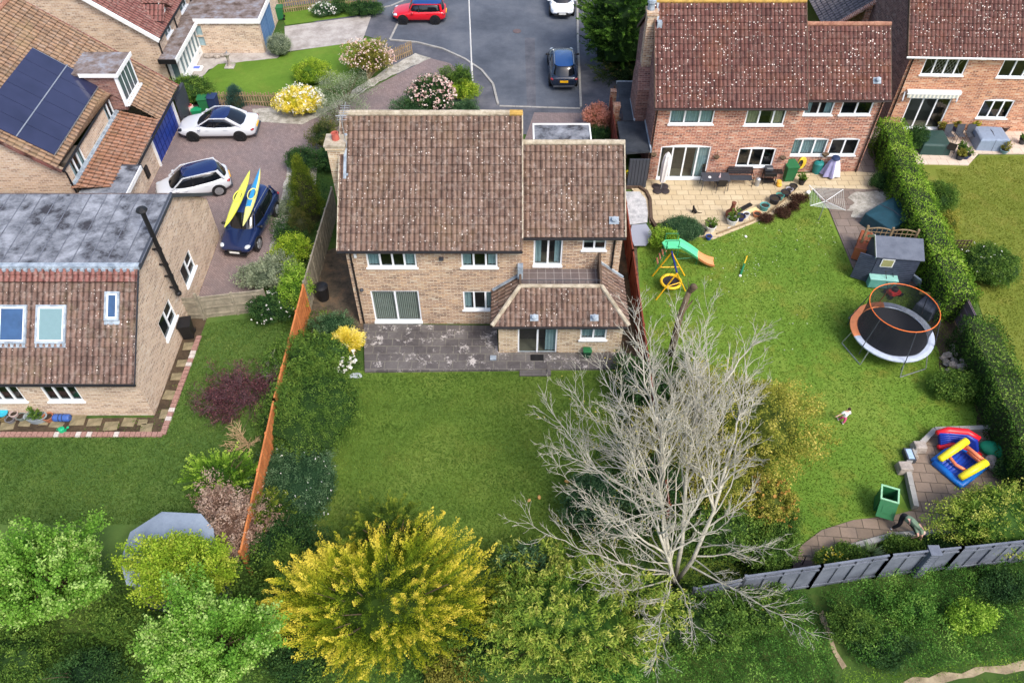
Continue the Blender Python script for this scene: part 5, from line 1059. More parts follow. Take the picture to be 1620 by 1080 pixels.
# water butt, compost bin, bucket
p = at(510, 463, .4); t_ = thing('water_butt', 'black round water butt with a yellowish label in the side yard', 'water butt', (p.x, p.y, 0))
b = MB(); b.lathe([(.27, 0), (.3, .3), (.32, .75), (.34, .78), (.34, .84), (.2, .9), (.03, .92)], n=18); mk('drum', b, M['black'], t_, smooth=False)
b = MB(); b.box(-.16, -.03, -.1, .12, .875, .9); b.box(.03, .16, -.1, .12, .875, .9); mk('lid_label', b, M['blind'], t_)
teal = plain('teal_plastic', (34, 122, 120), .5); p = at(1293, 266, .35); t_ = thing('water_butt', 'teal round tub with domed lid against the red brick wall', 'tub', (p.x, p.y, .06))
b = MB(); b.lathe([(.22, 0), (.27, .3), (.29, .62), (.3, .66), (.22, .76), (.05, .8)], n=16); mk('tub_body', b, teal, t_)
b = MB(); b.lathe([(.06, .8), (.06, .84), (.02, .85)], n=8); b.tube([(-.29, 0, .6), (-.3, 0, .75), (0, 0, .9)], .012, 5); mk('lid_handle', b, M['black'], t_)
p = at(996, 277, .2); t_ = thing('bucket', 'yellow tub holding a green cloth beside the carport gate', 'bucket', (p.x, p.y, .06))
b = MB(); b.lathe([(.17, 0), (.24, .32), (.25, .34), (.22, .34), (.16, .05)], n=14, cap=False); b.lathe([(.16, .04), (.02, .05)], n=14); mk('tub', b, plain('yellow_plastic', (226, 208, 30), .5), t_); b = MB(); b.ball((0, 0, .27), (.17, .14, .1), 10, 6); mk('cloth', b, GB, t_)
# hose reel, laundry, covered things
p = at(1267, 265, .5); t_ = thing('garden_hose', 'yellow coiled hose hanging on the red brick wall', 'hose', (p.x, p.y, .06)); b = MB()
for k in range(6):
    r0 = .2+.02*k; b.tube([(r0*.75*math.sin(a)+.02*k-.04, .12+.015*k, .62+r0*1.35*math.cos(a)) for a in [2*math.pi*i/18 for i in range(19)]], .018, 5)
mk('coil', b, plain('yellow_hose', (232, 205, 70), .5), t_); b = MB(); b.box(-.08, .08, .2, .3, .5, .75); mk('holder', b, M['dark_grey'], t_)
p = at(1316, 268, .5); t_ = thing('laundry_stand', 'white and lilac sheets draped over a stand against the red brick wall', 'laundry', (p.x, p.y, .06)); N = 28; vs = []
for z, r0, am in ((1.15, .2, .02), (.9, .3, .03), (.5, .42, .06), (.12, .5, .1)):
    for j in range(N): a = 2*math.pi*j/N; q = r0+am*math.sin(a*7+z); vs.append((q*math.cos(a)*1.05, q*math.sin(a)*.8, z))
b = MB(); b.add(vs, [(i*N+j, (i+1)*N+j, (i+1)*N+(j+1) % N, i*N+(j+1) % N) for i in range(3) for j in range(N)]+[tuple(range(N))]); b.m = [0 if (j % N) < 9 or (j % N) > 20 else 1 for j in range(3*N)]+[0]
mk('sheet', b, [plain('white_linen', (216, 216, 222), .9), plain('lilac_linen', (150, 148, 186), .9)], t_); b = MB(); b.lathe([(.2, 1.14), (.26, 1.2), (.2, 1.3), (.05, 1.32)], n=12); mk('peg_bag', b, navy, t_)
# ================================================================ furniture
def leg4(mb, x0, x1, y0, y1, z, r=.02, splay=.0):
    for x, y in ((x0, y0), (x1, y0), (x0, y1), (x1, y1)):
        mb.tube([(x+math.copysign(splay, x), y+math.copysign(splay, y), 0), (x, y, z)], r, 6)
def chair(name, label, loc, rz, mat=None, group=None):
    t_ = thing(name, label, 'chair', loc, rz, group); mt = mat or M['black']
    b = MB(); b.box(-.23, .23, -.22, .22, .42, .45); mk('seat', b, mt, t_, bevel=.01)
    b = MB(); b.add([(-.23, .2, .45), (.23, .2, .45), (.23, .32, .95), (-.23, .32, .95), (-.23, .23, .45), (.23, .23, .45), (.23, .35, .95), (-.23, .35, .95)], [(3, 2, 1, 0), (4, 5, 6, 7), (0, 1, 5, 4), (1, 2, 6, 5), (2, 3, 7, 6), (3, 0, 4, 7)]); mk('backrest', b, mt, t_)
    for x in (-.24, .24):
        for y in (-.22, .24): b = MB(); b.tube([(x, y+math.copysign(.03, y), 0), (x, y, .62 if y < 0 else .45)], .014, 6); mk('leg', b, M['dark_grey'], t_)
        b = MB(); b.tube([(x, -.22, .62), (x, .27, .64)], .016, 6); mk('armrest', b, M['dark_grey'], t_)
    return t_
def table(name, label, loc, rz, w, d, h=.73, mat=None):
    t_ = thing(name, label, 'table', loc, rz); b = MB(); b.box(-w/2, w/2, -d/2, d/2, h-.03, h); mk('tabletop', b, mat or M['dark_grey'], t_, bevel=.01)
    for x in (-w/2+.05, w/2-.05):
        for y in (-d/2+.05, d/2-.05): b = MB(); b.tube([(x, y, 0), (x*.96, y*.94, h-.03)], .02, 6); mk('leg', b, M['dark_grey'], t_)
    return t_
p = at(1132, 281, .73); tt = (p.x, p.y, .06); table('garden_table', 'rectangular grey garden table under the red brick window wall', tt, R(-1), 1.55, .8)
g_ = 'black chairs at the grey garden table'
chair('garden_chair', 'black chair behind the left end of the grey garden table', (p.x-.38, p.y+.55, .06), R(3), group=g_); chair('garden_chair', 'black chair behind the right end of the grey garden table', (p.x+.35, p.y+.56, .06), R(-3), group=g_); chair('garden_chair', 'black chair pushed under the near side of the grey garden table', (p.x+.28, p.y-.3, .06), R(180), group=g_)
b = MB(); b.lathe([(.09, 0), (.08, .03), (.02, .04)], (p.x-.35, p.y-.05, .79), 10); tag(mk('ashtray', b, M['white'], None), 'small white dish on the grey garden table', 'dish')
b = MB(); b.tube([(p.x+.2, p.y-.05, .79), (p.x+.22, p.y-.03, 1.05)], [.06, .01], 8); tag(mk('cone_ornament', b, plain('pale_pink', (214, 190, 190), .6), None), 'pale pink cone on the grey garden table', 'ornament')
p = at(1170, 283, .4); t_ = thing('garden_bench', 'black slatted garden bench beside the grey table', 'bench', (p.x, p.y, .06), R(-1)); b = MB()
for i in range(4): b.box(-.68, .68, -.24+i*.12, -.15+i*.12, .42, .45)
mk('seat', b, M['dark_grey'], t_); b = MB()
for i in range(4): b.box(-.68, .68, .26+i*.01, .28+i*.01, .5+i*.12, .6+i*.12)
mk('backrest', b, plain('charcoal', (52, 50, 54), .6), t_)
for x in (-.7, .7):
    for y in (-.25, .26): b = MB(); b.tube([(x, y, 0), (x, y, .9 if y > 0 else .65)], .022, 6); mk('leg', b, M['black'], t_)
    b = MB(); b.tube([(x, -.27, .65), (x, .27, .68)], .02, 6); mk('armrest', b, M['black'], t_)
p = at(1217, 279, .5); t_ = thing('barbecue', 'black trolley barbecue with open lid and side shelf', 'barbecue', (p.x, p.y, .06), R(-2)); b = MB(); b.box(-.35, .35, -.22, .22, .55, .8); mk('firebox', b, M['black'], t_, bevel=.03)
b = MB(); b.box(-.35, .1, -.1, .22, .82, 1.05); mk('lid', b, M['dark_grey'], t_, bevel=.05); b = MB()
for i in range(3): b.box(-.28, .05, -.2+i*.1, -.16+i*.1, 1.06-i*.02, 1.08-i*.02)
mk('lid_handle', b, M['steel'], t_); b = MB(); b.box(.36, .65, -.2, .2, .76, .8); mk('side_shelf', b, M['black'], t_)
for x in (-.33, .33):
    for y in (-.2, .2): b = MB(); b.box(x-.02, x+.02, y-.02, y+.02, 0, .55); mk('leg', b, M['black'], t_)
b = MB(); b.box(-.33, .33, -.2, .2, .15, .18); mk('lower_shelf', b, M['black'], t_)
p = at(1198, 290, .2); b = MB(); b.lathe([(.13, 0), (.14, .45), (.08, .5)], (p.x, p.y, .06), 12); tag(mk('gas_bottle', b, M['steel'], None, smooth=False), 'small grey gas cylinder between bench and barbecue', 'gas bottle')
p = at(1233, 291, .2); b = MB(); b.lathe([(.04, 0), (.14, 0), (.17, .08), (.14, .16), (.04, .16)], (p.x, p.y, .06), 12); b.lathe([(.04, 0), (.12, 0), (.15, .07), (.12, .14), (.04, .14)], (p.x-.02, p.y+.08, .23), 12); tag(mk('hose_fitting', b, plain('orange_yellow', (226, 174, 70), .5), None), 'stack of orange-yellow rings beside the barbecue', 'reel')
# closed parasol
p = at(1045, 301, 0); t_ = thing('parasol', 'closed white parasol on a round black base by the sandy patio door', 'parasol', (p.x, p.y, .06)); b = MB()
for k in range(4): a = R(45+90*k); b.ball((.3*math.cos(a), .3*math.sin(a), .05), (.27, .27, .06), 14, 5)
mk('base', b, plain('dark_resin', (52, 46, 48), .6), t_); b = MB(); b.tube([(0, 0, .05), (.08, .05, 2.4)], .025, 8); mk('pole', b, M['steel'], t_); N = 14; b = MB(); vs = []
for z, r0 in ((.55, .13), (1.1, .17), (1.8, .2), (2.25, .15), (2.45, .03)):
    for j in range(N): a = 2*math.pi*j/N; q = r0*(1+.25*(j % 2)); vs.append((q*math.cos(a)+z*.033, q*math.sin(a)+z*.02, z))
b.add(vs, [(i*N+j, i*N+(j+1) % N, (i+1)*N+(j+1) % N, (i+1)*N+j) for i in range(4) for j in range(N)]+[tuple(range(4*N, 5*N))]); mk('canopy', b, plain('off_white_fabric', (214, 212, 210), .9), t_)
# things on the far right patio
for i, (x, y, r) in enumerate(((1502, 213, 6), (1520, 213, 2), (1536, 213, -4))): p = at(x, y, .5); chair('garden_chair', ('charcoal chair left in the row of three beside the blue cover', 'charcoal chair in the middle of the row of three beside the blue cover', 'charcoal chair nearest the blue cover in the row of three')[i], (p.x, p.y, .05), R(r), M['dark_grey'], 'row of charcoal chairs')
p = at(1505, 234, .5); chair('garden_chair', 'lone black chair turned outwards at the edge of the cream patio', (p.x, p.y, .05), R(150), M['black'])
def cover(name, label, cat, c, rz, w, d, h, mat, seams=True, loc_z=.05, top=.85):
    t_ = thing(name, label, cat, (c.x, c.y, loc_z), rz); N = 8; vs = []
    for z, s_ in ((0, 1.03), (h*.5, 1.0), (h*.9, .97), (h, top)):
        for (x, y) in ((-w/2, -d/2), (0, -d/2*1.02), (w/2, -d/2), (w/2*1.02, 0), (w/2, d/2), (0, d/2*1.02), (-w/2, d/2), (-w/2*1.02, 0)): vs.append((x*s_, y*s_, z+random.uniform(-.03, .03)*(1 if 0 < z else 0)))
    b = MB(); b.add(vs+[(0, 0, h*1.06)], [(i*N+j, i*N+(j+1) % N, (i+1)*N+(j+1) % N, (i+1)*N+j) for i in range(3) for j in range(N)]+[(3*N+j, 3*N+(j+1) % N, 4*N) for j in range(N)])
    o = mk('cover_sheet', b, mat, t_, bevel=.04); 
    if seams:
        b = MB(); b.tube([(0, -d/2-.02, 0), (0, -d/2*.97, h*.92), (0, 0, h*1.07), (0, d/2*.97, h*.92)], .025, 6); mk('strap', b, M['dark_grey'], t_)
    return t_
cover('covered_furniture', 'pale blue-grey rectangular furniture cover with straps on the cream patio', 'furniture cover', at(1565, 219, .4), R(-3), 1.75, 1.5, .75, plain('pale_blue_cover', (128, 142, 162), .7, var=.1))
cover('covered_furniture', 'dark green rounded furniture cover beside the hedge top', 'furniture cover', at(1474, 225, .35), R(-3), 1.7, 1.7, .65, plain('bottle_green_cover', (38, 66, 62), .6), seams=False)
# sheeted heap by the hedge
cover('covered_furniture', 'large dark teal tarpaulin stretched over furniture behind the shed', 'tarpaulin', at(1408, 345, .4), R(35), 2.5, 1.7, .8, plain('dark_teal_tarp', (30, 66, 78), .45, var=.3, scale=2), top=.55)
# ================================================================ pots and small garden things
def pot(x, y, r, h, c, label, plant=None, z=.06, soil=(52, 44, 36)):
    p = at(x, y, h/2); t_ = thing('plant_pot', label, 'plant pot', (p.x, p.y, z)); b = MB(); b.lathe([(r*.72, 0), (r*.95, h*.9), (r*1.06, h*.9), (r*1.06, h), (r*.88, h), (r*.8, h*.8)], n=16, cap=False); b.lathe([(r*.72, 0), (.01, .0)], n=16, cap=False); mk('pot_body', b, plain('pot_glaze', c, .6), t_)
    b = MB(); b.lathe([(r*.86, h*.8), (r*.01, h*.84)], n=16, cap=False); mk('compost', b, plain('compost', soil, .95), t_)
    if plant: PLANTS.append((t_, r*1.15, h, plant))
    return t_
PLANTS = []
ROW = [(1268, 289, .2, .3, (38, 38, 42), 'black pot with a little greenery at the patio corner', 'green'), (1254, 298, .22, .28, (36, 36, 40), 'black pot at the top end of the kerb row of pots', None), (1248, 303, .2, .26, (168, 164, 172), 'pale grey pot second in the kerb row of pots', None), (1242, 308, .26, .3, (40, 38, 48), 'dark pot between the pale grey and the teal pots', None), (1233, 313, .23, .28, (70, 138, 126), 'teal pot between two dark pots in the kerb row', None), (1225, 318, .3, .34, (34, 34, 40), 'largest black pot in the kerb row', None), (1209, 329, .26, .32, (84, 148, 144), 'blue-green pot beside the terracotta saucers', None), (1171, 346, .25, .28, (34, 42, 92), 'cobalt blue pot near the lower end of the kerb row', None), (1180, 342, .18, .28, (205, 205, 208), 'small white pot beside the cobalt blue one', None), (1158, 351, .3, .34, (196, 198, 196), 'white pot with leafy green plant at the lower end of the kerb row', 'green'), (1124, 362, .27, .34, (206, 206, 200), 'white cylindrical pot with clipped green cushion on the patio corner', 'green'), (1111, 368, .2, .26, (34, 34, 40), 'black pot beside the white cylindrical one', None), (1101, 370, .17, .24, (64, 116, 140), 'small blue pot by the lavender bush', 'green'), (1121, 377, .17, .2, (44, 74, 150), 'small blue bowl on the lawn edge below the patio corner', None), (1197, 341, .22, .22, (186, 120, 84), 'terracotta bowl in the kerb row', None), (1488, 208, .24, .3, (44, 42, 44), 'dark pot with reddish shrub left of the charcoal chairs', 'olive'), (1512, 205, .22, .3, (44, 52, 88), 'pot with a yellowish shrub behind the charcoal chairs', 'olive'), (1538, 205, .22, .3, (60, 52, 50), 'pot with a golden shrub by the blue cover', 'gold'), (1589, 205, .22, .26, (60, 44, 42), 'dark red-brown pot right of the blue cover', None), (1527, 248, .26, .25, (40, 52, 90), 'cobalt pot with dark leafy plant in the cluster on the cream patio corner', 'green'), (1518, 250, .24, .25, (52, 56, 66), 'grey pot with pale plant left in the cluster on the cream patio corner', 'olive'), (1519, 240, .22, .4, (60, 60, 60), 'tall pot with bushy plant at the back of the cluster', 'green'), (1588, 240, .26, .22, (120, 150, 160), 'low pale pot with orange flower on the cream patio edge', 'olive'), (1617, 225, .22, .3, (60, 60, 62), 'dark pot with plant at the right end of the cream patio', 'green')]
for x, y, r, h, c, lb, pl_ in ROW: pot(x, y, r, h, c, lb, pl_)
mb = MB(); PT_ = [at(1133, 372, 0), at(1160, 362, 0), at(1190, 351, 0), at(1215, 338, 0), at(1240, 318, 0), at(1258, 300, 0)]
for a, b in zip(PT_, PT_[1:]): mb.beam(a+Vector((0, 0, .06)), b+Vector((0, 0, .06)), .08, .14)
tag(mk('timber_edging', mb, M['wood'], None), 'pale curved edging board between sandy patio and lawn', 'edging')
mb = MB(); a = at(1168, 334, .1); b = at(1188, 323, .1); mb.beam(a, b, .22, .1); mb.beam(a+Vector((.1, -.35, 0)), b+Vector((.3, -.4, 0)), .3, .06, 1); tag(mk('timber_offcut', mb, [M['black'], plain('cream_board', (222, 205, 150), .8)], None), 'black and cream boards lying behind the kerb row of pots', 'boards')
p = at(1157, 338, .3); mb = MB(); mb.lathe([(.1, 0), (.3, .1), (.32, .3), (.15, .5), (.1, .8), (.13, 1.0), (.08, 1.02)], (p.x, p.y, .06), 14); tag(mk('chiminea', mb, plain('rusty_clay', (112, 66, 48), .8, var=.25), None, smooth=False), 'rusty brown clay chiminea on the sandy patio behind the pots', 'chiminea')
for (x, y, r) in ((1227, 345, .32), (1240, 339, .38), (1252, 328, .28), (1262, 317, .3), (1274, 312, .24)):
    pass
HEATHER = [(1213, 346, .3, 'dark brown clump of dead heather on the lawn, lowest of the group'), (1239, 337, .42, 'largest dark brown clump of dead heather on the lawn'), (1256, 326, .27, 'small dark clump of dead heather between two larger ones'), (1265, 314, .38, 'uppermost dark brown clump of dead heather near the clothes airer')]
# bits on the lawn
for (x, y, r, c, nm, lb, ct) in ((1278, 306, .14, (232, 234, 236), 'ball', 'white ball beside the clothes airer', 'ball'), (1180, 374, .1, (226, 226, 222), 'paper_scrap', 'white scrap of paper on the lawn below the kerb row of pots', 'litter'), (1154, 361, .14, (222, 220, 214), 'paper_scrap', 'white rag on the patio kerb below the leafy white pot', 'litter'), (897, 761, .11, (214, 160, 82), 'fallen_leaf', 'orange fallen leaf nearest the bare tree', 'leaf'), (853, 786, .1, (208, 156, 90), 'fallen_leaf', 'pale orange fallen leaf, middle of three on the lawn', 'leaf'), (837, 791, .09, (206, 160, 96), 'fallen_leaf', 'small fallen leaf, leftmost of three on the lawn', 'leaf')):
    p = at(x, y, r*.5); mb = MB(); mb.ball((0, 0, 0), (r, r*.7, r if nm == 'ball' else r*.25), 10, 6); o = mk(nm, mb, plain(nm+'_col', c, .7, var=.1), None, smooth=True); o.location = (p.x, p.y, r if nm == 'ball' else r*.3+.02); o.rotation_euler[2] = random.uniform(0, 3); tag(o, lb, ct)
mb = MB(); c = at(562, 594, .05); mb.prism([(c.x-.3, c.y-.12), (c.x+.05, c.y-.16), (c.x+.32, c.y-.06), (c.x+.22, c.y+.17), (c.x-.1, c.y+.14), (c.x-.28, c.y+.04)], .02, .07); tag(mk('flat_stone', mb, patchy('pale_blue_stone', [(.3, (150, 160, 168)), (.6, (196, 204, 210))], 4), None), 'pale blue-grey stone lying at the patio corner', 'stone')
mb = MB(); P = [at(x, y, .25) for x, y in ((1000, 356), (1022, 354), (1034, 372), (1022, 388), (1003, 388), (996, 370))]; mb.prism([(q.x, q.y) for q in P], .2, .26); mb.beam((P[0].x+.3, P[0].y-.5, 0), (P[0].x+.3, P[0].y-.5, .2), .4, .4); tag(mk('sandpit_cover', mb, plain('speckled_pale_grey', (150, 156, 170), .7, var=.12, scale=30), None), 'pale grey six-sided board lying beside the white pebbles', 'board')
p = at(928, 549, .3); mb = MB(); mb.box(p.x-.17, p.x+.17, 23.62, 23.9, .14, .55); t_ = thing('garden_crate', 'dark green plastic box against the extension wall', 'box', (p.x, 23.76, .13)); mk('box_body', mb, plain('dark_green_plastic', (20, 62, 44), .5), t_, world=True, bevel=.02); mb = MB(); mb.box(p.x-.2, p.x+.2, 23.58, 23.92, .55, .6); mk('box_lid', mb, GB, t_, world=True, bevel=.015)
mb = MB(); p = at(732, 535, .1); mb.box(-1.0, -.72, 23.5, 23.75, .125, .2); o = tag(mk('drain_cover', mb, M['lead'], None), 'small grey drain cover at the extension corner', 'drain')
# containers along the bungalow wall
CONT = [(4, 660, .22, .34, (120, 104, 70), 'brown pot under a bright blue dish at the left edge', 'container'), (17, 664, .2, .24, (112, 112, 118), 'grey pot beside the brown pot at the left edge', None), (24, 657, .18, .36, (176, 158, 154), 'pinkish pot leaning against the bungalow wall', None), (34, 660, .2, .24, (110, 120, 116), 'grey-green pot next to the oval tub', None), (77, 661, .22, .28, (156, 100, 74), 'terracotta pot between the oval tub and the blue barrel', None)]
for x, y, r, h, c, lb, _ in CONT: pot(x, y, r, h, c, lb, None, z=0)
p = at(4, 653, .4); mb = MB(); mb.lathe([(.02, .36), (.2, .36), (.22, .42), (.2, .42), (.02, .38)], (p.x, p.y, 0), 14); tag(mk('dish', mb, plain('bright_blue_dish', (50, 170, 200), .4), None), 'bright blue dish on the brown pot at the left edge', 'dish')
p = at(58, 661, .15); t_ = thing('oval_tub', 'galvanised oval tub of weeds under the bungalow window', 'tub', (p.x, p.y, 0)); mb = MB(); mb.lathe([(.3, 0), (.36, .3), (.38, .31), (.33, .31), (.28, .12), (.01, .12)], n=20, sx=1.35, sy=.75, cap=False); mk('tub_body', mb, plain('zinc', (140, 150, 156), .5), t_); PLANTS.append((t_, .3, .22, 'green'))
p = at(98, 661, .15); t_ = thing('barrel', 'small blue barrel lying by the cream bungalow wall', 'barrel', (p.x, p.y, .17), 0); mb = MB(Matrix.Rotation(R(90), 4, 'Y')); mb.lathe([(.13, -.36), (.17, -.3), (.17, .3), (.13, .36)], n=14); mk('drum', mb, plain('mid_blue_plastic', (58, 92, 160), .5), t_); mb = MB(Matrix.Rotation(R(90), 4, 'Y')); mb.lathe([(.178, -.1), (.178, -.06)], n=14); mb.lathe([(.178, .06), (.178, .1)], n=14); mk('hoop', mb, navy, t_)
p = at(98, 680, .12); t_ = thing('watering_can', 'bright green watering can on the border paving', 'watering can', (p.x, p.y, 0)); mb = MB(); mb.lathe([(.14, 0), (.13, .22), (.08, .25)], n=12); mk('can_body', mb, plain('bright_green', (30, 170, 118), .5), t_); mb = MB(); mb.tube([(.1, 0, .06), (.28, .03, .26)], [.03, .02], 6); mb.lathe([(.05, 0), (.06, .03)], (.3, .03, .25), 8); mk('spout', mb, plain('bright_green_spout', (30, 170, 118), .5), t_); mb = MB(); mb.tube([(-.12, 0, .05), (-.24, 0, .15), (-.1, 0, .28), (.04, 0, .26)], .014, 6); mk('handle', mb, plain('bright_green_handle', (26, 150, 104), .5), t_)
# front garden ornaments
p = at(364, 106, 0); t_ = thing('sundial', 'pale stone sundial on a pedestal in the small front lawn', 'sundial', (p.x, p.y, .01)); mb = MB(); mb.box(-.32, .32, -.3, .3, 0, .08); mk('plinth', mb, M['concrete'], t_, bevel=.02); mb = MB(); mb.lathe([(.15, .08), (.1, .2), (.08, .6), (.14, .8), (.22, .88), (.24, .94), (.02, .95)], n=14); mk('pedestal', mb, M['stone'], t_); mb = MB(); mb.add([(0, -.15, .95), (0, .15, .95), (0, .15, 1.15), (.01, -.15, .95), (.01, .15, .95), (.01, .15, 1.15)], [(0, 1, 2), (5, 4, 3)]); mk('gnomon', mb, M['lead'], t_)
p = at(310, 87, .15); mb = MB(); mb.lathe([(.2, 0), (.3, .25), (.33, .28), (.26, .28), (.2, .1), (.01, .1)], (p.x, p.y, 0), 14, cap=False); tag(mk('stone_bowl', mb, plain('green_glazed', (76, 116, 108), .4), None), 'green glazed bowl beside the porch of the gabled house', 'bowl')
p = at(312, 109, .05); mb = MB(); mb.box(p.x-.35, p.x+.35, p.y-.25, p.y+.25, .02, .14); mb.box(p.x-.2, p.x+.2, p.y-.15, p.y+.15, .14, .16, 1); tag(mk('parcel', mb, [M['white'], plain('blue_print', (90, 110, 190), .6)], None), 'white box with blue print lying by the porch', 'box')
for (x, y, w) in ((330, 89, .4), (343, 90, .25), (352, 88, .25)):
    p = at(x, y, .1); mb = MB(); mb.ball((p.x, p.y, .12), (w, w*.6, .16), 8, 6); tag(mk('rock', mb, M['stone'], None), {330: 'large pale rock at the foot of the cream garage wall', 343: 'smaller rock beside the large pale one by the garage wall', 352: 'small rock nearest the sundial along the garage wall'}[x], 'rock')
p = at(301, 172, .25); t_ = thing('recycling_sack', 'white and red woven sack beside the green bins', 'sack', (p.x, p.y, 0)); mb = MB(); mb.lathe([(.22, 0), (.26, .25), (.22, .45), (.1, .5)], n=10); mk('sack_body', mb, plain('woven_white', (196, 176, 170), .9, var=.2), t_); mb = MB(); mb.lathe([(.23, .38), (.15, .52), (.08, .5)], n=10); mk('flap', mb, plain('dull_red', (170, 80, 76), .8), t_)
p = at(311, 176, .2); t_ = thing('recycling_crate', 'green recycling crate in front of the green wheelie bin', 'crate', (p.x, p.y, 0), R(10)); mb = MB(); mb.box(-.28, .28, -.2, .2, 0, .32, taper=-.03); mk('crate_body', mb, plain('emerald', (22, 128, 84), .5), t_, bevel=.02); mb = MB(); mb.box(-.33, .33, -.25, .25, .32, .37); mk('crate_lid', mb, plain('emerald_lid', (26, 138, 92), .5), t_, bevel=.02)
# ================================================================ rotary airer
p = at(1307, 316, 1.4); t_ = thing('rotary_airer', 'open rotary clothes airer with pale lines over the patio edge', 'clothes airer', (p.x, p.y, 0)); mb = MB(); mb.tube([(0, 0, 0), (0, 0, 1.45)], .025, 8); mk('pole', mb, M['steel'], t_); mb = MB(); tips = []
for k in range(4): a = R(33+90*k); q = (1.25*math.cos(a), 1.25*math.sin(a), 1.55); tips.append(q); mb.tube([(0, 0, 1.3), q], .016, 6)
mk('arm', mb, M['white'], t_); mb = MB()
for f_ in [.3+.1*i for i in range(8)]:
    for k in range(4):
        a = tips[k]; b = tips[(k+1) % 4]; z = 1.3+.25*f_; mb.tube([(a[0]*f_, a[1]*f_, z), ((a[0]+b[0])/2*f_*.98, (a[1]+b[1])/2*f_*.98, z-.03), (b[0]*f_, b[1]*f_, z)], .006, 4)
mk('washing_line', mb, plain('pale_line', (206, 214, 206), .6), t_)
# ================================================================ garden shed and neighbours
a = at(1386, 409, 1.75); b = at(1462, 415, 1.75); rz = math.atan2(b.y-a.y, b.x-a.x); Wd = (b-a).length
t_ = thing('garden_shed', 'dark blue-grey garden shed with felt roof and open door beside the trampoline', 'shed', (a.x, a.y, .05), rz); sd = 1.75; rg = (1.1, 2.2)
navyw = Mat('navy_shed_board', .7, .3); navyw.col(navyw.mix(.5, (58, 66, 84), navyw.ramp(navyw.noise(navyw.coord(), 5), [(.3, (44, 52, 68)), (.7, (78, 86, 104))])))
w_ = navyw.n('TexWave', bands_direction='Z'); w_.inputs['Scale'].default_value = 2.6; navyw.l(navyw.coord(), w_.inputs['Vector']); navyw.bump(w_.outputs['Fac'], .6, .02)
mb = MB(); x0, x1, y0, y1 = .12, Wd-.12, .1, sd; mb.poly([(x0, y0, 0), (x1, y0, 0), (x1, y0, 1.78), (x0, y0, 1.78)]); mb.poly([(x1, y0, 0), (x1, y1, 0), (x1, y1, 1.6), (x1, rg[0], 2.15), (x1, y0, 1.78)]); mb.poly([(x0, y1, 0), (x0, y0, 0), (x0, y0, 1.78), (x0, rg[0], 2.15), (x0, y1, 1.6)]); mb.poly([(x1, y1, 0), (x0, y1, 0), (x0, y1, 1.6), (x1, y1, 1.6)]); mk('wall', mb, navyw.m, t_)
mb = MB(); e = 0.0
for (ya, za, yb, zb) in ((0, 1.75, rg[0], 2.2), (rg[0], 2.2, sd+.1, 1.55)): mb.add([(e, ya, za), (Wd, ya, za), (Wd, yb, zb), (e, yb, zb), (e, ya, za+.04), (Wd, ya, za+.04), (Wd, yb, zb+.04), (e, yb, zb+.04)], [(0, 3, 2, 1), (4, 5, 6, 7), (0, 1, 5, 4), (1, 2, 6, 5), (2, 3, 7, 6), (3, 0, 4, 7)])
mk('roof', mb, patchy('slate_grey_felt', [(.3, (84, 90, 102)), (.6, (104, 110, 122))], 2, fine=30, ffac=.2), t_); mb = MB()
for x in (e-.02,): mb.beam((x, 0, 1.74), (x, rg[0], 2.19), .03, .12); mb.beam((x, rg[0], 2.19), (x, sd+.1, 1.54), .03, .12)
mk('barge_board', mb, M['steel'], t_); mb = MB(); mb.box(.35, .95, .06, .1, 1.15, 1.65); mb2 = mk('window', mb, M['white'], t_); mb = MB(); mb.box(.4, .9, .045, .06, 1.2, 1.6); mk('pane', mb, plain('yellowed_pane', (150, 150, 104), .25), mb2)
X = Matrix.Translation((.1, .12, 0)) @ Matrix.Rotation(R(158), 4, 'Z'); mb = MB(X); mb.box(0, .8, -.03, .03, .05, 1.65); mk('door', mb, navyw.m, t_); mb = MB(X); mb.box(.65, .72, -.05, -.03, .8, .95); mk('door_handle', mb, M['steel'], t_)
def solid(name, label, cat, loc, rz, w, d, h, mat, lidmat=None, lid=.06):
    t_ = thing(name, label, cat, loc, rz); mb = MB(); mb.box(-w/2, w/2, -d/2, d/2, .02, h-lid); mk('box_body', mb, mat, t_, bevel=.03); mb = MB(); mb.box(-w/2-.03, w/2+.03, -d/2-.03, d/2+.03, h-lid, h); mk('lid', mb, lidmat or mat, t_, bevel=.02); return t_
p = at(1396, 440, .5); solid('storage_chest', 'pale turquoise storage chest against the shed wall', 'chest', (p.x, p.y, .05), rz, 1.3, .6, .62, plain('turquoise_plastic', (96, 160, 152), .55), plain('pale_turquoise_lid', (138, 190, 180), .55))
p = at(1363, 389, .5); t_ = thing('rabbit_hutch', 'orange-brown wooden hutch standing at the shed door', 'hutch', (p.x, p.y, .05), R(62)); mb = MB(); mb.box(-.75, .75, -.25, .25, .15, .8); mk('hutch_body', mb, plain('red_brown_stain', (150, 82, 54), .7, var=.2), t_, bevel=.01); mb = MB()
for x in (-.77, -.02, .73): mb.box(x, x+.04, -.28, .28, .1, .85)
mb.box(-.77, .77, -.28, -.25, .78, .84); mk('frame', mb, plain('orange_brown', (178, 104, 70), .7), t_); mb = MB(); 
for x, y in ((-.7, -.2), (.7, -.2), (-.7, .2), (.7, .2)): mb = MB(); mb.box(x-.03, x+.03, y-.03, y+.03, 0, .15); mk('leg', mb, M['dark_wood'], t_)
t_ = thing('ladder', 'long grey aluminium ladder laid along the right hedge', 'ladder', (0, 0, 0)); a = at(1468, 405, .9); b = at(1497, 486, .15); d = (b-a).normalized(); sdv = d.cross(Vector((0, 0, 1))).normalized()*.24
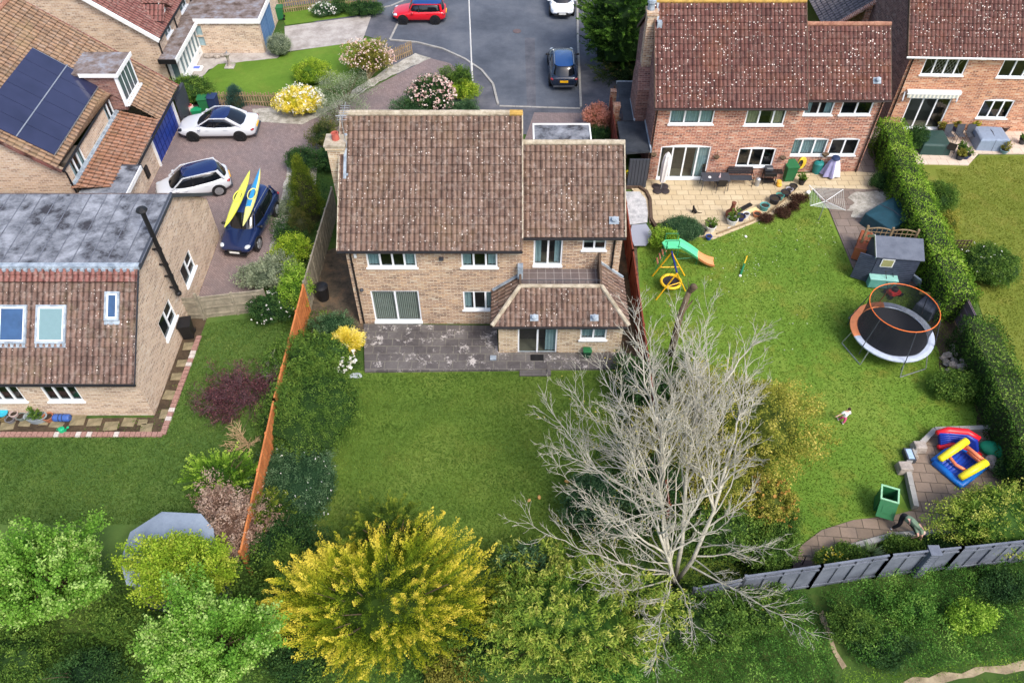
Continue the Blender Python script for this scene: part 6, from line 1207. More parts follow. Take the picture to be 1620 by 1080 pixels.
mb = MB(); mb.beam(a+sdv, b+sdv, .05, .09); mb.beam(a-sdv, b-sdv, .05, .09); mk('rail', mb, M['steel'], t_, world=True); L = (b-a).length; n = int(L/.27)
mb = MB()
for i in range(1, n): p = a.lerp(b, i/n); mb.tube([p-sdv, p+sdv], .025, 6)
mk('rung', mb, M['steel'], t_, world=True)
p = at(1448, 440, .3); t_ = thing('board', 'pale board leaning on the shed corner', 'board', (p.x, p.y, .05), R(30)); mb = MB(Matrix.Rotation(R(-25), 4, 'Y')); mb.box(-.04, .04, -.45, .45, 0, .7); o = mk('sheet', mb, M['lead'], t_)
p = at(1414, 462, .2); t_ = thing('lawn_mower', 'small red mower with black motor behind the trampoline net', 'lawn mower', (p.x, p.y, .05), R(20)); mb = MB(); mb.box(-.32, .32, -.25, .25, .1, .28, taper=.06); mk('deck', mb, plain('mower_red', (190, 44, 40), .4), t_, bevel=.03); mb = MB(); mb.lathe([(.15, .28), (.15, .42), (.08, .45)], n=12); mk('motor', mb, M['black'], t_); mb = MB(); mb.tube([(-.2, .2, .2), (-.2, .8, .9), (.2, .8, .9), (.2, .2, .2)], .018, 6); mk('handle', mb, M['black'], t_)
for x, y in ((-.3, -.25), (.3, -.25), (-.3, .25), (.3, .25)): mb = MB(Matrix.Translation((x, y, .1)) @ Matrix.Rotation(R(90), 4, 'X')); mb.lathe([(.1, -.03), (.1, .03)], n=12); mk('wheel', mb, M['black'], t_)
cover('covered_furniture', 'crumpled grey-blue bag-like cover beside the ladder foot', 'cover', at(1467, 487, .3), R(40), 1.0, .9, .6, plain('grey_blue_cover', (92, 100, 116), .6, var=.2), seams=False)
mb = MB(); a = at(1455, 463, .3); b = at(1486, 480, .1); mb.tube([a, a.lerp(b, .5)+Vector((0, 0, .25)), b], .1, 8); mb.tube([b, at(1490, 505, .1)], .09, 8); tag(mk('play_tunnel', mb, plain('faded_yellow', (198, 172, 84), .7, var=.2), None), 'faded yellow rolled mat edging the grey cover by the ladder foot', 'mat')
# ================================================================ trampoline
c = at(1411, 524, .85); t_ = thing('trampoline', 'round trampoline with orange and grey padding and a black safety net', 'trampoline', (c.x, c.y, 0)); Rr = 1.86; N = 48
def annulus(mb, r0, r1, z, a0, a1, th=.05, n=N, mat=0):
    k = max(2, int(n*abs(a1-a0)/360)); vs = []
    for i in range(k+1):
        a = R(a0+(a1-a0)*i/k); cs, sn = math.cos(a), math.sin(a)
        vs += [(r0*cs, r0*sn, z), (r0*cs, r0*sn, z+th*.5), ((r0+r1)/2*cs, (r0+r1)/2*sn, z+th), (r1*cs, r1*sn, z+th*.6), (r1*cs, r1*sn, z-th*.6)]
    mb.add(vs, [(i*5+j, (i+1)*5+j, (i+1)*5+j+1, i*5+j+1) for i in range(k) for j in range(4)], mat)
mb = MB(); annulus(mb, Rr-.32, Rr, .85, 85, 190); mk('orange_pad', mb, plain('orange_pad', (226, 140, 92), .6), t_); mb = MB(); annulus(mb, Rr-.32, Rr, .85, 190, 445); mk('grey_pad', mb, plain('silver_grey_pad', (176, 186, 202), .5), t_)
mb = MB(); mb.lathe([(Rr-.3, .83), (.01, .82)], n=40, cap=False); mk('jump_mat', mb, plain('black_mat', (30, 32, 38), .8), t_)
net = Mat('black_net', .9); tr = net.n('BsdfTransparent'); mx = net.n('MixShader'); w1 = net.n('TexNoise', Scale=2.2, Detail=4); net.l(net.coord(scale=(3, 3, .6)), w1.inputs['Vector']); net.b.inputs['Base Color'].default_value = lin((30, 32, 38)); net.l(net.math('ADD', net.math('MULTIPLY', w1.outputs['Fac'], .35), .5), mx.inputs[0]); net.l(tr.outputs[0], mx.inputs[1]); net.l(net.b.outputs[0], mx.inputs[2]); net.l(mx.outputs[0], net.out.inputs['Surface'])
Rt = 1.5; zt_ = 2.45; mb = MB(); vs = []
for z, r0 in ((.86, Rr-.3), (1.2, Rr-.38), (1.9, Rt-.02), (zt_, Rt)):
    for j in range(N): a = 2*math.pi*j/N; q = r0*(1-.015*math.cos(8*a)*(1 if z < 2.2 else 0)); vs.append((q*math.cos(a), q*math.sin(a), z))
mb.add(vs, [(i*N+j, i*N+(j+1) % N, (i+1)*N+(j+1) % N, (i+1)*N+j) for i in range(3) for j in range(N)]); mk('safety_net', mb, net.m, t_)
mb = MB(); mb.tube([(Rt*math.cos(2*math.pi*i/40), Rt*math.sin(2*math.pi*i/40), zt_) for i in range(41)], .022, 6); mk('top_hoop', mb, plain('orange_hoop', (222, 112, 48), .5), t_)
for k in range(6):
    a = R(100+60*k-10); mb = MB(); mb.tube([(Rr*math.cos(a), Rr*math.sin(a), .3), (Rr*math.cos(a), Rr*math.sin(a), .95), (Rt*1.02*math.cos(a), Rt*1.02*math.sin(a), zt_)], .022, 6); mk('net_pole', mb, plain('orange_sleeve', (226, 130, 48), .6) if k == 0 else M['dark_grey'], t_)
for a0 in (200, 290, 20, 110):
    mb = MB(); q = [(Rr*math.cos(R(a0+s)), Rr*math.sin(R(a0+s))) for s in (-20, 20)]; mb.tube([(q[0][0]*.97, q[0][1]*.97, .85), (q[0][0]*1.1, q[0][1]*1.1, .12), (q[0][0]*1.1, q[0][1]*1.1, .03), (q[1][0]*1.1, q[1][1]*1.1, .03), (q[1][0]*1.1, q[1][1]*1.1, .12), (q[1][0]*.97, q[1][1]*.97, .85)], .024, 8); mk('leg', mb, M['steel'], t_)
# ================================================================ swing and slide
t_ = thing('swing_set', 'yellow swing frame with round nest swing and blue top bar', 'swing', (0, 0, 0)); ye = plain('yellow_tube', (232, 180, 34), .45); A = at(1063, 399, 1.7); Bq = at(1071, 432, 1.7); ft = [at(1032, 437, 0), at(1083, 436, 0), at(1038, 474, 0), at(1084, 460, 0)]
for i, (a, b) in enumerate(((A, ft[0]), (A, ft[1]), (Bq, ft[2]), (Bq, ft[3]))): mb = MB(); mb.tube([a, b], .035, 8); mk('leg', mb, ye, t_, world=True)
mb = MB(); mb.tube([A.lerp(ft[0], .62), A.lerp(ft[1], .62)], .025, 6); mb.tube([Bq.lerp(ft[2], .5), Bq.lerp(ft[3], .5)], .025, 6); mk('crossbar', mb, ye, t_, world=True)
mb = MB(); mb.tube([A+(A-Bq)*.03, Bq], .045, 8); mk('top_bar', mb, plain('navy_tube', (34, 48, 120), .45), t_, world=True)
c = A.lerp(Bq, .55); mb = MB(); mb.tube([(c.x+.48*math.cos(q), c.y+.48*math.sin(q), .5) for q in [2*math.pi*i/24 for i in range(25)]], .07, 8); ns = mk('swing_rim', mb, plain('yellow_foam', (232, 190, 40), .6), t_, world=True); mb = MB(); mb.lathe([(.43, .47), (.3, .4), (.01, .37)], (c.x, c.y, 0), 20, cap=False); mk('swing_seat', mb, plain('dark_mesh_seat', (34, 30, 38), .8), t_, world=True); mb = MB()
for q in (.6, 2.5, 3.8, 5.6): mb.tube([(c.x+.48*math.cos(q), c.y+.48*math.sin(q), .5), (c.x, c.y+.25*math.sin(q), 1.68)], .01, 5)
mk('rope', mb, M['black'], t_, world=True)
t_ = thing('slide', 'green and orange plastic slide with green ladder frame and orange rungs', 'slide', (0, 0, 0)); gl = plain('mint_plastic', (96, 208, 150), .4, var=.05); og = plain('peach_plastic', (232, 152, 104), .4, var=.05); gd_ = plain('green_tube', (22, 112, 72), .5)
s0 = at(1062, 386, 1.25); s1 = at(1074, 386, 1.25); e1 = at(1104, 405, .6); e2 = at(1129, 417, .12)
def chute(a, b, za, zb, mat, nm, sag=.05):
    mb = MB(); N = 8; d = (b-a); d.z = 0; d.normalize(); sd = Vector((-d.y, d.x, 0)); prof = [(-.27, .14), (-.22, .0), (.22, .0), (.27, .14), (.3, .14), (.24, -.04), (-.24, -.04), (-.3, .14)]; vs = []
    for i in range(N+1):
        t = i/N; c = a.lerp(b, t); c.z = za+(zb-za)*t-sag*math.sin(math.pi*t)
        for y, z in prof: vs.append(tuple(c+sd*y+Vector((0, 0, z))))
    k = len(prof); mb.add(vs, [(i*k+j, (i+1)*k+j, (i+1)*k+(j+1) % k, i*k+(j+1) % k) for i in range(N) for j in range(k)]); return mk(nm, mb, mat, t_, world=True, smooth=False)
chute(s1, e1, 1.25, .6, gl, 'upper_chute', -.04); chute(e1, e2, .6, .14, og, 'lower_chute', .08)
mb = MB(); mb.prism([(s0.x-.35, s0.y-.3), (s1.x+.05, s1.y-.3), (s1.x+.05, s1.y+.3), (s0.x-.25, s0.y+.3), (s0.x-.45, s0.y+.1)], 1.2, 1.27); mk('platform', mb, gl, t_, world=True)
la = at(1055, 388, 1.25); lb_ = at(1036, 420, 0)
for s in (-.22, .22):
    mb = MB(); off = Vector((s, 0, 0)); mb.tube([la+Vector((0, s, .1)), lb_+Vector((0, s*1.3, 0))], .022, 6); mk('ladder_rail', mb, gd_, t_, world=True)
for i in range(4): q = la.lerp(lb_, (i+.6)/4.6); mb = MB(); mb.tube([q+Vector((0, -.24, 0)), q+Vector((0, .24, 0))], .045, 8); mk('rung', mb, plain('salmon_rung', (216, 142, 112), .6), t_, world=True)
mb = MB()
for dx, dy in ((-.3, -.28), (-.3, .28), (.35, -.28), (.35, .28)): mb.tube([(s0.x+dx, s0.y+dy, 0), (s0.x+dx*.9, s0.y+dy, 1.7)], .02, 6)
for dy in (-.28, .28): mb.tube([(s0.x-.3, s0.y+dy, 1.7), (s0.x+.35, s0.y+dy, 1.7)], .02, 6); mb.tube([(s0.x+.35, s0.y+dy, .5), (e1.x, e1.y, .5), (e1.x, e1.y, .0)], .018, 6)
mk('frame', mb, gd_, t_, world=True)
t_ = thing('toy_bat', 'green and yellow toy stick lying upright on the lawn', 'toy', tuple(at(1176, 422, .4))); mb = MB(); a = at(1171, 436, .05); b = at(1182, 405, .3); mb.tube([a, a.lerp(b, .6)], .05, 8); mk('green_shaft', mb, gd_, t_, world=True); mb = MB(); mb.tube([a.lerp(b, .6), b], .03, 6); mk('yellow_shaft', mb, ye, t_, world=True); mb = MB(); mb.ball(tuple(a), .07); mk('white_knob', mb, M['white'], t_, world=True)
# ================================================================ inflatables and green bag
t_ = thing('inflatable_castle', 'blue inflatable playpen with yellow and orange bolsters on the brown patio', 'inflatable', tuple(at(1519, 733, 0))); bb = plain('inflatable_blue', (24, 112, 200), .35); q = [at(x, y, .15) for x, y in ((1478, 730), (1508, 705), (1560, 737), (1520, 768))]
mb = MB(); mb.tube([q[0], q[1], q[2], q[3], q[0]], .16, 12); mk('base_ring', mb, bb, t_, world=True, smooth=True)
mb = MB()
for i in range(9): f_ = (i+.5)/9; mb.tube([q[0].lerp(q[3], f_)+Vector((0, 0, .0)), q[1].lerp(q[2], f_)], .13, 8)
mk('floor', mb, plain('inflatable_royal_blue', (28, 70, 170), .35), t_, world=True, smooth=True)
yl = plain('inflatable_yellow', (236, 218, 44), .35); og2 = plain('inflatable_orange', (232, 128, 88), .4)
for a, b in (((1486, 727), (1531, 696)), ((1518, 756), (1562, 730))): A = at(a[0], a[1], .45); Bq = at(b[0], b[1], .8); mb = MB(); mb.tube([A, A.lerp(Bq, .03), A.lerp(Bq, .5), A.lerp(Bq, .97), Bq], [.05, .14, .16, .16, .06], 12); mk('bolster', mb, yl, t_, world=True, smooth=True)
mb = MB(); mb.tube([at(1500, 720, .5), at(1512, 735, .42), at(1528, 744, .5)], .07, 8); mk('crossbar', mb, og2, t_, world=True, smooth=True)
mb = MB(); mb.tube([at(1529, 706, .75), at(1556, 728, .75)], .08, 8); mb.tube([at(1531, 714, .45), at(1552, 732, .45)], .08, 8); mk('back_bar', mb, og2, t_, world=True, smooth=True)
t_ = thing('inflatable_pool', 'blue inflatable arch with red rims behind the yellow-trimmed one', 'inflatable', tuple(at(1515, 695, 0))); rd = plain('inflatable_red', (214, 26, 40), .35); b2 = plain('inflatable_deep_blue', (26, 52, 150), .35)
for nm, pts, z in (('top_rim', ((1482, 684), (1500, 681), (1530, 684), (1550, 695)), .75), ('bottom_rim', ((1484, 707), (1505, 704), (1532, 709), (1552, 722)), .22)):
    mb = MB(); P = [at(x, y, z) for x, y in pts]; mb.tube(P, [.1, .17, .17, .12], 12); mk(nm, mb, rd, t_, world=True, smooth=True)
mb = MB(); A = [at(x, y, .72) for x, y in ((1485, 687), (1500, 685), (1528, 688), (1546, 699))]; Bq = [at(x, y, .25) for x, y in ((1487, 704), (1505, 701), (1530, 706), (1548, 718))]
for i in range(6): f_ = i/5; mb.tube([A[k].lerp(Bq[k], f_) for k in range(4)], .1, 8)
mk('chamber', mb, b2, t_, world=True, smooth=True)
c = at(1572, 712, .2); t_ = thing('play_sack', 'crumpled emerald green sack on the right of the brown patio', 'sack', (c.x, c.y, .05), R(-25)); mb = MB(); mb.ball((0, 0, .2), (.6, .38, .25), 14, 8); mb.ball((.45, -.15, .12), (.35, .25, .16), 10, 6); mk('sack_body', mb, plain('emerald_fabric', (22, 140, 100), .6, var=.2, scale=4), t_, smooth=True)
for (x, y, r, lb) in ((1455, 705, .28, 'square weathered stone block on the patio edging'), (1449, 716, .17, 'small yellowish stone under the square block'), (1432, 738, .3, 'pale carved stone block at the left corner of the brown patio')):
    p = at(x, y, .3); mb = MB(); mb.box(p.x-r, p.x+r, p.y-r*.8, p.y+r*.8, .04, .42 if r > .2 else .2, taper=.04); o = tag(mk('stone_block', mb, M['stone'], None, bevel=.03), lb, 'stone block')
p = at(1438, 722, .1); mb = MB(); mb.box(p.x-.2, p.x+.15, p.y-.3, p.y+.3, .05, .3); mb.box(p.x-.14, p.x+.09, p.y-.24, p.y+.24, .3, .31, 1); tag(mk('plastic_tub', mb, [M['dark_grey'], plain('pale_blue_water', (160, 184, 206), .2)], None), 'small grey tub of pale blue water between the stone blocks', 'tub')
p = at(1268, 895, .3); t_ = thing('garden_trolley', 'dark crate with a fork handle against the grey fence at the path end', 'crate', (p.x, p.y, .05)); mb = MB(); mb.box(-.35, .4, -.25, .2, 0, .35); mk('crate_body', mb, plain('dark_plum', (46, 38, 40), .8), t_, bevel=.02); mb = MB(); mb.tube([(0, 0, .3), (.03, .1, .9)], .02, 6); mb.tube([(-.1, .1, .9), (.16, .1, .9)], .02, 6); mk('fork_handle', mb, M['black'], t_)
HP = [(1500, 560), (1508, 552), (1516, 560), (1498, 572), (1510, 570), (1520, 574), (1530, 582), (1505, 582), (1518, 586), (1528, 590), (1512, 549), (1526, 566), (1494, 565), (1502, 590), (1536, 588)]
for k, (x, y) in enumerate(HP):
    p = at(x, y, .15); r = random.uniform(.16, .34); mb = MB(); mb.ball((0, 0, 0), (r, r*.7, r*.55), 6, 4); mb.v = [tuple(c_*random.uniform(.8, 1.15) for c_ in v_) for v_ in mb.v]; o = mk('rock', mb, M['stone'], None); o.location = (p.x, p.y, r*.4+(.25 if 4 < k < 9 else 0)); o.rotation_euler = (random.uniform(-.3, .3), random.uniform(-.3, .3), random.uniform(0, 3)); tag(o, ['large top rock of the heap at the right hedge', 'rock at the upper left of the heap by the right hedge'][0] if k == 10 else 'rock in the heap at the right hedge, %s counted from its top' % _o[sorted(range(15), key=lambda q: HP[q][1]).index(k)], 'rock', 'rocks heaped at the right hedge')
for k in range(16):
    x = 1562+k*3.6+random.uniform(-2, 2); y = 728+k*2.3+random.uniform(-5, 5); p = at(x, y, .15); r = random.uniform(.18, .34); mb = MB(); mb.ball((0, 0, 0), (r, r*.75, r*.6), 7, 5); o = mk('rock', mb, M['stone'], None); o.location = (p.x, p.y, r*.35+.05); o.rotation_euler[2] = random.uniform(0, 3); tag(o, 'rounded rock in the row right of the brown patio, %s from its left end' % _o[k], 'rock', 'rocks edging the brown patio')
# ================================================================ greenhouse / summer-house roof at bottom left
t_ = thing('summerhouse', 'pale grey many-sided roof showing between the bright green trees', 'summerhouse', (0, 0, 0)); rm = patchy('pale_grey_blue_roof', [(.3, (118, 130, 144)), (.6, (142, 154, 168))], .8, fine=20, ffac=.15); zz = 2.3
P = [at(x, y, zz) for x, y in ((190, 888), (206, 841), (256, 809), (318, 812), (338, 836), (345, 900), (280, 935), (200, 925))]; ap = sum(P, Vector())/len(P); ap.z = zz+.35
mb = MB()
for i in range(len(P)): mb.add([tuple(P[i]), tuple(P[(i+1) % len(P)]), tuple(ap)], [(0, 1, 2)] if (P[(i+1) % len(P)]-P[i]).cross(ap-P[i]).z > 0 else [(0, 2, 1)])
mk('roof', mb, rm, t_, world=True); mb = MB(); mb.prism([(ap.x+(p.x-ap.x)*.94, ap.y+(p.y-ap.y)*.94) for p in P], 0, zz-.02); mk('wall', mb, M['fence_slate'], t_, world=True)
# ================================================================ people and cat
def skin(name, nodes, edges, mat, parent, root=0, sub=1):
    bm = bmesh.new(); ly = bm.verts.layers.skin.verify(); vs = []
    o = parent.location
    for p, r in nodes: v = bm.verts.new((p[0]-o.x, p[1]-o.y, p[2]-o.z)); v[ly].radius = (r if hasattr(r, '__len__') else (r, r)); vs.append(v)
    vs[root][ly].use_root = True
    for a, b in edges: bm.edges.new((vs[a], vs[b]))
    me = bpy.data.meshes.new(name); bm.to_mesh(me); bm.free(); me.materials.append(mat); ob = link(name, me, parent)
    s = ob.modifiers.new('skin', 'SKIN'); s.use_smooth_shade = True; u = ob.modifiers.new('sub', 'SUBSURF'); u.levels = sub; u.render_levels = sub+1; return ob
def person(label, hip, sh, head, kneeL, footL, kneeR, footR, elL, haL, elR, haR, k, skinc, top, legs, shoes, hair, side, loc):
    "k = body scale; side = unit vector across the body (to its left)"
    V = Vector; hip, sh, head, kneeL, footL, kneeR, footR, elL, haL, elR, haR = [V(p) for p in (hip, sh, head, kneeL, footL, kneeR, footR, elL, haL, elR, haR)]; side = V(side); root = thing('person', label, 'person', loc)
    sk = plain('skin', skinc, .6, var=.05); mid = hip.lerp(sh, .5); nk = sh.lerp(head, .45); hL = hip+side*.1*k; hR = hip-side*.1*k; sL = sh+side*.19*k; sR = sh-side*.19*k
    fw = (footL-hip).cross(side); fwd = V((-side.y, side.x, 0))*-1
    nodes = [(hip, .13*k), (mid, .125*k), (sh, .13*k), (nk, .06*k), (head-V((0, 0, .02)), .09*k), (head+(head-nk).normalized()*.06*k, .095*k), (hL, .1*k), (kneeL, .06*k), (footL+V((0, 0, .07*k)), .04*k), (hR, .1*k), (kneeR, .06*k), (footR+V((0, 0, .07*k)), .04*k), (sL, .07*k), (elL, .042*k), (haL, .03*k), (sR, .07*k), (elR, .042*k), (haR, .03*k), (footL+fwd*.13*k+V((0, 0, .03)), .035*k), (footR+fwd*.13*k+V((0, 0, .03)), .035*k)]
    edges = [(0, 1), (1, 2), (2, 3), (3, 4), (4, 5), (0, 6), (6, 7), (7, 8), (0, 9), (9, 10), (10, 11), (2, 12), (12, 13), (13, 14), (2, 15), (15, 16), (16, 17), (8, 18), (11, 19)]
    for base, hnd, el in ((14, haL, elL), (17, haR, elR)):
        d = (hnd-el).normalized(); s2 = d.cross(V((0, 0, 1))); s2 = s2.normalized() if s2.length > .1 else side
        for q, ln in ((-.03, .075), (-.01, .09), (.01, .095), (.03, .08)):
            nodes += [(hnd+d*.05*k+s2*q*k, .011*k), (hnd+d*(.05+ln*.6)*k+s2*q*1.2*k, .009*k), (hnd+d*(.05+ln)*k+s2*q*1.2*k-V((0, 0, .015*k)), .008*k)]; m_ = len(nodes); edges += [(base, m_-3), (m_-3, m_-2), (m_-2, m_-1)]
        nodes += [(hnd+s2*-.05*k+d*.03*k, .011*k), (hnd+s2*-.07*k+d*.07*k, .009*k)]; m_ = len(nodes); edges += [(base, m_-2), (m_-2, m_-1)]
    skin('body', nodes, edges, sk, root)
    skin('top', [(hip.lerp(sh, -.05), .16*k), (mid, .155*k), (sh, .15*k), (sh.lerp(nk, .4), .085*k), (sL, .085*k), (sL.lerp(elL, .85), .06*k), (sR, .085*k), (sR.lerp(elR, .85), .06*k)], [(0, 1), (1, 2), (2, 3), (2, 4), (4, 5), (2, 6), (6, 7)], plain('top_fabric', top, .9), root)
    skin('trousers', [(hip, .15*k), (hip.lerp(sh, .15), .145*k), (hL, .12*k), (kneeL, .08*k), (footL+V((0, 0, .12*k)), .06*k), (hR, .12*k), (kneeR, .08*k), (footR+V((0, 0, .12*k)), .06*k)], [(0, 1), (0, 2), (2, 3), (3, 4), (0, 5), (5, 6), (6, 7)], plain('trouser_fabric', legs, .9), root)
    for f_ in (footL, footR): skin('shoe', [(f_-fwd*.05*k+V((0, 0, .05*k)), .045*k), (f_+fwd*.07*k+V((0, 0, .045*k)), .047*k), (f_+fwd*.17*k+V((0, 0, .035*k)), .038*k)], [(0, 1), (1, 2)], plain('shoe', shoes, .6), root)
    hd = (head-nk).normalized(); mb = MB(); mb.ball(tuple(head+hd*.055*k-fwd*.03*k), (.105*k, .11*k, .105*k), 12, 8); mk('hair', mb, plain('hair', hair, .9), root, world=True, smooth=True)
    fc = MB(); u = (hd-fwd*0).normalized(); f2 = (fwd-hd*fwd.dot(hd)).normalized(); ss = side.normalized()
    for s in (-1, 1): fc.ball(tuple(head+f2*.092*k+ss*s*.035*k+hd*.02*k), .011*k, 6, 4, 1); fc.ball(tuple(head+ss*s*.1*k), (.02*k, .02*k, .03*k), 6, 4)
    fc.ball(tuple(head+f2*.105*k-hd*.005*k), .018*k, 6, 4); fc.ball(tuple(head+f2*.09*k-hd*.045*k), (.022*k, .01*k, .008*k), 6, 4, 2)
    mk('face', fc, [sk, plain('eye', (30, 26, 24), .3), plain('lips', (170, 100, 92), .5)], root, world=True, smooth=True); return root
f1 = at(1409, 838, 0); f2 = at(1448, 848, 0); f1.z = f2.z = .05; hp = at(1432, 817, .95); shd = at(1452, 831, 1.12); hdp = at(1459, 839, 1.0)
person('man in a sage green top and black trousers bending over the flower bed', hp, shd, hdp, f1.lerp(hp, .52)+Vector((.02, -.08, .0)), f1, f2.lerp(hp, .52)+Vector((.1, -.1, .05)), f2, shd+Vector((.0, -.3, -.22)), at(1445, 850, .55), shd+Vector((.12, -.32, -.2)), at(1456, 852, .5), 1.0, (214, 168, 148), (112, 134, 110), (24, 26, 32), (218, 222, 226), (196, 170, 156), (-.5, .85, 0), (hp.x, hp.y, 0))
c0 = at(1331, 668, 0); cx_, cy_ = c0.x, c0.y; V = Vector
person('small dark-haired child in a white top and pink leggings running on the lawn', (cx_, cy_, .42), (cx_+.03, cy_+.02, .72), (cx_+.06, cy_+.04, .9), (cx_-.07, cy_+.06, .25), (cx_-.12, cy_+.1, .02), (cx_+.07, cy_-.06, .22), (cx_+.02, cy_-.1, .02), (cx_-.2, cy_, .6), (cx_-.33, cy_-.03, .52), (cx_+.2, cy_+.02, .58), (cx_+.25, cy_+.12, .46), .66, (222, 176, 156), (232, 232, 236), (206, 84, 128), (220, 214, 214), (58, 38, 30), (-1, 0, 0), (cx_, cy_, 0))
c = at(1098, 338, 0); t_ = thing('cat', 'black cat sitting on the sandy slabs with its tail stretched out', 'cat', (c.x, c.y, .06)); cx_, cy_ = c.x, c.y; zb = .06
skin('body', [(V((cx_+.02, cy_, zb+.12)), .105), (V((cx_-.04, cy_, zb+.24)), .085), (V((cx_-.09, cy_, zb+.36)), .05), (V((cx_-.1, cy_, zb+.44)), .06), (V((cx_-.15, cy_-.02, zb+.44)), .035), (V((cx_-.1, cy_+.04, zb+.22)), .03), (V((cx_-.13, cy_+.04, zb+.03)), .022), (V((cx_-.1, cy_-.05, zb+.22)), .03), (V((cx_-.13, cy_-.05, zb+.03)), .022), (V((cx_+.08, cy_-.09, zb+.06)), .05), (V((cx_-.03, cy_-.1, zb+.03)), .025), (V((cx_+.08, cy_+.09, zb+.06)), .05), (V((cx_-.03, cy_+.1, zb+.03)), .025), (V((cx_+.15, cy_-.02, zb+.05)), .03), (V((cx_+.3, cy_-.05, zb+.03)), .022), (V((cx_+.42, cy_-.04, zb+.03)), .015), (V((cx_-.09, cy_+.03, zb+.51)), .012), (V((cx_-.09, cy_-.03, zb+.51)), .012)], [(0, 1), (1, 2), (2, 3), (3, 4), (1, 5), (5, 6), (1, 7), (7, 8), (0, 9), (9, 10), (0, 11), (11, 12), (0, 13), (13, 14), (14, 15), (3, 16), (3, 17)], plain('black_fur', (26, 20, 20), .8), t_)
# ================================================================ vegetation
def unit(v): return v/np.maximum(1e-9, np.linalg.norm(v, axis=-1, keepdims=True))
def rdirs(n, zmin=-.25):
    v = unit(rng.normal(size=(n*3, 3))); v = v[v[:, 2] > zmin][:n]
    while len(v) < n: w = unit(rng.normal(size=(n, 3))); v = np.concatenate([v, w[w[:, 2] > zmin]])[:n]
    return v
def quads(P, D, size, asp=.45, flat=.5):
    "one small leaf-shaped quad at each P, pointing along D"
    n = len(P); D = unit(D); up = unit(rng.normal(size=(n, 3))*(1-flat)+np.array([0, 0, 1.])*flat)
    S_ = unit(np.cross(D, up)+1e-6); sz = size*rng.uniform(.6, 1.35, (n, 1)) if np.isscalar(size) else size[:, None]
    Nn = np.cross(S_, D); a = P-D*sz*.5; b = P+S_*sz*asp*.5+Nn*sz*.08; c = P+D*sz*.5; d = P-S_*sz*asp*.5+Nn*sz*.08
    V = np.stack([a, b, c, d], 1).reshape(-1, 3); F = np.arange(4*n).reshape(n, 4); return V, F
def lumpfn(k=16, amp=.28, sharp=10):
    L = rdirs(k, -.2); A = rng.uniform(.3, 1, k)*amp
    def f(d): return 1-amp*.5+(A*np.clip(d @ L.T, 0, 1)**sharp).sum(1)
    return f
def shoots(c, rad, n, m, spread, inner=.55, zmin=-.2, lift=.0, amp=.28, k=16, tipbias=.6, leafdir=.5, narrow=.4, sharp=10):
    "n shoots with m leaves each inside a lumpy ellipsoid: leaf places, directions and tint"
    f = lumpfn(k, amp, sharp); d = rdirs(n, zmin); r = f(d)*rng.uniform(.82, 1.08, n); c = np.array(c, float); rad = np.array(rad, float)
    T = c+d*rad*r[:, None]; B = c+d*rad*(r*inner)[:, None]; B[:, 2] -= lift*rad[2]*.5; T[:, 2] += lift*rad[2]*.3*rng.uniform(.3, 1, n)
    t = rng.uniform(0, 1, (n, m))**tipbias; ax = T-B
    P = B[:, None]+ax[:, None]*t[..., None]+rng.normal(size=(n, m, 3))*spread*(1-narrow*t[..., None])
    D = unit(ax)[:, None]*leafdir+unit(rng.normal(size=(n, m, 3)))*(1-leafdir)+np.array([0, 0, -.05])
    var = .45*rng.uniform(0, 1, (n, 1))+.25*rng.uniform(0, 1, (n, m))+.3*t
    return P.reshape(-1, 3), D.reshape(-1, 3), var.reshape(-1), (B, T, r)
def ico(c, rad, f=None, sub=3, jit=.06):
    bm = bmesh.new(); bmesh.ops.create_icosphere(bm, subdivisions=sub, radius=1); V = np.array([v.co[:] for v in bm.verts]); F = np.array([[v.index for v in q.verts] for q in bm.faces]); bm.free()
    V = V*(1+rng.normal(size=(len(V), 1))*jit)
    V = np.array(c)+V*np.array(rad); F4 = np.concatenate([F, F[:, 2:3]], 1); return V, F
def plant(name, label, cat, V, F, var, mat, loc, group=None, core=None, part='foliage', kind=None, stems=None, stem_mat='bark_dark', extra=None, stem_name='stems'):
    "leaf mesh, with stems when given; a plant with stems is an Empty with parts"
    loc = np.array([loc[0], loc[1], loc[2] if len(loc) > 2 else 0.])
    if stems is None and extra is None:
        o = link(name, npmesh(name, V-loc, F, mat, var=var)); o.location = loc; tag(o, label, cat, group, kind); return o
    r_ = thing(name, label, cat, tuple(loc), 0, group)
    if kind: r_['kind'] = kind
    link(part, npmesh(part, V-loc, F, mat, var=var), r_)
    if stems is not None: mk(stem_name, stems, M[stem_mat], r_, world=True)
    if extra is not None:
        for nm, (v, f, vr, mt) in extra.items(): link(nm, npmesh(nm, v-loc, f, mt, var=vr), r_)
    return r_
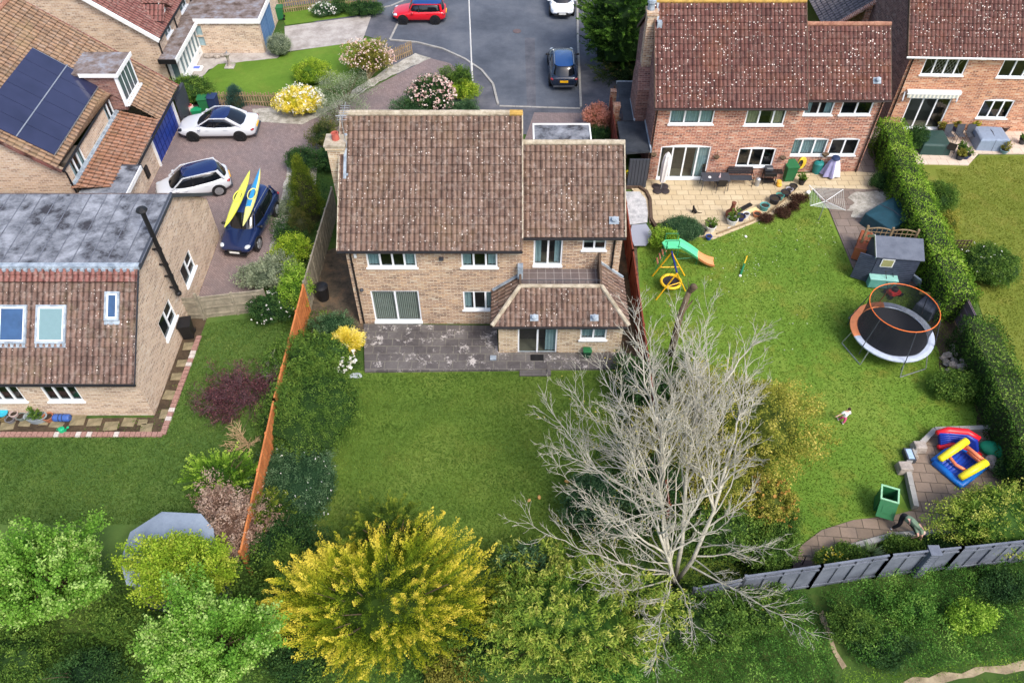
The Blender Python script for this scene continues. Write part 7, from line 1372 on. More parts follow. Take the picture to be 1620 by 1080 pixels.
PAL = {
 'green': [(30, 52, 22), (60, 92, 38), (94, 126, 50), (134, 160, 72)], 'dark': [(20, 40, 24), (36, 66, 34), (58, 92, 46), (92, 122, 64)],
 'bright': [(38, 74, 22), (80, 128, 40), (122, 168, 62), (190, 214, 130)], 'lime': [(54, 84, 22), (104, 138, 36), (150, 178, 50), (196, 206, 84)],
 'gold': [(46, 68, 18), (108, 132, 30), (182, 182, 48), (236, 216, 88)], 'conifer': [(34, 56, 20), (66, 92, 30), (104, 124, 40), (150, 158, 58)],
 'olive': [(62, 66, 30), (106, 108, 46), (146, 142, 62), (186, 176, 92)], 'blue': [(26, 50, 30), (50, 82, 50), (82, 114, 76), (124, 150, 112)],
 'grey': [(70, 82, 66), (108, 122, 98), (146, 158, 130), (186, 194, 166)], 'hedge': [(44, 76, 22), (92, 132, 38), (140, 178, 58), (188, 210, 96)],
 'darkhedge': [(28, 52, 20), (54, 90, 32), (104, 140, 54), (160, 184, 88)], 'purple': [(50, 30, 36), (82, 48, 56), (108, 66, 72), (134, 92, 92)],
 'pinkbrown': [(92, 70, 58), (140, 112, 98), (176, 150, 134), (208, 186, 170)], 'yellow': [(150, 150, 40), (214, 196, 50), (240, 222, 96), (246, 238, 180)],
 'eleag': [(56, 74, 26), (110, 122, 46), (162, 160, 66), (214, 198, 110)], 'juniper': [(28, 48, 26), (54, 72, 36), (86, 96, 48), (128, 118, 66)],
 'pieris': [(96, 96, 56), (176, 122, 94), (218, 150, 132), (230, 178, 160)], 'white': [(200, 196, 186), (230, 228, 222), (240, 240, 238), (246, 246, 246)],
 'blossom': [(186, 140, 140), (222, 180, 178), (240, 214, 208), (248, 236, 232)], 'rust': [(66, 70, 30), (112, 104, 44), (164, 126, 58), (190, 142, 78)],
 'laurel': [(42, 76, 30), (90, 126, 46), (146, 166, 66), (206, 202, 108)], 'heather': [(40, 26, 24), (66, 42, 36), (86, 60, 48), (104, 80, 62)], 'nettle': [(30, 58, 24), (58, 100, 40), (92, 138, 54), (150, 184, 88)], 'cone': [(24, 48, 44), (42, 74, 66), (62, 96, 86), (88, 122, 108)]}
LM = {k: leafmat('leaf_'+k, v) for k, v in PAL.items()}
def clothe(V, F, va, c, rad, z0, leaf, asp, var_hi=.35, dens=1.0):
    "short inner leaves so no bare core shows"
    n = int(dens*26*(rad[0]*rad[1]+rad[2]*max(rad[:2]))/leaf**1.15); d = rdirs(n, -.2); P = np.array(c)+d*np.array(rad)*rng.uniform(.98, 1.13, (n, 1)); P[:, 2] = np.maximum(P[:, 2], z0+.02)
    v, f = quads(P, unit(rng.normal(size=(n, 3)))+d*.3, leaf*1.1, asp+.1, .2); return np.concatenate([V, v]), np.concatenate([F, f+len(V)]), np.concatenate([va, np.repeat(rng.uniform(.05, var_hi, n), 4)])
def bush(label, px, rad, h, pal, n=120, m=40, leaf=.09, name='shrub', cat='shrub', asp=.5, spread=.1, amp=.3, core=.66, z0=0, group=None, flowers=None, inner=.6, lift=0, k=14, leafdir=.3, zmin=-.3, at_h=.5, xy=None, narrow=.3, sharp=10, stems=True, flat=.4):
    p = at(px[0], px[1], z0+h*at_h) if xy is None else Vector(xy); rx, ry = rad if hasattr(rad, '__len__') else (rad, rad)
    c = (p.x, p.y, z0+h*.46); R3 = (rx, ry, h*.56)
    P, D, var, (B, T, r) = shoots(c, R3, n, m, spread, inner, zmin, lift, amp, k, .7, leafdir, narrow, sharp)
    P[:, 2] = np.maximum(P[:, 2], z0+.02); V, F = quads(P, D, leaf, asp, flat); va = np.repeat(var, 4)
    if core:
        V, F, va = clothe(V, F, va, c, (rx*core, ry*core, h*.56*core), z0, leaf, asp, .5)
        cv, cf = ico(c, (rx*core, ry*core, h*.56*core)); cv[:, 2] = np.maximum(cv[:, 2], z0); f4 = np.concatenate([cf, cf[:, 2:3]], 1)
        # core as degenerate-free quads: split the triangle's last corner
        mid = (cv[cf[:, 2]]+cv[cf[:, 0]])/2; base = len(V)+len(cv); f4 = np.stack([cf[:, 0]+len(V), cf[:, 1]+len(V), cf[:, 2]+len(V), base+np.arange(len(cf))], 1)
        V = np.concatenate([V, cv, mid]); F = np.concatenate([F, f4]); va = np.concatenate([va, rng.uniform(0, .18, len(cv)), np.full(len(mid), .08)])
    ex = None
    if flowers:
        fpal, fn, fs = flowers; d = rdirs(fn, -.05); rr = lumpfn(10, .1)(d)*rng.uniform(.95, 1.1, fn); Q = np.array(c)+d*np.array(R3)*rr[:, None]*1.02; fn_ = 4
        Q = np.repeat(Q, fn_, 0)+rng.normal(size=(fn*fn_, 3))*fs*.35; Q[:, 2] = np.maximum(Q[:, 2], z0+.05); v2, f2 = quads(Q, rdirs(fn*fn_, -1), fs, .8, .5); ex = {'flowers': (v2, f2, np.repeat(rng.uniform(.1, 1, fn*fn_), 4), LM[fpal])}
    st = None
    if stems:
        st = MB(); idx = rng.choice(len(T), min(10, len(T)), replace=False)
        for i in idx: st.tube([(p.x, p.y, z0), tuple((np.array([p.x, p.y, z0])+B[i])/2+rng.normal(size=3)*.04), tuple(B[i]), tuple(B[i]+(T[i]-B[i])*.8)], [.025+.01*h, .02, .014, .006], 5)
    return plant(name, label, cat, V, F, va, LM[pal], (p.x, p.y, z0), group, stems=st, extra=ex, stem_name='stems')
def pip(P, poly):
    x, y = P[:, 0], P[:, 1]; ins = np.zeros(len(P), bool); n = len(poly)
    for i in range(n):
        x1, y1 = poly[i]; x2, y2 = poly[(i+1) % n]
        ins ^= ((y1 > y) != (y2 > y)) & (x < (x2-x1)*(y-y1)/(y2-y1+1e-12)+x1)
    return ins
def bumps(P, k, lo, hi, seed):
    r = np.random.default_rng(seed); z = np.zeros(len(P))
    mn = P[:, :2].min(0); mx = P[:, :2].max(0)
    C_ = r.uniform(mn, mx, (k, 2)); w = r.uniform(lo, hi, k); a = r.uniform(.35, 1, k)
    for i in range(k): z = np.maximum(z, a[i]*np.exp(-((P[:, :2]-C_[i])**2).sum(1)/(w[i]**2)))
    return z
def cover_(name, label, cat, px, dens, h, pal, leaf=.09, kind='stuff', base=.25, k=30, w=(.4, 1.2), seed=1, stemmy=0, flowers=None, asp=.5, world=None, updir=.25, edge=.35):
    poly = [tuple(at(x, y, 0).to_2d()) for x, y in px] if world is None else world; A = np.array(poly); mn, mx = A.min(0), A.max(0)
    n = int(dens*np.prod(mx-mn)); P = np.zeros((n, 3)); P[:, :2] = rng.uniform(mn-edge*.3, mx+edge*.3, (n, 2)); P = P[pip(P[:, :2]+rng.normal(size=(n, 2))*edge*.25, poly)]
    z = (base+(1-base)*bumps(P, k, w[0], w[1], seed))*h; q = rng.uniform(0, 1, len(P))**.45; P[:, 2] = z*q+.01
    D = unit(rng.normal(size=P.shape)+np.array([0, 0, updir])); rr_ = np.random.default_rng(seed); fn = sum(np.sin(P[:, :2] @ (rr_.normal(size=2)*s)+rr_.uniform(0, 6)) for s in (.8, 1.3, 2, 3, 4.5, 7))*.22; var = np.clip(.36+.3*fn+.25*(z/h-.5)+.4*(rng.uniform(0, 1, len(P))-.5)+.15*q, 0, 1)
    V, F = quads(P, D, leaf, asp, .5); va = np.repeat(var, 4); ex = None
    if flowers:
        fp, fn, fs = flowers; i = rng.choice(len(P), fn); Q = P[i].copy(); Q[:, 2] = z[i]+.03; v2, f2 = quads(Q, rdirs(fn, 0), fs, .9, .8); ex = {'flowers': (v2, f2, np.repeat(rng.uniform(.3, 1, fn), 4), LM[fp])}
    c = P.mean(0); return plant(name, label, cat, V, F, va, LM[pal], (c[0], c[1], 0), kind=kind, extra=ex)
def hedge(label, pts, w, h, pal, dens=330, leaf=.085, name='hedge', amp=.12, toppal=None, cat='hedge', taper=.85):
    P0 = [Vector((p[0], p[1], 0)) for p in pts]; Ps = []; Ns = []; core = MB()
    for a, b in zip(P0, P0[1:]):
        L = (b-a).length; d = (b-a)/L; s = Vector((-d.y, d.x, 0)); L_ = L+.3
        n = int(dens*L_*(w+2*h)); u = rng.uniform(-.15, L+.15, n); q = rng.uniform(0, w+2*h, n)
        side = q < h; top = (q >= h) & (q < h+w); off = np.where(side, -w/2, np.where(top, q-h-w/2, w/2)); z = np.where(side, q, np.where(top, h, 2*h+w-q))
        k = 1-(1-taper)*np.clip(z/h, 0, 1)**3; rnd = np.where(top, -.18*h*(np.abs(off)/(w/2))**4*.6, 0)
        nx = np.where(side, -1, np.where(top, 0, 1)); nz = np.where(top, 1, .1)
        lump = amp*(np.sin(u*2.3+z*3)+np.sin(u*5.1-off*4+z*2)+np.sin(u*11+z*7)*.5)*.5+rng.normal(size=n)*.05
        X = np.array(a)[None]+np.outer(u, np.array(d))+np.outer(off*k+nx*lump, np.array(s)); X[:, 2] = np.maximum(.02, z+rnd+nz*lump); Ps.append(X)
        Ns.append(np.outer(nx, np.array(s))+np.outer(nz, [0, 0, 1]))
        a_ = a; b_ = b; a = a+d*.25; b = b-d*.05; i = w/2-.2; core.add([tuple(a-d*.1-s*i), tuple(b+d*.1-s*i), tuple(b+d*.1+s*i), tuple(a-d*.1+s*i)]+[tuple(v+Vector((0, 0, h-.2))) for v in (a-d*.1-s*i*taper, b+d*.1-s*i*taper, b+d*.1+s*i*taper, a-d*.1+s*i*taper)], [(0, 1, 5, 4), (1, 2, 6, 5), (2, 3, 7, 6), (3, 0, 4, 7), (4, 5, 6, 7)])
    for q0, dd_ in ((P0[0], P0[0]-P0[1]), (P0[-1], P0[-1]-P0[-2])):
        dd_ = dd_.normalized(); s = Vector((-dd_.y, dd_.x, 0)); n = int(dens*w*h); off = rng.uniform(-w/2, w/2, n); X = np.array(q0)+np.outer(np.full(n, .12)+rng.normal(size=n)*.06, np.array(dd_))+np.outer(off, np.array(s)); X[:, 2] = rng.uniform(0.02, h, n); Ps.append(X); Ns.append(np.tile(np.array(dd_), (n, 1)))
    P = np.concatenate(Ps); Nn = np.concatenate(Ns); D = unit(rng.normal(size=P.shape)*.8+Nn*.5); V, F = quads(P, D, leaf, .55, .2)
    var = np.clip(rng.uniform(0, 1, len(P))*.5+.5*np.clip(Nn[:, 2], 0, 1)*rng.uniform(.4, 1, len(P))+.12*np.sin(P[:, 0]*1.7+P[:, 1]*2.1), 0, 1)  # top leaves get a lighter tint, light from above painted in
    r_ = thing(name, label, cat, tuple(P0[0])); loc = np.array(P0[0]); link('foliage', npmesh('foliage', V-loc, F, LM[pal], var=np.repeat(var, 4)), r_)
    mk('branches', core, plain('hedge_twigs', (40, 52, 24), .95, var=.3, scale=10), r_, world=True); return r_
# ---------------------------------------------------------------- tree builders
def limb_tree(mb, base, tips, trunk_r, fork_z, rs=(1, .5), sub=6, depth=3, droop=.1, seed=1, minr=.006, leafpts=None, wig=.09, spread=.5, stem=None):
    rnd = random.Random(seed); base = Vector(base)
    def branch(a, b, r0, lev, upk):
        L = (b-a).length; n = max(3, int(L/.35)); pts = []; rr = []; off = Vector((0, 0, 0)); perp = Vector((rnd.uniform(-1, 1), rnd.uniform(-1, 1), rnd.uniform(-.3, .3)))*L*.06
        for i in range(n+1):
            t = i/n; c = a.lerp(b, t)+perp*math.sin(math.pi*t)+Vector((0, 0, upk*L*(t*t-t)))
            if 0 < i: off += Vector((rnd.gauss(0, 1), rnd.gauss(0, 1), rnd.gauss(0, .8)))*wig*.35*min(1, L*.5)
            pts.append(c+off*(t if lev == 0 else 1)); rr.append(max(minr*.6, r0*(1-t)**.85+minr*.5))
        mb.tube(pts, rr, 6 if lev < 2 else 4, cap=False)
        if lev >= depth:
            if leafpts is not None: leafpts.append(pts[-1])
            return
        k = max(3, int(sub*min(1, L/2.2)+rnd.random()*2)) if lev else int(sub*1.3+L)
        for j in range(k):
            t = rnd.uniform(.25 if lev == 0 else .12, .97)**(.8); i = min(n-1, int(t*n)); p = pts[i].lerp(pts[i+1], t*n-i) if i < n else pts[-1]
            d = (pts[min(i+1, n)]-pts[max(i-1, 0)]).normalized(); sd = Vector((rnd.gauss(0, 1), rnd.gauss(0, 1), rnd.gauss(0, .7))); sd = (sd-d*sd.dot(d)).normalized()
            nd = (d*(1-spread)+sd*spread+Vector((0, 0, .12))).normalized(); ln = L*(1-t*.55)*rnd.uniform(.28, .5)*(1 if lev else .9)
            if ln < .12: continue
            branch(p, p+nd*ln, max(minr, rr[i]*rnd.uniform(.45, .65)), lev+1, .12)
    top = base+Vector((0, 0, fork_z)) if stem is None else Vector(stem[-1])
    tr = MB(); path = [base]+([base.lerp(top, .5)+Vector((.1, .05, 0))] if stem is None else [Vector(s) for s in stem[:-1]])+[top]; tr.tube(path, [trunk_r*(1.25-.65*i/(len(path)-1)) for i in range(len(path))], 10)
    for (tp, r, f) in tips: q = f*(len(path)-1); i = min(int(q), len(path)-2); branch(path[i].lerp(path[i+1], q-i), Vector(tp), r, 0, rnd.uniform(.1, .35))
    return tr
# ================================================================ the big bare tree
base = at(1066, 925, 0); STEMS = [[(-.5, .3, 2.2), (-1.0, 1.1, 4.6), (-1.2, 2.0, 7.2)], [(.0, .5, 2.4), (-.1, 1.6, 4.8), (.1, 2.8, 7.2)], [(.4, .1, 1.8), (.9, .9, 3.8), (1.2, 1.9, 6.0)], [(-.3, -.4, 1.5), (-.7, -.5, 3.0), (-1.3, -.2, 4.8)]]
TG = [(985, 482, 8, .10, 1), (1020, 505, 8.5, .08, 1), (1060, 470, 8.3, .10, .9), (1100, 500, 8.5, .08, 1), (1150, 480, 7.6, .1, .85), (1188, 512, 7.2, .09, .8), (1000, 560, 8, .07, .95), (940, 560, 7, .07, .8), (900, 590, 6, .08, .7), (870, 628, 5.5, .07, .65), (866, 695, 5.5, .09, .6), (862, 750, 5, .06, .55), (858, 822, 4.2, .08, .5), (905, 780, 5.2, .07, .55), (920, 880, 5, .07, .5), (945, 950, 4.6, .07, .45), (1010, 1000, 4.8, .06, .5), (1060, 1055, 4.4, .06, .45), (1110, 1010, 4.5, .06, .5), (1180, 960, 3.8, .06, .4), (1275, 1005, 3.2, .08, .35), (1258, 872, 3.8, .07, .4), (1200, 860, 4.6, .06, .5), (1215, 745, 5.5, .08, .65), (1175, 690, 6.2, .07, .7), (1140, 600, 7.2, .06, .8), (1080, 600, 8.5, .07, .95), (1035, 640, 8.6, .07, .95), (980, 640, 7.4, .07, .85), (930, 650, 6.6, .07, .7), (1100, 800, 7, .05, .7), (980, 740, 6.8, .06, .7), (1000, 860, 5.8, .05, .6)]
tips = [(at(x, y, z), r*.45, f) for x, y, z, r, f in TG]; br = MB(); lp = []
groups = [[] for _ in STEMS]
for tp in tips:
    dd = [abs((tp[0]-base).x-1.6*s_[-1][0])+.7*abs((tp[0]-base).y-1.7*s_[-1][1]) for s_ in STEMS]; groups[dd.index(min(dd))].append((tp[0], tp[1], min(1, tp[2]*random.uniform(.75, 1.1))))
tr = MB()
for gi, (s_, g_) in enumerate(zip(STEMS, groups)):
    e_ = base+Vector(s_[-1]); g_ += [(base+Vector((random.uniform(-3.6, 1.8), random.uniform(-1.8, 4.5), random.uniform(4.5, 9))), .03, random.uniform(.45, .95)) for _ in range(4)]; g_ += [(e_+Vector((random.uniform(-2.2, 2.2), random.uniform(-.8, 2.6), random.uniform(.8, 2.6))), .045, random.uniform(.55, 1)) for _ in range(5)]
    q = limb_tree(br, base, g_, .07, 7, sub=10, depth=3, seed=5+gi, leafpts=lp, wig=.24, spread=.42, stem=[base+Vector(v) for v in s_], minr=.005); tr.add(q.v, q.f)
t_ = thing('bare_tree', 'large leafless tree with pale lichen-covered branches spreading over the red-brown fence', 'tree', tuple(base)); mk('trunk', tr, M['bark'], t_, world=True, smooth=True); mk('branches', br, M['bark'], t_, world=True, smooth=True)
lp = np.array([tuple(p) for p in lp]); n_lp = len(lp); sel = lp[rng.choice(n_lp, min(n_lp, 900), replace=False)]; Q = np.repeat(sel, 3, 0)+rng.normal(size=(len(sel)*3, 3))*.05; v, f = quads(Q, rdirs(len(Q), -1), .06, .6, .3); link('buds', npmesh('buds', v-np.array(base), f, LM['olive'], var=np.repeat(rng.uniform(0, 1, len(Q)), 4)), t_)
# pollarded stump seen above it
b0 = at(1062, 560, 0); mb = MB(); a = at(1076, 500, 2.6); tp = at(1090, 462, 3.6); mb.tube([b0, at(1066, 540, 1.2), a, tp], [.17, .16, .14, .12], 9); mb.tube([tp, at(1100, 452, 3.9)], [.12, .16], 8); mb.tube([a, at(1096, 475, 3.2)], [.06, .03], 6); mb.tube([tp, at(1088, 440, 4.6)], [.03, .008], 5); mb.tube([tp, at(1080, 446, 4.4)], [.03, .008], 5); mb.ball(tuple(at(1097, 454, 3.85)), .17, 8, 6)
tag(mk('pollarded_trunk', mb, M['bark_dark'], None, smooth=True), 'thick brown pollarded trunk ending in a knobbly cut top above the bare twigs', 'tree')
# ================================================================ bright spring trees (bottom left)
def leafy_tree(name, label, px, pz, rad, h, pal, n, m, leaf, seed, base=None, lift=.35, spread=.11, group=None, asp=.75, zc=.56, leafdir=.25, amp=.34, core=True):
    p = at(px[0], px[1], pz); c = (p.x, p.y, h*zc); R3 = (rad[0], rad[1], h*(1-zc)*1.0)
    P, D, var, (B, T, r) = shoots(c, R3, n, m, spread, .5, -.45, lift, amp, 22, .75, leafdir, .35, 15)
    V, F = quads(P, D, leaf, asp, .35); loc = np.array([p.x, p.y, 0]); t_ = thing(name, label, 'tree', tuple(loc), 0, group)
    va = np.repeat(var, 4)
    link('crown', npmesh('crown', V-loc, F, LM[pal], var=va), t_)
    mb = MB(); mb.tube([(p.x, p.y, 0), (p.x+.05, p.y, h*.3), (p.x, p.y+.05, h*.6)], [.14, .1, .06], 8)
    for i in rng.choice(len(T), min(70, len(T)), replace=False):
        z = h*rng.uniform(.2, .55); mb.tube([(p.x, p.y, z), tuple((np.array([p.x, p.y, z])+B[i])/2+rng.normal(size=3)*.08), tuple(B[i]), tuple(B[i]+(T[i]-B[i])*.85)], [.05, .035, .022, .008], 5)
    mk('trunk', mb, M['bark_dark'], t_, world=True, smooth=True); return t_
leafy_tree('spring_tree', 'bright green tree with whitish new leaves at the bottom left edge', (68, 912), 2.5, (2.1, 1.7), 4.1, 'bright', 560, 115, .085, 1, amp=.5)
leafy_tree('spring_tree', 'yellow-green tree in front of the pale many-sided roof', (295, 905), 2.0, (1.75, 1.1), 3.6, 'lime', 520, 95, .075, 2)
leafy_tree('spring_tree', 'large fresh green tree with pale leaf tips at the bottom, left of the golden conifer', (330, 1022), 2.6, (1.7, 1.45), 4.4, 'bright', 560, 115, .08, 3, amp=.5)
# ================================================================ golden conifer: plumes of scale leaves
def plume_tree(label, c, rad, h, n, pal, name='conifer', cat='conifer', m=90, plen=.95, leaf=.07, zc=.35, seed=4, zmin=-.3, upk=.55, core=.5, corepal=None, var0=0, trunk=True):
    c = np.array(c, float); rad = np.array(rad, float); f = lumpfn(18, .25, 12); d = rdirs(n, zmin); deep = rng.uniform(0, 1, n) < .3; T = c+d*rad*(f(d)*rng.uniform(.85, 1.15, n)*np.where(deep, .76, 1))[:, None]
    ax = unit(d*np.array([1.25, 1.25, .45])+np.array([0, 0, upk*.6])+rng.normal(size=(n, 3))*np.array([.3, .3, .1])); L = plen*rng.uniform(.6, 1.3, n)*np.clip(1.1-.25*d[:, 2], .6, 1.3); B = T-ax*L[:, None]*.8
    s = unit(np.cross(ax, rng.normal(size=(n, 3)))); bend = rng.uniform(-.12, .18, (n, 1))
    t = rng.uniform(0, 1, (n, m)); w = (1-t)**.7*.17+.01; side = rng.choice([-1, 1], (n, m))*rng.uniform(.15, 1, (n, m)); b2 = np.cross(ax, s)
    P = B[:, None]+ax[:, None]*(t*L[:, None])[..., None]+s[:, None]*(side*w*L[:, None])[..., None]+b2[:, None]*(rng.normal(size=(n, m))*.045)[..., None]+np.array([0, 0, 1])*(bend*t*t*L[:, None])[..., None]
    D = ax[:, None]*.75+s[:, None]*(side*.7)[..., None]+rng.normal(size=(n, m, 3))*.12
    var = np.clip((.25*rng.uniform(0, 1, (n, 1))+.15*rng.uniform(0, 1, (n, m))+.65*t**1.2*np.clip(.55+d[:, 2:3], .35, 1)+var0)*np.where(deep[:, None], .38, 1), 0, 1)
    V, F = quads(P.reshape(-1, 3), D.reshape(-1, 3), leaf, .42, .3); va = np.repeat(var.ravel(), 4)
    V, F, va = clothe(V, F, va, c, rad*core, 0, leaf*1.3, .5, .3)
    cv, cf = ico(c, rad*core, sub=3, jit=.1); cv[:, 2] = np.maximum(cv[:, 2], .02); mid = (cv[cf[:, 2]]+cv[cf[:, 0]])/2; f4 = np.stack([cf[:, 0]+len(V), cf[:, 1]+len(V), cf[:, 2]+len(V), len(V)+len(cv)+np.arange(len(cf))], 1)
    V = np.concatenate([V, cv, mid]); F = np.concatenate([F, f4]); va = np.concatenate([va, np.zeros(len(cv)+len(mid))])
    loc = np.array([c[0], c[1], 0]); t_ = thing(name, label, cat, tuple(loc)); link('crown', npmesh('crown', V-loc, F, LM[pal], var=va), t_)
    mb = MB(); mb.tube([(c[0], c[1], 0), (c[0], c[1], c[2]+rad[2]*.3)], [.16, .08], 8)
    for i in range(0, n, max(1, n//40)): mb.tube([tuple(c*[1, 1, .6]), tuple(B[i])], [.04, .015], 5)
    mk('trunk', mb, M['bark_dark'], t_, world=True); return t_
g0 = at(600, 948, 2.2)
plume_tree('broad golden yellow conifer with feathery plumes at the bottom centre', (g0.x, g0.y, 1.9), (3.15, 2.45, 2.4), 4, 620, 'gold', m=230, plen=1.3, leaf=.058, var0=.12, upk=.9)
g1 = at(622, 850, 2.2)
plume_tree('dark green conifer with a brown patch just behind the golden one', (g1.x, g1.y, 2.0), (1.7, .8, 1.8), 3, 200, 'conifer', m=110, plen=.8, leaf=.07)
# ================================================================ columnar and other conifers
def cone_tree(label, px, r, h, pal, n=260, m=60, leaf=.07, group=None, name='conifer', base=.15, pw=.9):
    p = at(px[0], px[1], 0); n_ = n*m; a = rng.uniform(0, 2*np.pi, n); z = h*(base+(1-base)*rng.uniform(0, 1, n)**1.15*.97); rr = r*np.clip(1-(z/h)**1.6, .04, 1)**pw*rng.uniform(.8, 1.1, n)*(1+.14*np.sin(a*5+z*2)); 
    T = np.stack([p.x+rr*np.cos(a), p.y+rr*np.sin(a), z+.12], 1); B = np.stack([p.x+rr*.35*np.cos(a), p.y+rr*.35*np.sin(a), z-.25], 1); t = rng.uniform(0, 1, (n, m))**.6
    P = (B[:, None]+(T-B)[:, None]*t[..., None]+rng.normal(size=(n, m, 3))*.075).reshape(-1, 3); P[:, 2] = np.maximum(.02, P[:, 2]); D = (unit(T-B)[:, None]+rng.normal(size=(n, m, 3))*.5+np.array([0, 0, .3])).reshape(-1, 3)
    V, F = quads(P, D, leaf, .45, .3); var = np.clip(.5*rng.uniform(0, 1, (n, 1))+.25*rng.uniform(0, 1, (n, m))+.25*t, 0, 1).ravel()
    loc = np.array([p.x, p.y, 0]); t_ = thing(name, label, 'conifer', tuple(loc), 0, group); link('crown', npmesh('crown', V-loc, F, LM[pal], var=np.repeat(var, 4)), t_)
    mb = MB(); mb.lathe([(r*.62, 0), (r*.6, h*.3), (r*.42, h*.62), (.06, h*.9)], (p.x, p.y, 0), 10); mk('trunk', mb, plain('inner_twigs', (46, 50, 28), .95, var=.3), t_, world=True); return t_
cone_tree('tall yellow-green pointed conifer between the driveway and the grey fence', (492, 345), .95, 4.1, 'conifer', 420, 60)
cone_tree('small yellow-green conifer at the foot of the tall pointed one', (478, 372), .8, 1.7, 'juniper', 180, 50)
p = at(372, 155, .6); cone_tree('dark blue-green dwarf cone shrub by the picket fence', (376, 166), .72, 1.25, 'cone', 200, 50, .06, base=.02, pw=.7)
def big_conifer(label, px, pz, rad, h, pal, n, m, leaf=.12):
    p = at(px[0], px[1], pz); plume_tree(label, (p.x, p.y, h*.45), (rad[0], rad[1], h*.56), h, n, pal, m=m, plen=1.1, leaf=leaf, upk=.5, core=.78, zmin=-.6, var0=-.02)
LM['yew'] = leafmat('leaf_yew', [(26, 50, 18), (54, 88, 30), (86, 124, 44), (126, 158, 66)])
big_conifer('huge dense dark green conifer at the top beside the chimney house', (990, 38), 2.8, (3.0, 2.9), 6.0, 'yew', 620, 90)
LM['spread'] = leafmat('leaf_spread', [(26, 46, 22), (50, 72, 32), (78, 94, 42), (118, 106, 64)])
p = at(990, 108, .6); plume_tree('low spreading juniper under the huge conifer', (p.x, p.y, .45), (1.9, 2.1, .8), 1, 170, 'spread', name='juniper', cat='shrub', m=70, plen=.9, leaf=.09, upk=.2)
# ================================================================ shrubs
bush('clipped grey-green dome bush on a short stem by the pale blue garage door', (441, 71), (.85, .8), 1.35, 'grey', 170, 50, .06, amp=.08, core=.85)
bush('rounded yellow-green clipped bush in the front lawn', (495, 114), (1.35, 1.1), 1.35, 'lime', 260, 55, .07, amp=.12, core=.82)
bush('brilliant yellow and cream variegated bush at the end of the picket fence', (475, 160), (1.45, 1.15), 1.5, 'yellow', 240, 55, .1, amp=.25, core=.8, flowers=('white', 160, .12))
bush('glossy green bush between the gabled house and the bins', (300, 142), (1.55, 1.2), 1.6, 'green', 240, 50, .09, amp=.2, core=.82)
bush('pale pink blossoming shrub by the leaning picket fence', (583, 92), (1.6, 1.2), 2.2, 'olive', 200, 40, .08, amp=.3, core=.55, flowers=('blossom', 300, .1))
bush('shrub with dense pink blossom behind the middle house ridge', (683, 150), (1.45, 1.3), 2.1, 'dark', 220, 50, .09, amp=.3, core=.75, flowers=('blossom', 260, .12))
bush('upright mixed green shrub beside the lamp post', (727, 128), (1.0, .8), 1.9, 'green', 150, 45, .09, amp=.35)
bush('small lime green shrub in front of the upright one near the lamp post', (735, 145), (.8, .7), 1.3, 'lime', 120, 40, .09, amp=.35)
bush('bluish green low shrub peeking over the middle house ridge', (655, 172), (1.3, .9), 1.2, 'blue', 150, 40, .08, amp=.3)
bush('bluish low shrub right of the blossoming one', (732, 172), (.9, .7), 1.0, 'blue', 110, 40, .08, amp=.3)
bush('dark green hedge-like shrub at the verge corner', (577, 14), (1.5, .8), .9, 'dark', 160, 45, .08, amp=.15)
bush('silvery blue flowering shrub on the top left verge', (512, 16), (.95, .6), .9, 'blue', 120, 40, .07, flowers=('white', 80, .1))
bush('green shrub between the silvery one and the verge corner', (535, 12), (.7, .6), .9, 'dark', 100, 40, .08)
bush('salmon pink pieris bush beside the carport fence', (944, 186), (.95, .8), 1.4, 'pieris', 170, 45, .09, amp=.25, core=.7)
bush('small dark green bush below the salmon pink one', (947, 213), (.95, .8), .9, 'dark', 140, 40, .06, amp=.1)
bush('grey-green wispy thicket along the gravel strip', (545, 140), (2.0, 1.4), 1.9, 'grey', 260, 22, .07, amp=.4, core=0, spread=.16)
bush('thin grey-green thicket above the driveway behind the chimney', (540, 175), (1.6, 1.3), 1.7, 'grey', 200, 24, .07, amp=.4, core=0, spread=.16)
bush('dark reddish-green shrub left of the chimney', (512, 215), (1.0, 1.2), 1.8, 'juniper', 150, 40, .08, amp=.45, core=.5)
bush('deep green shrub beside the pointed conifer', (475, 252), (.95, .9), 1.2, 'dark', 130, 45, .08, amp=.3)
bush('deep green shrub between the conifer and the chimney', (520, 252), (.9, .9), 1.4, 'dark', 120, 40, .08, amp=.3)
bush('dark spreading shrub at the low end of the driveway bed', (462, 372), (.9, 1.0), .9, 'dark', 150, 45, .08, amp=.35)
bush('silvery-leaved plant on the pale gravel bed', (470, 295), (.6, .8), .6, 'grey', 90, 30, .07, amp=.35)
bush('silvery-leaved plant below the first on the gravel bed', (455, 325), (.6, .7), .6, 'grey', 90, 30, .07, amp=.35)
bush('large grey-green olive-like shrub over the driveway end', (427, 434), (1.5, 1.0), 1.4, 'grey', 240, 45, .09, amp=.35, core=.6)
bush('yellow-green shrub beside the large grey-green one', (462, 395), (.9, .8), 1.7, 'lime', 130, 40, .09, amp=.3)
bush('dark glossy shrub between the low fence and the orange fence', (432, 488), (1.15, .9), 1.3, 'dark', 190, 45, .09, amp=.2, flowers=('white', 30, .07))
bush('olive climber spilling over the top of the orange fence', (468, 455), (.8, 1.3), 2.1, 'hedge', 160, 40, .08, amp=.4, core=.6)
bush('bright green rounded bush at the corner of the dark patio', (500, 560), (1.6, 1.1), 1.3, 'green', 280, 50, .1, amp=.25, core=.85)
bush('lavender-blue green shrub behind the yellow bush', (528, 515), (.95, .7), 1.0, 'blue', 110, 40, .08, amp=.3)
bush('golden yellow spiky shrub touching the patio corner', (549, 540), (.68, .65), 1.0, 'yellow', 110, 40, .13, amp=.4, asp=.25, core=.5, leafdir=.7)
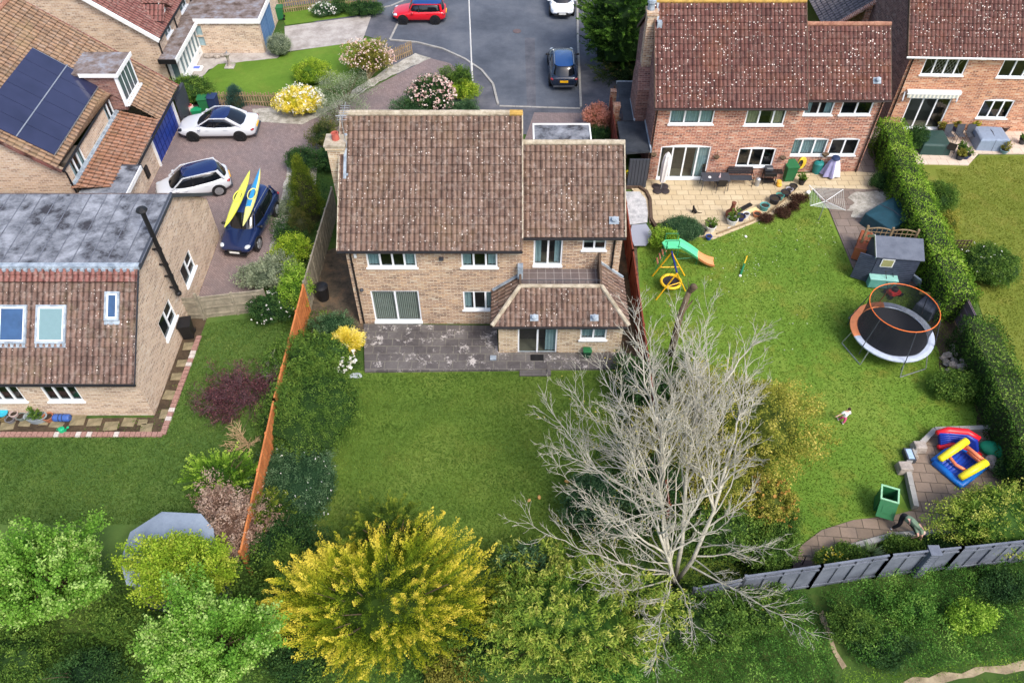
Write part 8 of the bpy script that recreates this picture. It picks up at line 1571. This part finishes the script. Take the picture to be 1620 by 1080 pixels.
bush('white-flowered plant below the golden yellow shrub', (540, 568), (.55, .75), .8, 'green', 80, 30, .07, flowers=('white', 30, .16))
bush('wide dark green clipped mass on the bank left of the main lawn', (488, 648), (2.1, 2.35), 1.5, 'green', 640, 60, .07, amp=.12, core=.9, k=30)
bush('dark evergreen bank with small pale blue flowers', (462, 765), (1.85, 1.9), 1.0, 'blue', 420, 60, .07, amp=.15, core=.88, k=30, flowers=('white', 60, .05))
bush('dark green bushy mass between the flower bank and the golden conifer', (440, 860), (1.8, 1.3), 1.3, 'dark', 300, 45, .08, amp=.25)
# twiggy purple and tan shrubs
def twiggy(label, px, rad, h, col, n, seed, z=.8, leaf=None, minr=.006, mat=None, sub=5, depth=2, name='twiggy_shrub'):
    p = at(px[0], px[1], z); mb = MB(); d = rdirs(n, .0); c = np.array([p.x, p.y, .1]); T = c+d*np.array([rad[0], rad[1], h])*rng.uniform(.7, 1.05, (n, 1)); lpp = []
    st = limb_tree(mb, (p.x, p.y, 0), [(Vector(t), .013, .6) for t in T], .04, .35, sub=sub, depth=depth, seed=seed, leafpts=lpp, minr=minr, wig=.1, spread=.6)
    m_ = mat or plain('twig_bark', col, .9, var=.25); t_ = thing(name, label, 'shrub', (p.x, p.y, 0)); mk('stems', mb, m_, t_, world=True); mk('stump', st, m_, t_, world=True)
    if leaf: q = np.array([tuple(x) for x in lpp]); q = np.repeat(q, leaf[1], 0)+rng.normal(size=(len(q)*leaf[1], 3))*.09; q[:, 2] = np.maximum(q[:, 2], .02); v, f = quads(q, rdirs(len(q), -1), leaf[2], .6, .3); link('foliage', npmesh('foliage', v-np.array([p.x, p.y, 0]), f, LM[leaf[0]], var=np.repeat(rng.uniform(0, 1, len(q)), 4)), t_)
    return t_
twiggy('dark purple twiggy shrub sprawling against the orange fence', (385, 622), (2.5, 1.9), 2.2, (92, 68, 72), 80, 3, leaf=('purple', 14, .07))
twiggy('pale tan leafless shrub below the purple one', (385, 690), (1.1, .8), 1.8, (176, 150, 112), 20, 8, minr=.008)
twiggy('wispy grey leafless shrub between the purple one and the fence top', (438, 590), (.9, .9), 1.8, (150, 140, 136), 22, 9, minr=.006)
p = at(352, 755, .8); plume_tree('feathery mid-green yew-like shrub above the pinkish one', (p.x, p.y, .8), (1.35, 1.0, 1.0), 1, 170, 'hedge', name='conifer_shrub', cat='shrub', m=70, plen=.7, leaf=.07)
p = at(432, 812, .8); plume_tree('soft green broom-like shrub over the lower end of the orange fence', (p.x, p.y, .8), (.95, .8, 1.1), 1, 120, 'conifer', name='conifer_shrub', cat='shrub', m=70, plen=.8, leaf=.06)
bush('dried pinkish-brown flower-headed shrub between the yellow-green tree and the broom', (372, 838), (1.35, 1.5), 2.2, 'pinkbrown', 260, 45, .09, amp=.35, core=.6)
bush('dark red-brown and green climber at the left end of the pinkish shrub', (345, 800), (.7, .5), 1.7, 'pinkbrown', 90, 40, .08)
# evergreen by the bare tree
bush('wide evergreen with long yellow-green leaves right of the golden conifer', (888, 972), (2.75, 2.0), 3.0, 'laurel', 900, 34, .15, asp=.3, amp=.3, core=.72, leafdir=.35, spread=.09, k=46, inner=.82, sharp=22, name='evergreen_shrub')
bush('grey-green evergreen at the top left of the long-leaved one', (835, 905), (1.0, 1.0), 2.4, 'blue', 180, 40, .15, asp=.3, amp=.3, leafdir=.4, inner=.75)
bush('dark bluish evergreen under the left twigs of the bare tree', (945, 800), (1.35, 1.5), 2.4, 'blue', 240, 50, .11, asp=.35, amp=.3, core=.75)
bush('dark green shrub at the foot of the fence near the extension', (1000, 600), (.9, 1.3), 1.9, 'dark', 150, 40, .1, amp=.35)
bush('broad golden-green shrub right of the bare tree', (1185, 668), (2.3, 2.2), 3.2, 'eleag', 520, 50, .09, amp=.32, core=.78, k=26)
bush('olive green mass behind the bare tree branches', (1085, 720), (2.0, 2.0), 2.2, 'olive', 320, 45, .1, amp=.3, core=.8)
bush('orange-tinged shrub below the broad golden-green one', (1210, 795), (1.1, 1.0), 2.0, 'eleag', 170, 40, .1, amp=.35, core=.7, flowers=('rust', 70, .13))
bush('yellow-green shrub among the lower bare branches', (1130, 840), (1.7, 1.3), 1.8, 'green', 240, 40, .1, amp=.3, core=.75)
bush('small mixed green shrub at the lawn edge by the curved path', (1235, 830), (.7, 1.3), 1.1, 'green', 150, 40, .08, amp=.3)
bush('dark green mass below the bare tree trunk', (1010, 800), (1.5, 1.5), 1.8, 'dark', 220, 40, .1, amp=.3)
bush('light green shrub at the bottom under the bare tree', (1090, 985), (1.7, 1.2), 1.9, 'green', 260, 40, .1, amp=.35, core=.75)
bush('leafy bush against the grey painted fence', (1200, 965), (1.3, .8), 1.5, 'green', 200, 40, .09, amp=.35)
bush('leafy green shrub filling the gap left of the golden conifer', (448, 960), (1.0, 1.2), 2.2, 'green', 170, 45, .09, amp=.4)
bush('dark twiggy green shrub between the golden conifer and the long-leaved evergreen', (765, 1010), (.9, 1.2), 1.6, 'dark', 150, 40, .09, amp=.4)
bush('light green shrub along the bottom edge below the long-leaved evergreen', (960, 1055), (1.4, .7), 1.4, 'nettle', 220, 45, .09, amp=.4)
bush('small green climber breaking over the orange fence beside the purple shrub', (448, 566), (.65, 1.2), 2.1, 'green', 170, 35, .08, amp=.4, core=.4)
bush('dense yellow-green bush between the bare tree and the golden-green shrub', (1110, 640), (1.2, 1.4), 2.2, 'olive', 220, 45, .09, amp=.3)
for i, (x, y, r, h, pl_, lb) in enumerate(((30, 1040, 1.3, 2.0, 'green', 'dark green bush at the very bottom left corner below the spring tree'), (150, 1062, 1.2, 1.9, 'dark', 'dark bush at the bottom edge between the two big spring trees'), (185, 985, .9, 1.6, 'green', 'small green bush in the gap between the two big spring trees'), (470, 1050, 1.1, 1.7, 'dark', 'dark bush at the bottom edge left of the golden conifer'), (455, 905, .9, 1.6, 'green', 'green bush above the gap left of the golden conifer'), (715, 1075, 1.0, 1.1, 'olive', 'straggly olive bush at the bottom right foot of the golden conifer'))): bush(lb, (x, y), (r, r*.85), h, pl_, 190, 48, .08, amp=.45, sharp=14)
for (x, y, r, h, pl_, lb) in ((1350, 985, .9, .9, 'green', 'low mound of leaves just right of the worn track'), (1440, 960, 1.0, .8, 'nettle', 'light mound of nettles left in the bank below the grey fence'), (1530, 975, .9, .9, 'hedge', 'pale yellow-green clump in the middle of the nettle bank'), (1590, 930, 1.0, .8, 'dark', 'dark clump of leaves high in the nettle bank at the right edge'), (1400, 1030, .9, .6, 'dark', 'dark low clump beside the dirt path')): bush(lb, (x, y), (r, r*.7), h, pl_, 150, 40, .075, amp=.45, core=.5, name='weed_clump', cat='weeds', stems=False)
for x, y, r, h, pl_, lb in ((1028, 610, 1.0, 2.0, 'dark', 'dark bush right of the red-brown fence near the extension corner'), (1055, 680, 1.2, 2.4, 'olive', 'olive bush just right of the red-brown fence under the twigs'), (1045, 760, 1.3, 2.2, 'dark', 'dark bush on the fence line behind the pale stems'), (1140, 775, 1.5, 2.4, 'eleag', 'yellowish bush right of the pale stems'), (1215, 880, 1.0, 1.3, 'green', 'green bush at the start of the curved path'), (1085, 590, .9, 1.5, 'green', 'light bush at the lawn edge under the upper twigs')): bush(lb, (x, y), (r, r*1.1), h, pl_, 200, 48, .085, amp=.4, sharp=14)
bush('ivy heaped over the middle of the orange fence opposite the purple shrub', (0, 0), (.75, 1.25), 2.0, 'green', 200, 48, .08, amp=.35, xy=(-9.4, 22.4, 0))
bush('dense ivy clump on the house side of the orange fence above the flower bank', (0, 0), (.7, 1.2), 1.9, 'green', 190, 48, .08, amp=.35, xy=(-9.35, 20.2, 0))
# right-hand garden
bush('lavender-grey rounded bush behind the green slide', (1078, 362), (1.2, .9), 1.0, 'blue', 220, 45, .06, amp=.1, core=.86)
bush('variegated green bush left of the slide platform', (1050, 378), (.75, .6), 1.1, 'hedge', 120, 40, .08, amp=.3)
bush('dark round bush at the foot of the hedge by the sheeted heap', (1394, 288), (.7, .6), .8, 'dark', 110, 40, .07)
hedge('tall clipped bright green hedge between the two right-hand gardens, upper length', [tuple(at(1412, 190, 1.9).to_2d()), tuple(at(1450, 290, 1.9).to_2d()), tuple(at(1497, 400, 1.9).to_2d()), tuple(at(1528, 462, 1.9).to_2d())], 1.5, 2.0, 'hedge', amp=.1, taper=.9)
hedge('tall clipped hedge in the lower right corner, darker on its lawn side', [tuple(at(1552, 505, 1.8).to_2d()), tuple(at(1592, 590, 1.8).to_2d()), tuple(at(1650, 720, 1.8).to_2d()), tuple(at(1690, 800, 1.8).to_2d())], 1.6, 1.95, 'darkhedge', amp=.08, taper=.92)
bush('green bush swelling out of the far side of the tall hedge', (1488, 312), (.95, 1.2), 1.5, 'green', 180, 45, .08, amp=.2)
bush('orange-tipped low plants along the far side of the tall hedge', (1502, 345), (.35, 1.1), .7, 'eleag', 90, 30, .07)
bush('dark rounded bush between the hedge top and the green cover', (1450, 218), (.75, .75), 1.3, 'dark', 150, 45, .07, amp=.12)
bush('big rounded pale-flecked bush on the far right lawn', (1566, 418), (1.4, 1.35), 1.5, 'green', 360, 50, .08, amp=.12, core=.86, flowers=('white', 26, .05))
bush('mid-green spreading shrub beside the rock heap', (1512, 612), (1.15, .75), 1.0, 'green', 200, 45, .09, amp=.28)
bush('large yellow-tipped evergreen bush at the right of the brown patio', (1590, 822), (2.0, 1.35), 2.0, 'laurel', 420, 50, .09, amp=.18, core=.86, k=26)
bush('small bush among the rocks at the right of the brown patio', (1600, 745), (.8, .7), .8, 'dark', 120, 40, .07)
bush('yellow-flowered bush at the curve of the garden path', (1312, 884), (.55, .4), .6, 'green', 90, 35, .07, flowers=('yellow', 40, .09))
bush('low green plant in the middle of the bed before the grey fence', (1342, 875), (.6, .35), .55, 'green', 90, 35, .08)
bush('low green plant under the bending man', (1425, 862), (.8, .35), .5, 'green', 110, 35, .08)
bush('dark green plant at the right end of the bed before the grey fence', (1490, 858), (.7, .35), .6, 'dark', 100, 35, .08)
p = at(1380, 872, .3); n = 70; d = rdirs(n, .1); Q = []; mb = MB()
for v in d:
    L = random.uniform(.4, .75); a = Vector((p.x, p.y, .1)); b = a+Vector(v)*L; s = Vector(v).cross(Vector((0, 0, 1))).normalized()*.025; c_ = a.lerp(b, .4)
    mb.add([tuple(a-s*.6), tuple(a+s*.6), tuple(c_+s), tuple(b), tuple(c_-s)], [(0, 1, 2, 3, 4)])
tag(mk('spiky_plant', mb, plain('yucca_green', (96, 118, 72), .6, var=.3), None), 'spiky rosette plant in the bed before the grey fence', 'plant')
bush('smooth clipped dark green dome on the lawn behind the red brick house', (1330, 18), (1.5, 1.4), 2.3, 'darkhedge', 420, 60, .06, amp=.03, core=.93, spread=.04, name='topiary_dome', cat='topiary', stems=False)
for i, (x, y, r, lb) in enumerate(HEATHER): bush(lb, (x, y), (r, r*.8), .4, 'heather', 70, 30, .07, amp=.5, core=.5, name='dead_heather', cat='plant', stems=False)
for t_, r, h, pl_ in PLANTS:
    c = np.array([0, 0, h+.1]); P, D, var, _ = shoots(c, (r*1.2, r*1.2, r*1.3), 40, 18, .03, .3, -.1, .3, .4, 10); V, F = quads(P, D, .08, .5, .3); link('plant', npmesh('plant', V, F, LM[pl_], var=np.repeat(var, 4)), t_)
# ================================================================ ground cover
cover_('undergrowth', 'dense dark undergrowth along the bottom left', 'undergrowth', [(-60, 960), (60, 940), (200, 900), (450, 870), (520, 900), (740, 1010), (780, 1060), (900, 1100), (-60, 1110)], 520, 2.0, 'green', .1, seed=3, k=70, base=.35)
cover_('nettle_bank', 'tangled green nettles and ivy below the grey painted fence', 'undergrowth', [(1300, 940), (1420, 912), (1640, 878), (1680, 1040), (1540, 1050), (1440, 1066), (1348, 1054), (1314, 985)], 950, .95, 'nettle', .075, seed=8, k=110, w=(.2, .6), base=.15)
cover_('wild_plants', 'wild green plants between the bare tree and the worn track', 'undergrowth', [(900, 1050), (1000, 1000), (1120, 960), (1200, 950), (1270, 940), (1300, 975), (1313, 1020), (1328, 1100), (880, 1110)], 850, .9, 'nettle', .075, seed=12, k=90, w=(.2, .6), base=.15)
cover_('rough_grass', 'rough grass at the bottom edge beside the dirt path', 'grass', [(1330, 1060), (1440, 1062), (1545, 1048), (1660, 1030), (1660, 1044), (1440, 1075), (1360, 1110), (1325, 1110)], 500, .22, 'hedge', .1, seed=15, k=40, asp=.2, updir=1.5)
cover_('rough_grass', 'tufts of grass in the corner below the dirt path', 'grass', [(1470, 1100), (1560, 1078), (1660, 1064), (1700, 1120), (1470, 1120)], 500, .2, 'hedge', .1, seed=16, k=30, asp=.2, updir=1.5)
cover_('ground_ivy', 'dark ivy filling the ground under the bare tree', 'undergrowth', [(900, 800), (960, 690), (1010, 590), (1040, 600), (1090, 640), (1180, 700), (1245, 790), (1255, 900), (1180, 940), (1010, 980), (900, 900)], 380, .55, 'dark', .09, seed=21, k=50)
cover_('ground_ivy', 'weeds between the orange fence and the evergreen bank', 'undergrowth', [(455, 500), (520, 490), (575, 575), (570, 620), (520, 720), (520, 830), (430, 870), (400, 800), (430, 640)], 420, .35, 'green', .08, seed=24, k=50)
cover_('bed_plants', 'mixed low plants in the bed before the grey fence', 'plants', [(1296, 905), (1345, 874), (1500, 852), (1560, 862), (1500, 885), (1400, 900), (1310, 920)], 420, .35, 'green', .07, seed=27, k=30, w=(.2, .5), flowers=('yellow', 40, .06))
cover_('driveway_bed', 'mixed low plants along the pale gravel bed', 'plants', [(440, 345), (470, 300), (500, 270), (522, 290), (515, 380), (480, 450), (400, 460), (400, 430), (430, 400)], 260, .4, 'dark', .08, seed=29, k=40)
cover_('border_weeds', 'small weeds growing among the stepping stones', 'weeds', [(150, 672), (240, 660), (262, 640), (300, 560), (312, 540), (258, 684), (120, 686)], 120, .08, 'green', .06, seed=31, k=30, w=(.15, .4))
def daisies(name, label, px, n, h=.02, pal='white', size=.05):
    poly = [tuple(at(x, y, 0).to_2d()) for x, y in px]; A = np.array(poly); mn, mx = A.min(0), A.max(0); P = np.zeros((n*3, 3)); C_ = rng.uniform(mn, mx, (12, 2)); P[:, :2] = C_[rng.integers(0, 12, n*3)]+rng.normal(size=(n*3, 2))*1.1; P = P[pip(P[:, :2], poly)][:n]; P[:, 2] = h
    V, F = quads(P, rdirs(len(P), 0), size, .9, .9); c = P.mean(0); plant(name, label, 'flowers', V, F, np.repeat(rng.uniform(.4, 1, len(P)), 4), LM[pal], (c[0], c[1], 0), kind='stuff')
daisies('daisies', 'tiny white daisies scattered over the worn right lawn', [(1100, 385), (1300, 310), (1340, 440), (1250, 560), (1100, 480)], 150)
# grass blades standing on the lawns
def turf(name, label, px, n, pal, h=.05, seed=1):
    poly = [tuple(at(x, y, 0).to_2d()) for x, y in px]; A = np.array(poly); mn, mx = A.min(0), A.max(0); P = np.zeros((n, 3)); P[:, :2] = rng.uniform(mn, mx, (n, 2)); P = P[pip(P[:, :2], poly)]; P[:, 2] = h*.4
    D = rng.normal(size=P.shape)*.5+np.array([0, 0, .8]); V, F = quads(P, D, h*2, .35, .0)
    r = np.random.default_rng(seed); b = sum(np.sin(P[:, :2] @ (r.normal(size=2)*q)+r.uniform(0, 6)) for q in (.5, .8, 1.2, 1.8, 2.6, 4, 6, 9))*.2; var = np.clip(.45+.26*b+.38*(rng.uniform(0, 1, len(P))-.5), 0, 1); c = P.mean(0)
    return plant(name, label, 'grass', V, F, np.repeat(var, 4), LM[pal], (c[0], c[1], 0), kind='stuff')
LM['turf1'] = leafmat('leaf_turf1', [(74, 104, 42), (96, 128, 52), (116, 142, 60), (146, 158, 80)], .4); LM['turf2'] = leafmat('leaf_turf2', [(80, 114, 42), (102, 136, 50), (124, 148, 60), (156, 162, 86)], .4); LM['turf3'] = leafmat('leaf_turf3', [(60, 90, 42), (82, 114, 52), (102, 130, 60), (130, 148, 80)], .4); LM['turf4'] = leafmat('leaf_turf4', [(92, 104, 36), (118, 130, 48), (138, 146, 60), (176, 168, 92)], .4)
turf('lawn_grass', 'short grass blades of the middle lawn', [(575, 590), (985, 588), (1000, 640), (950, 900), (520, 900), (520, 720)], 60000, 'turf1', .05, 2)
turf('lawn_grass', 'short grass blades of the worn right lawn', [(1012, 400), (1045, 372), (1128, 380), (1290, 298), (1346, 425), (1375, 455), (1480, 470), (1560, 680), (1475, 682), (1430, 742), (1410, 812), (1340, 822), (1250, 880), (1150, 700), (1020, 500)], 90000, 'turf2', .045, 3)
turf('lawn_grass', 'longer grass blades of the darker left lawn', [(0, 694), (262, 690), (326, 512), (462, 495), (400, 800), (300, 830), (0, 830)], 60000, 'turf3', .06, 4)
turf('lawn_grass', 'short grass blades of the far right lawn', [(1480, 268), (1530, 264), (1550, 248), (1660, 248), (1700, 640), (1600, 560), (1540, 470)], 40000, 'turf4', .045, 5)
